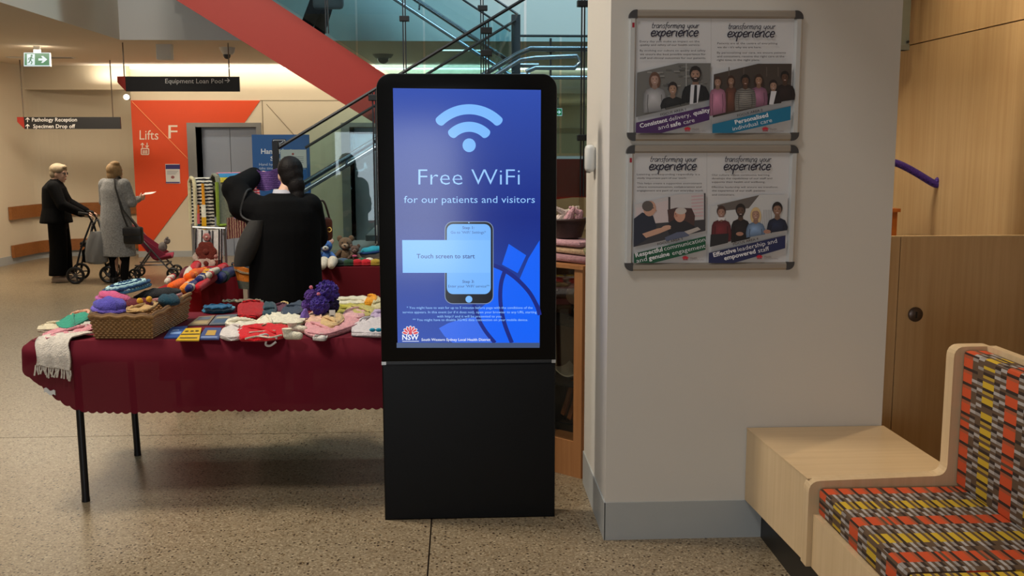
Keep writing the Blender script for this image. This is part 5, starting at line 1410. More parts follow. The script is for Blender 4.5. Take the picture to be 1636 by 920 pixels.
# ---- woman in black at the stall
H = 1.70; loc = Vector((-1.235, 7.12, 0)); M_ = place(loc, math.radians(8))
w3 = thing('person', 'dark-haired woman in a long black coat browsing the stall with her back turned', 'person', loc)
sh = [(-.19, 0, 1.42), (.19, 0, 1.41)]
legs = std_legs(H, .10, (.03, -.03))
hands = [((-.33, .13, 1.51), (-.20, .36, 1.60), (.75, .6, .2), (.1, .5, -1), .8), ((.225, .10, 1.16), (.16, .34, 1.14), (-.3, 1, .1), (0, .1, -1), .7)]
b3, hp = body(w3, M_, H, sh, hands, legs, (.05, .06, 1.615), SKIN2, headturn=math.radians(14), tilt=-.1)
mb = MB().loft([((0, -.01, .34), .265, .20), ((0, -.01, .37), .265, .20), ((0, -.01, .7), .26, .195), ((0, -.01, 1.0), .25, .185), ((0, -.01, 1.22), .255, .175), ((0, -.01, 1.36), .255, .15), ((0, -.015, 1.44), .19, .12), ((0, -.0, 1.485), .09, .085)], 24)
caps(mb, [(Vector((-.17, 0, 1.36)), .11), (Vector((-.27, .07, 1.40)), .115), (Vector(hands[0][0]), .10), (Vector(hands[0][1]) - Vector(hands[0][2]).normalized() * .02, .066)], 14)
caps(mb, [(Vector((.17, 0, 1.385)), .102), (Vector(hands[1][0]), .08), (Vector(hands[1][1]) - Vector((0, .02, 0)), .058)], 14)
fuse(mb.turn(M_), 'coat', CLOTH_K, w3, .013, 3)
mb = MB()
for lg in legs: mb.loft([((lg[2][0], lg[2][1], .05), .07, .08), ((lg[1][0], lg[1][1], .4), .08, .09)], 14)
fuse(mb.turn(M_), 'trousers', CLOTH_K2, w3, .012, 3)
shoes(w3, M_, legs, mat('boot_black', (20, 18, 18), .5))
HAIR_D = mat('hair_dark', (17, 12, 11), .6, var=.3, scale=70, bump=.7, bscale=140, spec=.2)
hair(w3, M_, hp, HAIR_D, [((0, -.015, .03), (.09, .108, .098)), ((0, -.055, -.02), (.08, .07, .095)), ((.02, -.085, -.09), (.062, .05, .075)), ((.025, -.09, -.17), (.052, .042, .075)), ((.03, -.088, -.235), (.04, .034, .05))])
MB().loft([((.01, .02, 1.455), .092, .085), ((.012, .03, 1.51), .078, .074)], 18).turn(M_).build('shirt_collar', mat('collar_white', (196, 196, 206), .7), w3, True)
tb = thing('tote_bag', 'dark grey slouchy tote bag on the left arm of the woman in black', 'bag', (-1.56, 6.92, .93))
t0, t1 = aY(411, 352, 6.98), aY(386, 425, 6.98)
ax_ = (t1 - t0)
def tote(a_, b_):
    th = 2 * PI * a_; wd = .05 + .055 * math.sin(PI * min(b_ * .75 + .12, 1)); p_ = t0 + ax_ * b_
    return p_ + Vector((math.cos(th) * wd * 1.05, math.sin(th) * (.03 + .04 * b_), 0)) + Vector((.006 * math.sin(b_ * 22 + th * 2), 0, 0))
mb = MB().loft([(t0 + ax_ * (k / 10), .04 + .042 * math.sin(PI * min(k / 10 * .8 + .1, 1)), .035 + .04 * math.sin(PI * min(k / 10 * .75 + .1, 1))) for k in range(11)], 20)
mb.build('bag_body', mat('tote_grey', (40, 38, 35), .8, var=.12, bump=.4, bscale=40), tb, True)
for d_ in (.0,): MB().tube(catmull([tuple(t0 + Vector((d_, 0, -.02))), tuple(M_ @ Vector((-.285 + d_ * .6, -.06, 1.34))), tuple(M_ @ Vector((-.25 + d_ * .6, -.03, 1.49))), tuple(M_ @ Vector((-.22 + d_ * .6, .06, 1.51)))], 5), .009, 6).build('strap', mat('tote_strap', (14, 13, 13), .6), tb, True)

# ---- somebody on the upper flight
px_ = aY(508, 30, 11.3).x; zt = ZL + (su(px_) - su(XL)) - .16
loc = Vector((px_, 11.3, zt)); M_ = place(loc, math.radians(-90)); H = 1.7
w4 = thing('person', 'person in dark clothes walking down the upper stair flight behind the glass', 'person', loc)
legs = [((-.09, 0, .88), (-.09, .1, .5), (-.09, -.02, .1), (-.10, .12, .03)), ((.09, 0, .88), (.09, .02, .48), (.09, -.14, .13), (.10, -.01, .06))]
hands = [((-.25, -.02, 1.12), (-.27, .1, .86), (0, .3, -1), (1, 0, 0), .5), ((.25, .02, 1.12), (.27, .14, .88), (0, .3, -1), (-1, 0, 0), .5)]
b4, hp = body(w4, M_, H, [(-.19, 0, 1.4), (.19, 0, 1.4)], hands, legs, (0, .04, 1.59), SKIN)
mb = MB().loft([((0, 0, .62), .23, .17), ((0, 0, .9), .21, .155), ((0, 0, 1.2), .215, .15), ((0, 0, 1.38), .2, .12), ((0, 0, 1.46), .08, .08)], 20)
for s_, h_ in zip((-1, 1), hands): caps(mb, [(Vector((s_ * .18, 0, 1.37)), .08), (Vector(h_[0]), .07), (Vector(h_[1]) + Vector((0, 0, .04)), .05)], 12)
fuse(mb.turn(M_), 'coat', CLOTH_K, w4, .013, 3)
mb = MB()
for lg in legs: caps(mb, [(Vector(lg[0]) - Vector((0, 0, .1)), .098), (Vector(lg[1]), .082), (Vector(lg[2]), .066)], 14)
fuse(mb.turn(M_), 'trousers', CLOTH_K2, w4, .012, 3)
for lg in legs:
    a_ = Vector(lg[2]); mb = MB(); caps(mb, [(a_ + Vector((0, -.03, -.05)), .04), (a_ + Vector((0, .15, -.06)), .032)], 12)
    fuse(mb.turn(M_), 'shoe', mat('boot_black', (20, 18, 18), .5), w4, .009, 2)
hair(w4, M_, hp, HAIR_D, [((0, -.02, .03), (.09, .108, .095)), ((0, -.05, -.03), (.08, .06, .08))])
hb = thing('handbag', 'dark handbag with a grey side carried down the upper stair flight', 'bag', M_ @ Vector((.34, .2, .35)))
MB().rbox((0, 0, 0), (.05, .16, .12), 0, .04).turn(M_ @ Matrix.Translation((.36, .16, .46))).build('bag_body', mat('handbag_grey', (70, 74, 80), .4), hb, True)
MB().tube(catmull([tuple(M_ @ Vector(p_)) for p_ in ((.36, .06, .56), (.33, .1, .7), (.3, .17, .80), (.33, .22, .7), (.36, .27, .56))], 4), .009, 6).build('handle', BLACK, hb, True)

# ================================================================ STALL TABLES AND CLOTHS
def cloth_mat(name, rgb, thin=.06):
    m, nt, b, N, L = nodes_of(name)
    tc = N('ShaderNodeTexCoord'); nz = N('ShaderNodeTexNoise'); nz.inputs['Scale'].default_value = 3; L(tc.outputs['Object'], nz.inputs['Vector'])
    mr = N('ShaderNodeMapRange'); mr.inputs[3].default_value = .9; mr.inputs[4].default_value = 1.1; L(nz.outputs['Fac'], mr.inputs[0])
    mx = N('ShaderNodeMix'); mx.data_type = 'RGBA'; mx.blend_type = 'MULTIPLY'; mx.inputs['Factor'].default_value = 1; mx.inputs['A'].default_value = col(*rgb); L(mr.outputs[0], mx.inputs['B'])
    L(mx.outputs['Result'], b.inputs['Base Color']); b.inputs['Roughness'].default_value = .8; b.inputs['Specular IOR Level'].default_value = .2
    tr = N('ShaderNodeBsdfTransparent'); tr.inputs[0].default_value = (1, .75, .78, 1); ms = N('ShaderNodeMixShader'); ms.inputs[0].default_value = thin
    L(b.outputs[0], ms.inputs[1]); L(tr.outputs[0], ms.inputs[2]); L(ms.outputs[0], nt.nodes['Material Output'].inputs['Surface'])
    MATS[name] = m; return m
MAROON = cloth_mat('cloth_maroon', (98, 11, 30), .02)
RED_C = cloth_mat('cloth_red', (150, 16, 26), .02)
TT = .845
def table(x0, x1, y0, y1, z, label, legs, name='trestle_table'):
    t = thing(name, label, 'table', ((x0 + x1) / 2, (y0 + y1) / 2, 0))
    MB().rbox(((x0 + x1) / 2, (y0 + y1) / 2, z - .014), ((x1 - x0) / 2, (y1 - y0) / 2, .012), 0, .005).build('tabletop', mat('table_laminate', (190, 184, 172), .5), t)
    for (xa, ya), (xb, yb) in legs:
        MB().tube([(xa, ya, 0), (xa, ya, .03), (xb, yb, z - .026)], [.021, .019, .019], 12).build('leg', mat('leg_black', (26, 26, 30), .35, .4), t, True)
    MB().box((x0 + .1, y0 + .06, z - .06), (x1 - .1, y0 + .08, z - .026)).box((x0 + .1, y1 - .08, z - .06), (x1 - .1, y1 - .06, z - .026)).build('apron', DARK, t)
    return t
table(-2.10, -.12, 5.055, 5.90, TT - .004, 'long folding table with black tube legs under the sheer maroon cloth', (((-1.936, 5.075), (-1.95, 5.10)), ((-1.917, 5.855), (-1.93, 5.84)), ((-.28, 5.075), (-.28, 5.10)), ((-.28, 5.855), (-.28, 5.84))))
def draped(path, hem, ztop, top_pts, m, label, scallop=0., out=.03, rows=9, fold=.008, top_in=0.01):
    """cloth: path of (x, y, nx, ny) round the table edge with the hem height hem(s); scallops along the hem"""
    mb = MB(); s_ = 0; S_ = [0]
    for a_, b_ in zip(path, path[1:]): s_ += math.hypot(b_[0] - a_[0], b_[1] - a_[1]); S_.append(s_)
    n = len(path); base = []
    for i, (x, y, nx, ny) in enumerate(path):
        s_ = S_[i]; h = hem(s_, x, y)
        if scallop: h -= scallop * abs(math.sin(PI * s_ / .043)) ** .8
        for j in range(rows + 1):
            t = j / rows; z = ztop + (h - ztop) * t
            o_ = out * (1 - (1 - min(t * 3, 1)) ** 2) + t * (fold * math.sin(s_ * 9.0 + 1) + fold * .6 * math.sin(s_ * 21) + .3 * fold)
            mb.v.append(Vector((x + nx * o_, y + ny * o_, z - (.004 if 0 < t < .15 else 0))))
    W_ = rows + 1
    mb.f += [(i * W_ + j, (i + 1) * W_ + j, (i + 1) * W_ + j + 1, i * W_ + j + 1) for i in range(n - 1) for j in range(rows)]
    k = len(mb.v); mb.v += [Vector((x, y, ztop)) for x, y in top_pts]; mb.f.append(tuple(range(k, k + len(top_pts))))
    o_ = solo(mb, 'tablecloth', m, label, 'tablecloth'); return o_
def lerp_path(pts, step):
    out = []
    for a_, b_ in zip(pts, pts[1:]):
        n = max(1, int(math.hypot(b_[0] - a_[0], b_[1] - a_[1]) / step))
        for i in range(n): out.append(tuple(a_[d] + (b_[d] - a_[d]) * i / n for d in range(4)))
    out.append(pts[-1]); return out
def round_rect_path(x0, x1, y0, y1, r, start_x, end=True):
    """from the right end of the front edge round the left corners to the back edge"""
    p_ = [(start_x, y0, 0, -1), (x0 + r, y0, 0, -1)]
    for i in range(1, 9): a_ = PI / 2 * i / 8; p_.append((x0 + r - r * math.sin(a_), y0 + r - r * math.cos(a_), -math.sin(a_), -math.cos(a_)))
    p_.append((x0, y1 - r, -1, 0))
    for i in range(1, 9): a_ = PI / 2 * i / 8; p_.append((x0 + r - r * math.cos(a_), y1 - r + r * math.sin(a_), -math.cos(a_), math.sin(a_)))
    p_.append((x1 - .01, y1, 0, 1)); return p_
pth = lerp_path(round_rect_path(-2.16, -.11, 5.045, 5.91, .05, -.11), .0054)
def hem1(s, x, y):
    if y > 5.8: return .55
    k = min(max((-x - 1.86) / .3, 0), 1)
    k2 = min(max((5.95 - y) / .9, 0), 1)
    return .492 + .215 * k ** 1.7
tc1 = draped(pth, hem1, TT, [(p_[0], p_[1]) for p_ in pth[::8]] + [pth[-1][:2], (-.11, 5.046)], MAROON, 'sheer maroon scalloped tablecloth on the front stall table', .011, .045, 10, .009)
MB().grid(lambda a_, b_: (-2.075 + .055 * a_, 4.992 - .004 * a_, .595 + .022 * b_ - .016 * a_ + .006 * math.sin(9 * a_)), 6, 4, .006).build('corner_tag', WHITE, tc1, True)

table(-2.07, -1.80, 6.96, 8.24, TT - .004, 'narrow side table under a bright red cloth holding knitted slippers', tuple(((x, y), (x, y)) for x in (-2.0, -1.87) for y in (7.05, 8.15)), 'side_table')
def boxcloth(x0, x1, y0, y1, h, m, label):
    p_ = lerp_path([(x1 - .3 if x1 - x0 > .5 else (x0 + x1) / 2, y0, 0, -1), (x0, y0, 0, -1), (x0, y0, -1, 0), (x0, y1, -1, 0), (x0, y1, 0, 1), (x1, y1, 0, 1), (x1, y1, 1, 0), (x1, y0, 1, 0), (x1, y0, 0, -1), (x1 - .3 if x1 - x0 > .5 else (x0 + x1) / 2, y0, 0, -1)], .03)
    return draped(p_, lambda s, x, y: h, TT, [(x0, y0), (x1, y0), (x1, y1), (x0, y1)], m, label, 0, .012, 8, .006)
boxcloth(-2.08, -1.79, 6.95, 8.25, .2, RED_C, 'bright red cloth over the narrow side table with slippers')
table(-1.64, -.36, 8.1, 8.74, TT - .004, 'table with soft toys under a dark maroon cloth in front of the stairs', tuple(((x, y), (x, y)) for x in (-1.5, -.5) for y in (8.2, 8.64)))
boxcloth(-1.65, -.35, 8.09, 8.75, .12, cloth_mat('cloth_dark_maroon', (92, 10, 22), .02), 'dark maroon cloth over the table of soft toys')

# ================================================================ GOODS
def puff(pts, h, m, label, name, cat='clothing', z=TT + .001, group=None, seed=0, wr=.0042, m_parent=None, extra=None):
    """soft flat garment: outline in photograph coordinates on the table plane, swollen to height h"""
    P2 = [aZ(px, py, z) for px, py in pts]
    pl = catmull([(p_.x, p_.y) for p_ in P2 + P2[:1]], 5)[:-1]
    cx_, cy2 = sum(p_[0] for p_ in pl) / len(pl), sum(p_[1] for p_ in pl) / len(pl)
    rings = ((.96, 0), (1.02, .3), (1.0, .62), (.92, .86), (.72, 1.0), (.45, .97), (.2, 1.03))
    mb = MB(); n = len(pl); rg = random.Random(seed + int(pts[0][0]))
    f1_, f2_ = rg.uniform(60, 110), rg.uniform(60, 110); ph = rg.uniform(0, 6)
    for k, hh in rings:
        for x, y in pl:
            X, Y_ = cx_ + (x - cx_) * k, cy2 + (y - cy2) * k
            dz = (wr * math.sin(X * f1_ + Y_ * f2_ * .5 + ph) + wr * .8 * math.sin(Y_ * f2_ - X * 30 + ph * 2)) * min(hh * 2, 1)
            mb.v.append(Vector((X, Y_, z + max(h * hh + dz, 0))))
    for i in range(len(rings) - 1): mb.f += [(i * n + k, i * n + (k + 1) % n, (i + 1) * n + (k + 1) % n, (i + 1) * n + k) for k in range(n)]
    mb.f += [tuple(range(n))[::-1], tuple(range((len(rings) - 1) * n, len(rings) * n))]
    o_ = mb.build(name, m, None, True, angle=70); tag(o_, label, cat, group)
    # knitted edging just inside the outline and a folded-over flap
    def ins(k, hh): return [Vector((cx_ + (x - cx_) * k, cy2 + (y - cy2) * k, z + h * hh + .002)) for x, y in pl]
    MB().tube(ins(.97, .62), min(.0055, h * .25), 5, closed=True).build('edging', m, o_, True)
    i0, i1 = int(n * rg.uniform(.0, .3)), int(n * rg.uniform(.45, .8))
    a_, b_ = ins(.8, .98)[i0], ins(.8, .98)[i1]; mid = a_.lerp(b_, .5) + Vector((rg.uniform(-.012, .012), rg.uniform(-.012, .012), .006))
    MB().tube(catmull([tuple(a_), tuple(mid), tuple(b_)], 6), [.003] + [.0075] * 11 + [.003], 6).build('fold', m, o_, True)
    return o_
def band(o_, pts, r, m, name='trim_band', z=TT + .02):
    return MB().tube(catmull([tuple(aZ(px, py, z)) for px, py in pts], 4), r, 6).build(name, m, o_, True)
K = knit
# left heap
sc = thing('fringed_scarf', 'white fringed scarf hanging over the front left corner of the maroon table', 'scarf', (-2.03, 5.05, .7))
def scarf_pt(a_, b_):
    w0 = -2.105 + .165 * a_
    pathz = [(5.20, TT + .012, .09), (5.10, TT + .02, .03), (5.045, TT + .016, .0), (5.012, TT - .012, 0), (4.985, TT - .06, 0), (4.980, TT - .105 - .03 * a_, 0)]
    q_ = b_ * (len(pathz) - 1); i = min(int(q_), len(pathz) - 2); f_ = q_ - i
    y, z, dx = [pathz[i][d] + (pathz[i + 1][d] - pathz[i][d]) * f_ for d in range(3)]
    return (w0 + dx - .03 * (1 - a_) * (b_ < .5) * 0 + .01 * math.sin(b_ * 9), y + .004 * math.sin(a_ * 16), z + .003 * math.sin(a_ * 14 + b_ * 5))
MB().grid(scarf_pt, 14, 18, .007).build('scarf_cloth', K((206, 196, 182)), sc, True)
fr = MB()
for k in range(17):
    p_ = Vector(scarf_pt(k / 16, 1)); fr.tube([p_, p_ + Vector((random.uniform(-.006, .006), -.003, -.02)), p_ + Vector((random.uniform(-.012, .012), -.004, -.043 - random.uniform(0, .012)))], .0042, 5)
fr.build('fringe', K((206, 196, 182)), sc, True)['kind'] = 'stuff'
puff([(74, 546), (70, 538), (104, 527), (146, 524), (150, 530), (112, 540)], .022, K((206, 140, 146)), 'pink knitted scarf folded beside the white fringed scarf', 'knitted_scarf', 'scarf')
puff([(60, 531), (66, 524), (98, 517), (106, 522), (92, 530)], .02, K((204, 190, 160)), 'cream knitted strip at the left back of the maroon table', 'knitted_strip')
puff([(90, 523), (112, 511), (138, 507), (143, 514), (128, 523), (112, 531), (99, 531)], .035, K((52, 142, 116)), 'teal green knitted baby cardigan beside the wicker basket', 'baby_cardigan')
puff([(108, 511), (120, 503), (141, 499), (140, 507), (120, 514)], .022, K((214, 160, 130)), 'peach knitted garment at the left back of the maroon table', 'knitted_garment')
puff([(120, 533), (136, 519), (146, 520), (132, 535)], .018, K((196, 186, 172)), 'off-white knitted piece between the teal cardigan and the basket', 'knitted_piece')
# wicker basket
WICK = mat('wicker', (150, 112, 66), .6, var=.3, scale=40, bump=.5, bscale=120)
WICK2 = mat('wicker_dark', (112, 78, 42), .6, var=.3, scale=40)
zb = TT + .002
FL_, FR_, BR_ = aZ(153, 541, zb), aZ(243, 541, zb), aZ(299, 510, zb); BL_ = FL_ + (BR_ - FR_)
cen = (FL_ + BR_) / 2
bk = thing('wicker_basket', 'brown wicker basket full of knitted hats on the maroon table', 'basket', (cen.x, cen.y, zb))
hB = .118
def bloop(k, t):
    """point of the basket wall at perimeter t and height k"""
    cs_ = [FL_, FR_, BR_, BL_]; t = (t % 1) * 4; i = int(t) % 4; f_ = t - int(t)
    p_ = cs_[i].lerp(cs_[(i + 1) % 4], f_); p_ = cen + (p_ - cen) * (1 + .09 * k); return Vector((p_.x, p_.y, zb + hB * k))
MB().prism([FL_, FR_, BR_, BL_], (0, 0, .008)).build('basket_base', WICK2, bk)
mb = MB(); N_ = 100
for l_ in range(10):
    k = .05 + l_ * .095; mid = bloop(k, 0)
    pts = []
    for i in range(N_):
        p_ = bloop(k, i / N_); d_ = (p_ - Vector((cen.x, cen.y, p_.z))).normalized(); pts.append(p_ + d_ * (.0035 if (i + l_) % 2 else -.0035))
    mb.tube(pts, .0062, 5, closed=True)
mb.build('woven_wall', WICK, bk, True)['kind'] = 'stuff'
mb = MB()
for i in range(0, N_, 2): mb.tube([bloop(0, i / N_ + .005), bloop(1, i / N_ + .005)], .0035, 4)
mb.build('stakes', WICK2, bk)['kind'] = 'stuff'
rp_ = [bloop(1.0, i / 60) + Vector((0, 0, .004 * math.sin(i * 1.6))) for i in range(60)]
MB().tube(rp_, .011, 8, closed=True).build('rim', WICK, bk, True)
MB().tube([p_ + Vector((0, 0, .009)) for p_ in rp_], .007, 6, closed=True).build('rim_braid', WICK2, bk, True)
for t0_, t1_ in ((.02, .1),): pass
MB().tube(catmull([tuple(bloop(1, .42)), tuple(bloop(1.2, .45)), tuple(bloop(1.2, .5)), tuple(bloop(1, .53))], 4), .01, 8).build('basket_handle', WICK, bk, True)
def hat(px, py, y, r, m, label, tilt=(0, 0, 0), name='knitted_hat', cat='hat', brim=None, pom=None):
    c_ = aY(px, py, y); R3 = Euler(tilt).to_matrix()
    t = thing(name, label, cat, c_ - Vector((0, 0, r[2])))
    mb = MB().ell(c_, r, 20, 12, R3)
    for v in mb.v:
        d_ = v - c_; v += d_.normalized() * (.004 * math.sin(v.x * 90 + v.y * 70) + .003 * math.sin(v.z * 120 + v.x * 40))
    mb.build('crown', m, t, True)
    if brim: MB().tube([c_ + R3 @ Vector((r[0] * .97 * math.cos(a_ * PI / 12), r[1] * .97 * math.sin(a_ * PI / 12), -r[2] * .35)) for a_ in range(24)], r[2] * .3, 8, closed=True).build('ribbed_edge', brim, t, True)
    if pom:
        for d_ in pom: MB().ell(c_ + Vector(d_[0]), .017, 10, 7).build('pompom', d_[1], t, True)
    return t
hat(176, 489, 5.22, (.085, .07, .045), K((82, 74, 160)), 'violet blue knitted hat at the front of the wicker basket', (.1, .1, 0), brim=K((104, 88, 178)))
hat(182, 476, 5.30, (.085, .07, .035), K((190, 82, 122)), 'pink knitted hat under the teal beret in the wicker basket', (0, .2, 0), brim=K((176, 92, 150)))
hat(222, 488, 5.27, (.08, .07, .04), K((86, 22, 30)), 'dark maroon knitted hat with yellow bobbles in the wicker basket', pom=(((.02, -.045, .03), K((204, 150, 40))), ((.06, -.02, .035), K((204, 150, 40)))))
hat(252, 471, 5.45, (.12, .10, .035), K((18, 16, 18)), 'black knitted hat lying across the wicker basket', (0, -.1, .3), brim=K((172, 120, 120)))
hat(269, 479, 5.38, (.06, .075, .035), K((22, 58, 72)), 'dark teal knitted hat at the right end of the wicker basket', (.1, 0, .4))
bt_ = hat(203, 460, 5.42, (.125, .10, .026), K((56, 104, 136), (168, 204, 206), stripe=34, axis='Y'), 'blue and pale teal crocheted beret on top of the basket pile', (.06, -.19, 0), brim=K((70, 130, 158), (34, 66, 98), stripe=60, axis='X'), name='crocheted_beret')
bc_, bR = aY(203, 460, 5.42), Euler((.06, -.19, 0)).to_matrix()
for k_, f_ in enumerate((.97, .8, .62, .44, .26)):
    MB().tube([bc_ + bR @ Vector((.125 * f_ * math.cos(a_ * PI / 18), .10 * f_ * math.sin(a_ * PI / 18), .026 * math.sqrt(1 - f_ * f_) + .004 + .003 * (a_ % 2))) for a_ in range(36)], .0075, 6, closed=True).build('crochet_round', K((28, 62, 98)) if k_ % 2 == 0 else K((176, 212, 214)), bt_, True)
puff([(202, 500), (205, 494), (228, 493), (248, 482), (254, 486), (236, 498)], .016, K((178, 142, 92)), 'tan knitted strap lying over the rim of the wicker basket', 'knitted_strap', z=zb + hB + .012)
# leaflets
def leaflet(pts, rgb, label, marks, z, th=.006):
    P4 = [aZ(px, py, z) for px, py in pts]
    t = thing('booklet', label, 'booklet', (sum(p_.x for p_ in P4) / 4, sum(p_.y for p_ in P4) / 4, z), None)
    MB().prism(P4, (0, 0, th)).build('pages', mat('booklet_%d_%d_%d' % rgb, rgb, .4), t)
    def to(u, v):
        a_ = P4[0].lerp(P4[3], u); b_ = P4[1].lerp(P4[2], u); return a_.lerp(b_, v) + Vector((0, 0, th + .0006))
    P_ = Print(to, (0, 0, .0003))
    for kind, u0, v0, u1, v1, c_ in marks: P_.rect(u0, v0, u1, v1, c_)
    P_.build('cover_print', PAPER, t); return t
BL1, YL, GB = (44, 78, 140), (206, 164, 24), (128, 112, 90)
leaflet([(300, 521), (318, 507), (344, 505), (332, 520)], GB, 'brown and grey booklet behind the blue booklet by the basket', (('r', .1, .1, .9, .4, (160, 140, 100)), ('r', .15, .55, .85, .85, (88, 96, 110))), TT + .002)
leaflet([(334, 520), (346, 505), (380, 503), (372, 519)], (92, 100, 108), 'slate grey booklet behind the yellow booklet', (('r', .1, .15, .9, .5, (60, 84, 110)), ('r', .1, .6, .7, .8, (150, 140, 120))), TT + .003)
leaflet([(262, 541), (274, 524), (300, 522), (292, 541)], BL1, 'blue booklet nearest the wicker basket', (('r', .2, .3, .8, .5, (120, 150, 196)), ('r', .2, .6, .6, .68, (150, 170, 200))), TT + .002)
leaflet([(316, 543), (328, 525), (354, 525), (350, 543)], (46, 70, 120), 'blue booklet with a gold picture to the right of the yellow booklet', (('r', .25, .3, .75, .75, (176, 140, 60)), ('r', .1, .08, .9, .2, (120, 140, 180))), TT + .002)
leaflet([(281, 545), (297, 526), (322, 525), (318, 545)], YL, 'yellow booklet with black bands at the front edge of the maroon table', (('r', .02, .42, .98, .5, (40, 32, 20)), ('r', .1, .12, .9, .2, (60, 48, 20)), ('r', .12, .66, .3, .76, (70, 56, 20)), ('r', .42, .66, .6, .76, (70, 56, 20)), ('r', .7, .66, .88, .76, (70, 56, 20))), TT + .0095)
# coasters, loops, small knits at the back
def ring(px, py, rx, ry, r, m, label, name, z, n=28, wob=.004, cat='doily', disc=True):
    c_ = aZ(px, py, z); t = thing(name, label, cat, c_)
    mb = MB()
    if disc: mb.loft([(c_, rx * .98, ry * .98), (c_ + Vector((0, 0, r * 1.2)), rx * .98, ry * .98)], 28)
    if disc: mb.build('disc', m, t, True)
    MB().tube([c_ + Vector((rx * math.cos(2 * PI * k / n), ry * math.sin(2 * PI * k / n), r + wob * math.sin(k * 2.1))) for k in range(n)], r, 6, closed=True).build('edge_loop', m, t, True)
    return t
TE = (K((44, 112, 140)), K((104, 160, 176)), K((36, 90, 124)))
for k, (px, py, m_, w_) in enumerate(((349, 497, TE[0], 'bottom'), (351, 494, TE[1], 'middle'), (348, 491, TE[2], 'top'))):
    ring(px, py, .09 - .006 * k, .075 - .005 * k, .006, m_, ('teal', 'pale teal', 'dark teal')[k] + ' crocheted mat, %s one of the small pile of mats' % w_, 'crocheted_mat', TT + .003 + .0145 * k, cat='mat')
for k, (px, py, rx) in enumerate(((372, 482, .06), (396, 482, .075), (405, 484, .055))):
    ring(px, py, rx, .03 + .006 * k, .006, K((96, 100, 88)) if k != 1 else K((150, 140, 118)), ('grey-green knitted loop behind the teal mats', 'beige knitted loop at the back edge of the maroon table', 'grey-green knitted loop behind the red ribbed knit')[k], 'knitted_loop', TT + .006 + .004 * k, cat='loop', disc=False)
puff([(381, 512), (384, 492), (420, 490), (419, 510)], .04, K((186, 24, 30), (120, 10, 20), stripe=34, axis='Y'), 'bright red ribbed knit folded beside the teal mats', 'ribbed_knit')
puff([(419, 510), (422, 492), (438, 491), (440, 507)], .04, K((42, 66, 76)), 'dark slate knitted hat to the right of the red ribbed knit', 'knitted_hat', 'hat')
puff([(449, 508), (455, 497), (480, 487), (486, 496), (476, 508)], .034, K((52, 64, 80)), 'slate blue knit folded beside the purple pompoms', 'folded_knit')
puff([(436, 502), (440, 491), (458, 489), (456, 500)], .02, K((92, 50, 66)), 'small plum knit behind the white lace knits', 'folded_knit')
puff([(448, 489), (450, 485), (460, 486), (458, 490)], .014, K((206, 180, 120)), 'tiny yellow knitted square at the back of the maroon table', 'knitted_square')
# white lace, red and white set
LW, RD = K((214, 206, 184)), K((196, 26, 34))
puff([(360, 521), (368, 513), (388, 512), (412, 518), (402, 525), (376, 526)], .022, LW, 'white lacy knit between the booklets and the red set', 'lacy_knit')
a1_ = puff([(410, 518), (430, 505), (462, 506), (487, 513), (480, 522), (444, 526), (416, 525)], .028, LW, 'white lacy baby jacket behind the red set', 'baby_jacket')
band(a1_, [(418, 520), (440, 516), (466, 518), (484, 515)], .0035, K((112, 128, 92)), 'green_edging', TT + .031)
b_ = puff([(384, 546), (380, 534), (396, 526), (440, 523), (460, 526), (456, 540), (424, 546)], .03, RD, 'red baby jacket with white edging at the front of the table', 'baby_jacket')
band(b_, [(392, 541), (412, 537), (432, 539), (450, 535)], .0045, LW, 'white_edging', TT + .034); band(b_, [(398, 531), (420, 529), (440, 528)], .0035, LW, 'white_edging', TT + .034)
puff([(352, 541), (358, 530), (374, 525), (388, 530), (386, 542), (366, 545)], .026, K((206, 196, 190)), 'white knitted bonnet left of the red baby jacket', 'baby_bonnet', 'hat')
for k, (px, py) in enumerate(((469, 534), (477, 524))):
    c_ = aZ(px, py, TT + .03); t = thing('baby_bootee', 'white knitted bootee right of the red jacket, ' + ('nearer the table edge' if k == 0 else 'behind the other bootee'), 'bootee', c_ - Vector((0, 0, .028)))
    mb = MB(); caps(mb, [(c_ + Vector((-.03, 0, -.004)), .023), (c_ + Vector((.03, -.01, -.006)), .02)], 12); fuse(mb, 'foot', LW, t, .006, 2)
    MB().loft([(c_ + Vector((-.03, 0, .0)), .022, .02), (c_ + Vector((-.032, 0, .03)), .026, .023)], 14).build('cuff', LW, t, True)
    MB().tube([c_ + Vector((.02 * math.cos(a_), .02 * math.sin(a_) - .004, .012)) for a_ in (2.6, 1.6, .6, -.4)], .003, 5).build('lace', K((60, 56, 54)), t, True)
rb = thing('white_tie', 'white knitted tie cord dangling over the front edge of the table', 'cord', aY(428, 545, 4.985))
MB().tube(catmull([tuple(aZ(424, 538, TT + .02)), tuple(aY(425, 545, 4.984)), tuple(aY(425, 551, 4.984)), tuple(aY(432, 552, 4.984)), tuple(aY(441, 546, 4.984))], 5), .0058, 6).build('cord', WHITE, rb, True)
MB().tube(catmull([tuple(aZ(414, 536, TT + .034)), tuple(aZ(426, 534, TT + .036)), tuple(aY(432, 541, 4.99)), tuple(aY(440, 539, 4.986)), tuple(aY(442, 541, 4.986))], 5), .0048, 6).build('cord', WHITE, rb, True)
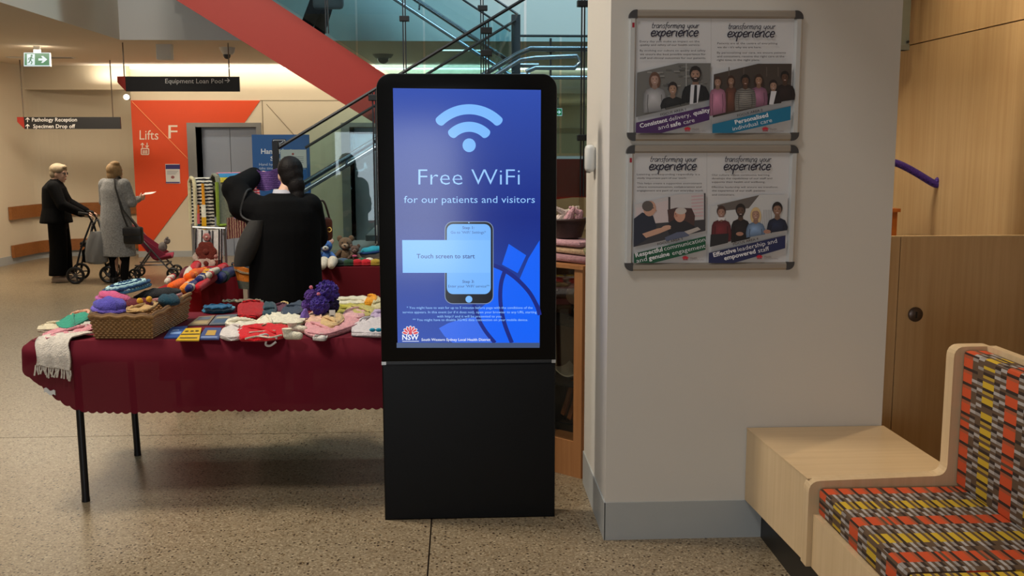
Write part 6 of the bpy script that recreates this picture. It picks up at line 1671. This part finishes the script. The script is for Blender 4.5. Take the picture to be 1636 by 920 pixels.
# purple pompom toy
def fuzz(c_, r, seed, seg=34, rings=22, amp=.16):
    rg = random.Random(seed); mb = MB().ell(c_, r, seg, rings)
    for v in mb.v:
        d_ = v - Vector(c_); v += d_ * rg.uniform(-amp, amp)
    return mb
PUR = knit((58, 40, 122), var=.4); PUR2 = knit((82, 52, 128), var=.4)
pz = aY(522, 467, 5.62)
t = thing('pompom_toy', 'purple pompom toy made of fluffy balls on the maroon table', 'toy', (pz.x, pz.y, TT))
fuzz(pz, .064, 1).build('pompom', PUR, t); fuzz(aY(511, 488, 5.5), .05, 2).build('pompom', PUR, t); fuzz(aY(497, 473, 5.56), .036, 3).build('pompom', PUR2, t); fuzz(aY(491, 487, 5.55), .03, 4).build('pompom', PUR2, t)
fuzz(aY(529, 487, 5.62), .046, 6).build('pompom', knit((34, 26, 66), var=.4), t)
MB().loft([(aY(487, 507, 5.42), .028, .02), (aY(487, 500, 5.42), .02, .016), (aY(488, 493, 5.42), .008, .008)], 12).build('tassel', knit((116, 92, 170), var=.3), t, True)
for px, py in ((497, 459), (509, 470)): MB().ell(aY(px, py, 5.52), .011, 8, 6).build('pink_bobble', K((200, 110, 130)), t, True)
# pink cardigan and its neighbours
PK = K((204, 146, 150))
c1 = puff([(487, 536), (490, 522), (512, 517), (545, 513), (574, 511), (572, 524), (548, 534), (522, 541), (500, 541)], .034, PK, 'pale pink knitted baby cardigan at the front of the table', 'baby_cardigan')
band(c1, [(492, 531), (520, 534), (548, 526), (570, 518)], .004, K((176, 116, 124)), 'ribbed_band', TT + .036)
puff([(548, 512), (556, 503), (582, 502), (586, 512), (566, 517)], .046, K((206, 158, 160)), 'pink knitted sleeve heap behind the pale pink cardigan', 'knitted_heap')
puff([(489, 522), (496, 508), (518, 501), (528, 507), (520, 518), (504, 525)], .042, K((210, 170, 146)), 'peachy cream knit behind the pale pink cardigan', 'folded_knit')
puff([(512, 529), (518, 514), (544, 510), (549, 520), (534, 530)], .045, K((198, 166, 118)), 'beige knitted bonnet lying on the pale pink cardigan', 'baby_bonnet', 'hat', z=TT + .008)
p_ = aZ(531, 507, TT + .05)
t = thing('price_tag', 'small white price card standing among the pink knits', 'tag', p_)
MB().box((p_.x - .016, p_.y - .002, p_.z - .045), (p_.x + .016, p_.y + .002, p_.z + .04)).build('card', WHITE, t)
MB().box((p_.x - .010, p_.y - .004, p_.z + .008), (p_.x + .008, p_.y - .002, p_.z + .012)).box((p_.x - .010, p_.y - .004, p_.z - .004), (p_.x + .004, p_.y - .002, p_.z)).build('print_lines', DARK, t)
puff([(500, 544), (505, 537), (516, 536), (523, 539), (519, 545)], .016, K((196, 190, 184)), 'small off-white knitted disc at the table edge by the pink cardigan', 'knitted_disc', z=TT + .002)
YG = K((168, 158, 74))
y1_ = puff([(529, 506), (526, 492), (548, 487), (590, 489), (604, 496), (586, 505), (556, 508)], .03, YG, 'yellow-green knitted garment at the back right of the maroon table', 'knitted_garment')
band(y1_, [(534, 494), (545, 489), (562, 491), (580, 494)], .006, K((196, 190, 60)), 'lime_edging', TT + .033)
puff([(529, 492), (531, 484), (560, 481), (592, 482), (590, 490), (560, 492)], .038, K((206, 200, 176)), 'rolled cream knit at the back right of the maroon table', 'rolled_knit', z=TT + .004)
puff([(583, 492), (590, 481), (601, 481), (602, 491)], .05, K((214, 144, 36)), 'orange knitted cap at the back right of the maroon table', 'knitted_beanie', 'hat', z=TT + .01)
puff([(594, 500), (598, 484), (608, 486), (612, 500)], .05, K((190, 180, 140)), 'cream knitted sleeve next to the kiosk edge', 'knitted_sleeve')
puff([(552, 508), (558, 500), (592, 499), (600, 509), (578, 514)], .046, K((176, 164, 96)), 'pale olive knit between the pink heap and the orange cap', 'folded_knit')
w_ = puff([(562, 538), (566, 524), (592, 515), (622, 515), (624, 538)], .034, K((196, 188, 190)), 'lilac-white baby jacket right of the pink cardigan', 'baby_jacket')
puff([(592, 516), (598, 507), (620, 506), (622, 518)], .05, K((170, 152, 180)), 'pale lilac knit beside the kiosk edge', 'folded_knit')
for d_ in (-1, 1): MB().ell(aZ(600 + d_ * 5, 527, TT + .045), (.016, .008, .01), 10, 7).build('turquoise_bow', K((40, 148, 180)), w_, True)

# ---- slippers on the red side table
def slipper(a_, b_, r, m, m2, label, z=TT + .03, y=None):
    p0, p1 = aZ(*a_, z), aZ(*b_, z); r *= .8; d_ = (p1 - p0) * .12; p0 -= d_; p1 += d_
    t = thing('knitted_slipper', label, 'slipper', (p0.lerp(p1, .5).x, p0.lerp(p1, .5).y, z - r))
    mb = MB(); caps(mb, [(p0, r * .86), (p0.lerp(p1, .5) + Vector((0, 0, r * .2)), r), (p1, r * .8)], 12); mb.build('foot', m, t, True)
    d_ = (p1 - p0).normalized()
    MB().tube([p1 - d_ * r * .6, p1 + d_ * r * .95], [r * 1.0, r * .9], 12).build('cuff', m2, t, True)
    if m is not m2: MB().tube([p0.lerp(p1, .18), p0.lerp(p1, .34)], [r * 1.02, r * 1.05], 12).build('stripe', m2, t, True)
    return t
OR, OR2, NV, WH, RE, MR_, YE = K((226, 92, 20)), K((232, 128, 40)), K((30, 36, 92)), K((206, 196, 178)), K((186, 22, 36)), K((96, 16, 30)), K((222, 160, 30))
slipper((277, 458), (300, 451), .046, OR, OR, 'bright orange knitted slipper at the left end of the red table')
slipper((296, 460), (316, 448), .04, OR2, WH, 'orange slipper with a white cuff at the front of the red table')
slipper((302, 461), (312, 452), .034, NV, WH, 'navy and white striped slipper at the front corner of the red table', TT + .055)
slipper((268, 449), (275, 443), .03, WH, RE, 'white slipper with a red cuff at the left edge of the red table', TT + .05)
slipper((303, 443), (322, 436), .05, OR, OR2, 'orange knitted slipper in the middle of the red table', TT + .07)
slipper((318, 447), (330, 440), .036, NV, WH, 'navy slipper with white cuff on the red table', TT + .075)
slipper((326, 440), (334, 434), .034, YE, NV, 'yellow slipper with navy cuff on the red table', TT + .085)
slipper((293, 441), (299, 433), .042, MR_, MR_, 'dark maroon slipper standing behind the orange ones', TT + .05)
slipper((300, 440), (306, 431), .04, WH, WH, 'white slipper leaning on the maroon one', TT + .08)
slipper((309, 432), (314, 424), .042, RE, RE, 'red slipper with its toe up behind the white one', TT + .09)
slipper((318, 459), (343, 443), .04, RE, RE, 'long red sock lying along the right edge of the red table', TT + .04)
slipper((332, 441), (346, 432), .036, WH, RE, 'white sock with a red cuff on the red table', TT + .08)
slipper((349, 434), (357, 427), .042, RE, RE, 'red knitted slipper at the back of the red table', TT + .05)
slipper((352, 444), (370, 434), .055, NV, K((28, 62, 50)), 'navy slipper with a dark green cuff at the back of the red table', TT + .03)
# orange and grey knit hanging by the tote bag
t = thing('hanging_knit', 'orange and grey banded knit hanging beside the woman in black', 'scarf', aY(392, 460, 7.6))
def hk(a_, b_):
    p_ = aY(372 + 34 * a_ + 9 * b_, 421 + 40 * b_ + 10 * a_ * (1 - b_), 7.55); return p_ + Vector((0, .015 * math.sin(a_ * 7 + b_), 0))
MB().grid(lambda a_, b_: hk(a_, b_ * .66), 10, 10, .02).build('orange_part', K((210, 120, 30), (176, 92, 20), stripe=30, axis='X'), t, True)
MB().grid(lambda a_, b_: hk(a_, .67 + b_ * .33), 10, 6, .02).build('grey_part', K((86, 88, 76)), t, True)
MB().grid(lambda a_, b_: hk(a_, .2 + b_ * .08) + Vector((0, -.005, 0)), 10, 2, .024).build('grey_band', K((150, 130, 100)), t, True)
for px in (403, 409): MB().tube(catmull([tuple(aY(px, 460, 7.57)), tuple(aY(px - 3, 470, 7.57)), tuple(aY(px + 1, 478, 7.57)), tuple(aY(px + 3, 468, 7.57)), tuple(aY(px + 2, 460, 7.57))], 4), .008, 6).build('loop', K((176, 84, 40)), t, True)
MB().tube([aY(370, 421, 7.56), aY(410, 431, 7.56)], .012, 8).build('carrier_rod', DARK, t, True)
p0, p1 = aY(410, 431, 7.6), Vector((aY(410, 431, 7.6).x, 7.6, 0))
MB().tube([p0, p1], .012, 8).build('stand_rod', DARK, t, True)
MB().loft([(p1, .12, .12), (p1 + Vector((0, 0, .015)), .12, .12)], 16).build('stand_foot', DARK, t, True)

# ---- blanket rack behind the red table
r0, r1 = Vector((-2.20, 8.42, 0)), Vector((-1.74, 8.72, 0)); zr = 1.50
rk = thing('blanket_rack', 'slim metal rack carrying knitted blankets behind the red table', 'rack', (r0 + r1) / 2)
MB().tube([r0 + Vector((0, 0, zr)), r1 + Vector((0, 0, zr))], .014, 8).build('top_rail', ALU, rk, True)
for p_ in (r0 + (r1 - r0) * .04, r1 - (r1 - r0) * .04):
    MB().tube([p_, p_ + Vector((0, 0, zr))], .013, 8).build('upright', ALU, rk, True)
    MB().tube([p_ + Vector((.12, -.16, .015)), p_ + Vector((-.12, .16, .015))], .013, 8).build('foot_bar', ALU, rk, True)
MB().tube([r0 + Vector((0, 0, 1.08)), r1 + Vector((0, 0, 1.08))], .011, 8).build('lower_rail', ALU, rk, True)
rd = (r1 - r0).normalized(); rn = Vector((rd.y, -rd.x, 0)); RL = (r1 - r0).length
def over(u0, u1, front, back, off, zt_, spread=.05):
    """blanket over a rail: u along the rail, drops front and back"""
    tot = front + back + .12
    def fn(a_, b_):
        s_ = b_ * tot; base = r0 + rd * (RL * (u0 + (u1 - u0) * a_))
        if s_ < front: o_, z = off + spread * .0 + .03, zt_ - (front - s_)
        elif s_ < front + .12:
            t_ = (s_ - front) / .12 * PI; o_, z = (off + .03) * math.cos(t_), zt_ + (off + .015) * math.sin(t_)
        else: o_, z = -(off + .03), zt_ - (s_ - front - .12)
        return base + rn * (o_ + .006 * math.sin(a_ * 14 + s_ * 6)) + Vector((0, 0, z))
    return fn
def blanket(u0, u1, front, back, off, zt_, m, label, nu=10, nv=22):
    t = thing('knitted_blanket', label, 'blanket', r0 + rd * RL * (u0 + u1) / 2 + rn * (off + .03) + Vector((0, 0, zt_ - front)))
    fn = over(u0, u1, front, back, off, zt_); MB().grid(fn, nu, nv, .012).build('blanket_cloth', m, t, True); return t, fn
BW = K((26, 24, 26), (206, 198, 180), stripe=11, axis='Z')
t, fn = blanket(.0, .28, .40, .34, .03, zr + .012, BW, 'black and cream striped blanket with coloured bands at the near end of the rack')
tot = .40 + .34 + .12
for a0_, a1_, c_, b0, b1 in ((.30, .52, (224, 168, 36), .02, .14), (.30, .52, (230, 226, 200), .14, .26), (.34, .5, (226, 150, 30), .26, .46), (.02, .2, (222, 92, 90), .08, .18), (.02, .2, (226, 110, 36), .18, .26), (.04, .2, (36, 90, 110), .0, .07)):
    MB().grid(lambda a_, b_, a0=a0_, a1=a1_, c0=b0, c1=b1: Vector(fn(a0 + (a1 - a0) * a_, c0 + (c1 - c0) * b_)) + rn * .012, 4, 6, .01).build('colour_band', K(c_), t, True)
MB().tube([Vector(fn(0, k / 22)) for k in range(23)], .016, 7).build('cream_edging', K((198, 186, 146)), t, True)
t, fn = blanket(.32, .86, .36, .3, .055, zr + .02, K((128, 130, 108)), 'grey-green blanket panel with a lime border in the middle of the rack')
tot = .36 + .3 + .12
for a_, b_ in (((0, 0), (0, .46)), ((.0, 0), (1, 0)), ((1, 0), (1, .46))):
    MB().tube([Vector(fn(a_[0] + (b_[0] - a_[0]) * k / 14, a_[1] + (b_[1] - a_[1]) * k / 14)) + rn * .004 for k in range(15)], .015, 6).build('lime_border', K((126, 146, 50)), t, True)
for k in range(4): MB().grid(lambda a_, b_, q_=k: Vector(fn(.12 + .76 * a_, .45 + .035 * q_ + .034 * b_)) + rn * .008 + Vector((0, 0, .004)), 6, 2, .008).build('top_band', K(((196, 180, 60), (52, 120, 160), (206, 120, 140), (220, 214, 190))[k]), t, True)
for k in range(5): MB().tube([Vector(fn(.35 + .3 * (j / 6) + .05 * math.sin(j * 2 + k), .1 + k * .07 + .01 * math.sin(j * 1.7))) + rn * .008 for j in range(7)], .005, 5).build('cable_pattern', K((98, 102, 86)), t, True)
t, fn = blanket(.86, 1.0, .30, .28, .05, zr + .03, K((206, 170, 176), (196, 60, 70), stripe=14, axis='Z'), 'pink and red knitted blanket at the far end of the rack')
# the quilt with flowers on the lower rail, nearer
t = thing('flower_quilt', 'white and black striped quilt with brown flowers hanging in front of the rack', 'quilt', aY(332, 432, 8.28))
def qf(a_, b_):
    p_ = aY(312 + 44 * a_ - 2 * b_ * (1 - a_), 364 + 72 * b_ + 4 * math.sin(a_ * 3), 8.30); return p_ + Vector((0, .012 * math.sin(a_ * 12), 0))
MB().grid(qf, 24, 16, .014).build('quilt_cloth', K((208, 204, 198)), t, True)
for a0 in (.02, .26, .50, .62, .88, .96): MB().grid(lambda a_, b_, q_=a0: Vector(qf(q_ + .035 * a_, b_)) + Vector((0, -.018, 0)), 2, 14, .006).build('black_stripe', K((30, 30, 32)), t, True)
def flower(a_, b_, r, m1, m2):
    c_ = Vector(qf(a_, b_)) + Vector((0, -.022, 0)); mb = MB()
    for k in range(6): mb.ell(c_ + Vector((math.cos(k * PI / 3) * r * .55, 0, math.sin(k * PI / 3) * r * .55)), (r * .5, .008, r * .5), 10, 6)
    f_ = fuse(mb, 'flower', m1, t, .006, 1); MB().ell(c_ + Vector((0, -.01, 0)), (r * .28, .008, r * .28), 8, 6).build('flower_eye', m2, f_, True)
BRN, CRM = K((104, 44, 34)), K((198, 176, 160))
for q_ in ((.44, .46, .085, BRN, BRN), (.2, .62, .06, CRM, K((170, 120, 110))), (.78, .58, .06, CRM, K((170, 120, 110))), (.45, .72, .075, CRM, BRN), (.16, .86, .07, BRN, BRN), (.8, .84, .075, BRN, BRN), (.48, .94, .06, K((186, 172, 120)), BRN), (.45, .14, .035, K((168, 110, 104)), CRM)): flower(*q_)
MB().tube([aY(308, 363, 8.31), aY(360, 365, 8.31)], .012, 8).build('hanging_rod', ALU, t, True)
for px in (309, 359): MB().tube([aY(px, 363, 8.32), Vector((aY(px, 363, 8.32).x, 8.32, .0))], .011, 8).build('rod_post', ALU, t, True)
# purple pieces near the raised arm
t = thing('purple_shawl', 'purple shawl with pale knitted rows held up by the woman in black', 'shawl', aY(430, 303, 7.62))
MB().grid(lambda a_, b_: aY(410 + 42 * a_, 271 + 31 * b_ + 3 * math.sin(a_ * 5), 7.40) + Vector((0, .012 * math.sin(a_ * 9), 0)), 14, 10, .015).build('shawl_cloth', K((62, 40, 96), (118, 88, 150), stripe=24, axis='Z'), t, True)
t = thing('lavender_blanket', 'lavender and deep violet knitted blanket hanging under the raised arm', 'blanket', aY(390, 356, 7.95))
MB().grid(lambda a_, b_: aY(379 + 27 * a_, 314 + 16 * b_, 7.95) + Vector((0, .012 * math.sin(a_ * 7), 0)), 10, 6, .015).build('violet_part', K((58, 36, 110)), t, True)
MB().grid(lambda a_, b_: aY(374 + 32 * a_, 329 + 20 * b_ - 6 * a_ * b_, 7.94) + Vector((0, .012 * math.sin(a_ * 7), 0)), 10, 6, .015).build('lavender_part', K((142, 118, 168)), t, True)
MB().grid(lambda a_, b_: aY(362 + 34 * a_, 348 + 34 * b_ - 4 * a_, 7.97) + Vector((0, .012 * math.sin(a_ * 7), 0)), 10, 6, .015).build('brown_part', K((86, 34, 40), (150, 120, 96), stripe=16, axis='X'), t, True)
MB().tube([aY(374, 314, 7.98), aY(408, 314, 7.98)], .011, 8).build('hanging_rod', ALU, t, True)
MB().tube([aY(392, 314, 8.0), Vector((aY(392, 314, 8.0).x, 8.0, 0))], .012, 8).build('rod_post', ALU, t, True)

# ---- soft toys and hats on the maroon table
def bear(px, py, y, s_, m, mz, label, bow=None, ear_in=None):
    """sitting toy: head centre at the pixel, s_ = head radius"""
    c_ = aY(px, py, y); z0 = TT + .003; t = thing('soft_toy', label, 'toy', (c_.x, y, z0))
    bz = (z0 + c_.z - s_ * .7) / 2
    MB().ell((c_.x, y + .01, bz), (s_ * 1.0, s_ * .8, max(bz - z0, s_ * .5)), 16, 10).build('body', m, t, True)
    hd = MB().ell(c_, (s_, s_ * .9, s_ * .92), 16, 10).build('head', m, t, True)
    MB().ell(c_ + Vector((0, -s_ * .72, -s_ * .28)), (s_ * .52, s_ * .4, s_ * .42), 12, 8).build('muzzle', mz, hd, True)
    MB().ell(c_ + Vector((0, -s_ * 1.1, -s_ * .18)), (s_ * .15, s_ * .1, s_ * .1), 8, 6).build('nose', BLACK, hd, True)
    for d_ in (-1, 1):
        MB().ell(c_ + Vector((d_ * s_ * .82, .01, s_ * .72)), (s_ * .42, s_ * .2, s_ * .46), 12, 8).build('ear', ear_in if (ear_in and d_ > 0) else m, hd, True)
        MB().ell(c_ + Vector((d_ * s_ * .38, -s_ * .8, s_ * .2)), s_ * .1, 8, 6).build('eye', BLACK, hd, True)
        mb = MB(); caps(mb, [(Vector((c_.x + d_ * s_ * .8, y - .01, bz + s_ * .55)), s_ * .34), (Vector((c_.x + d_ * s_ * 1.35, y - s_ * .7, bz - .0)), s_ * .32)], 10); mb.build('arm', m, t, True)
        mb = MB(); caps(mb, [(Vector((c_.x + d_ * s_ * .55, y - .02, z0 + s_ * .4)), s_ * .4), (Vector((c_.x + d_ * s_ * .9, y - s_ * 1.5, z0 + s_ * .36)), s_ * .36)], 10); mb.build('leg', m, t, True)
    if bow: MB().ell((c_.x, y - s_ * .85, bz + s_ * .5), (s_ * .6, s_ * .2, s_ * .26), 10, 6).build('bow', bow, t, True)
    return t
bear(521, 393, 8.36, .052, K((66, 104, 164)), K((196, 196, 184)), 'blue knitted bear with a white muzzle beside the woman in black', None, K((206, 172, 154)))
bear(552, 389, 8.42, .058, K((104, 84, 64)), K((150, 128, 104)), 'brown knitted teddy bear sitting beside the blue bear')
bear(567, 398, 8.34, .036, K((92, 72, 62)), K((120, 96, 84)), 'small dark brown bear with a pink bow', K((206, 96, 130)))
mbd = thing('knitted_bootees', 'pair of white woolly bootees over the edge of the toy table', 'bootees', aY(526, 428, 8.05))
for px, py in ((518, 420), (532, 419)):
    c_ = aY(px, py, 8.12) + Vector((0, 0, .012)); mb = MB(); caps(mb, [(c_, .042), (c_ + Vector((-.005, -.075, -.03)), .03)], 12); fuse(mb, 'bootee', K((204, 192, 172)), mbd, .008, 2)
hat(594, 400, 8.42, (.10, .07, .035), K((38, 140, 160)), 'turquoise knitted hat on the toy table by the kiosk edge', (0, -.12, 0), brim=K((30, 60, 110)))
HC_ = ((548, 414, 8.26, .055, (64, 84, 104), 'slate blue knitted hat in front of the brown bear'), (558, 418, 8.18, .05, (40, 66, 44), 'dark green knitted hat at the front of the toy table'),
       (571, 418, 8.18, .045, (176, 30, 40), 'red knitted hat next to the dark green one on the toy table'), (585, 418, 8.18, .045, (196, 38, 48), 'bright red knitted hat second from the kiosk on the toy table'),
       (600, 417, 8.18, .045, (170, 140, 50), 'mustard knitted hat nearest the kiosk on the toy table'), (578, 410, 8.28, .045, (46, 96, 66), 'green knitted hat behind the red hats'), (590, 410, 8.28, .04, (206, 196, 176), 'cream knitted hat behind the bright red hat'),
       (603, 409, 8.28, .04, (70, 60, 40), 'dark olive knitted hat behind the mustard hat'), (540, 419, 8.16, .045, (28, 40, 34), 'blackish green knitted hat beside the white bootees'))
for px, py, y, r_, c_, lb in HC_:
    z = TT + .026 + (.003); p_ = aY(px, py, y); t = thing('knitted_hat', lb, 'hat', (p_.x, y, TT + .002))
    MB().ell((p_.x, y, z), (r_, r_ * .8, .028), 14, 8).build('crown', K(c_), t, True)
    MB().tube([(p_.x + r_ * .95 * math.cos(a_ * PI / 9), y + r_ * .76 * math.sin(a_ * PI / 9), TT + .012) for a_ in range(18)], .009, 6, closed=True).build('ribbed_edge', K(tuple(int(x * .8) for x in c_)), t, True)
# brown handbag on her other arm
bz_ = thing('brown_handbag', 'reddish brown handbag with a brass ring beside the woman in black', 'handbag', aY(515, 384, 7.35))
c_ = aY(514, 366, 7.35)
MB().rbox(c_, (.075, .05, .085), .3, .03).build('bag_body', mat('leather_brown', (92, 40, 26), .45, var=.2, scale=20), bz_, True)
MB().tube(catmull([tuple(c_ + Vector((-.05, 0, .07))), tuple(c_ + Vector((-.03, 0, .18))), tuple(c_ + Vector((.02, 0, .20))), tuple(c_ + Vector((.06, 0, .07)))], 4), .008, 6).build('handle', mat('strap_dark', (40, 24, 20), .5), bz_, True)
MB().tube([c_ + Vector((.06 + .016 * math.cos(k * PI / 6), -.045, -.0 + .016 * math.sin(k * PI / 6))) for k in range(12)], .004, 5, closed=True).build('brass_ring', mat('brass', (200, 160, 80), .3, 1.0), bz_, True)
# things on the display cabinet
zt_ = CH + .021
def cpuff(u0, u1, v0, v1, z, h, m, label):
    mb = MB().rbox((0, 0, 0), ((u1 - u0) / 2, (v1 - v0) / 2, h / 2), 0, h * .45)
    c_ = cl((u0 + u1) / 2, (v0 + v1) / 2, z + h / 2); mb.turn(Matrix.Translation(c_) @ Matrix.Rotation(math.atan2(u_.y, u_.x), 4, 'Z'))
    for v in mb.v: v.z += .004 * math.sin(v.x * 60 + v.y * 45)
    return solo(mb, 'folded_knit', m, label, 'clothing')
cpuff(-.0, .3, .04, .3, zt_ + .004, .04, K((170, 128, 132)), 'dusty pink folded knit lowest on the display cabinet')
cpuff(.02, .3, .05, .28, zt_ + .05, .035, K((196, 164, 130)), 'beige folded knit between two pink ones on the display cabinet')
cpuff(.05, .3, .04, .26, zt_ + .09, .03, K((196, 150, 156)), 'pale pink folded knit topmost on the display cabinet')
cpuff(-.005, .05, .05, .2, zt_ + .048, .05, K((150, 146, 104), (96, 92, 70), stripe=30, axis='X'), 'small olive patterned knit at the pillar end of the display cabinet')
c_ = cl(.23, .17, zt_ + .128)
t = thing('dark_basket', 'dark wicker basket of pale knits on top of the display cabinet', 'basket', c_)
MB().loft([(c_, .075, .065), (c_ + Vector((0, 0, .10)), .105, .09)], 24).build('basket_wall', mat('wicker_black', (44, 24, 20), .6, var=.3, scale=50, bump=.6, bscale=110), t, True)
MB().tube([c_ + Vector((.106 * math.cos(k * PI / 12), .091 * math.sin(k * PI / 12), .10)) for k in range(24)], .008, 6, closed=True).build('rim', mat('wicker_black2', (56, 34, 26), .6), t, True)
for k in range(7):
    d_ = c_ + Vector((random.uniform(-.06, .06), random.uniform(-.045, .045), .10)); q_ = K(((206, 186, 176), (196, 150, 156), (190, 176, 150))[k % 3])
    mb = MB(); caps(mb, [(d_, .03), (d_ + Vector((random.uniform(-.03, .03), -.01, .035)), .02), (d_ + Vector((random.uniform(-.05, .05), -.01, .065)), .009)], 8)
    solo(mb, 'rolled_knit', q_, ('cream', 'pink', 'tan')[k % 3] + ' rolled knit poking out of the dark wicker basket', 'clothing', 'rolled knits in the dark basket')
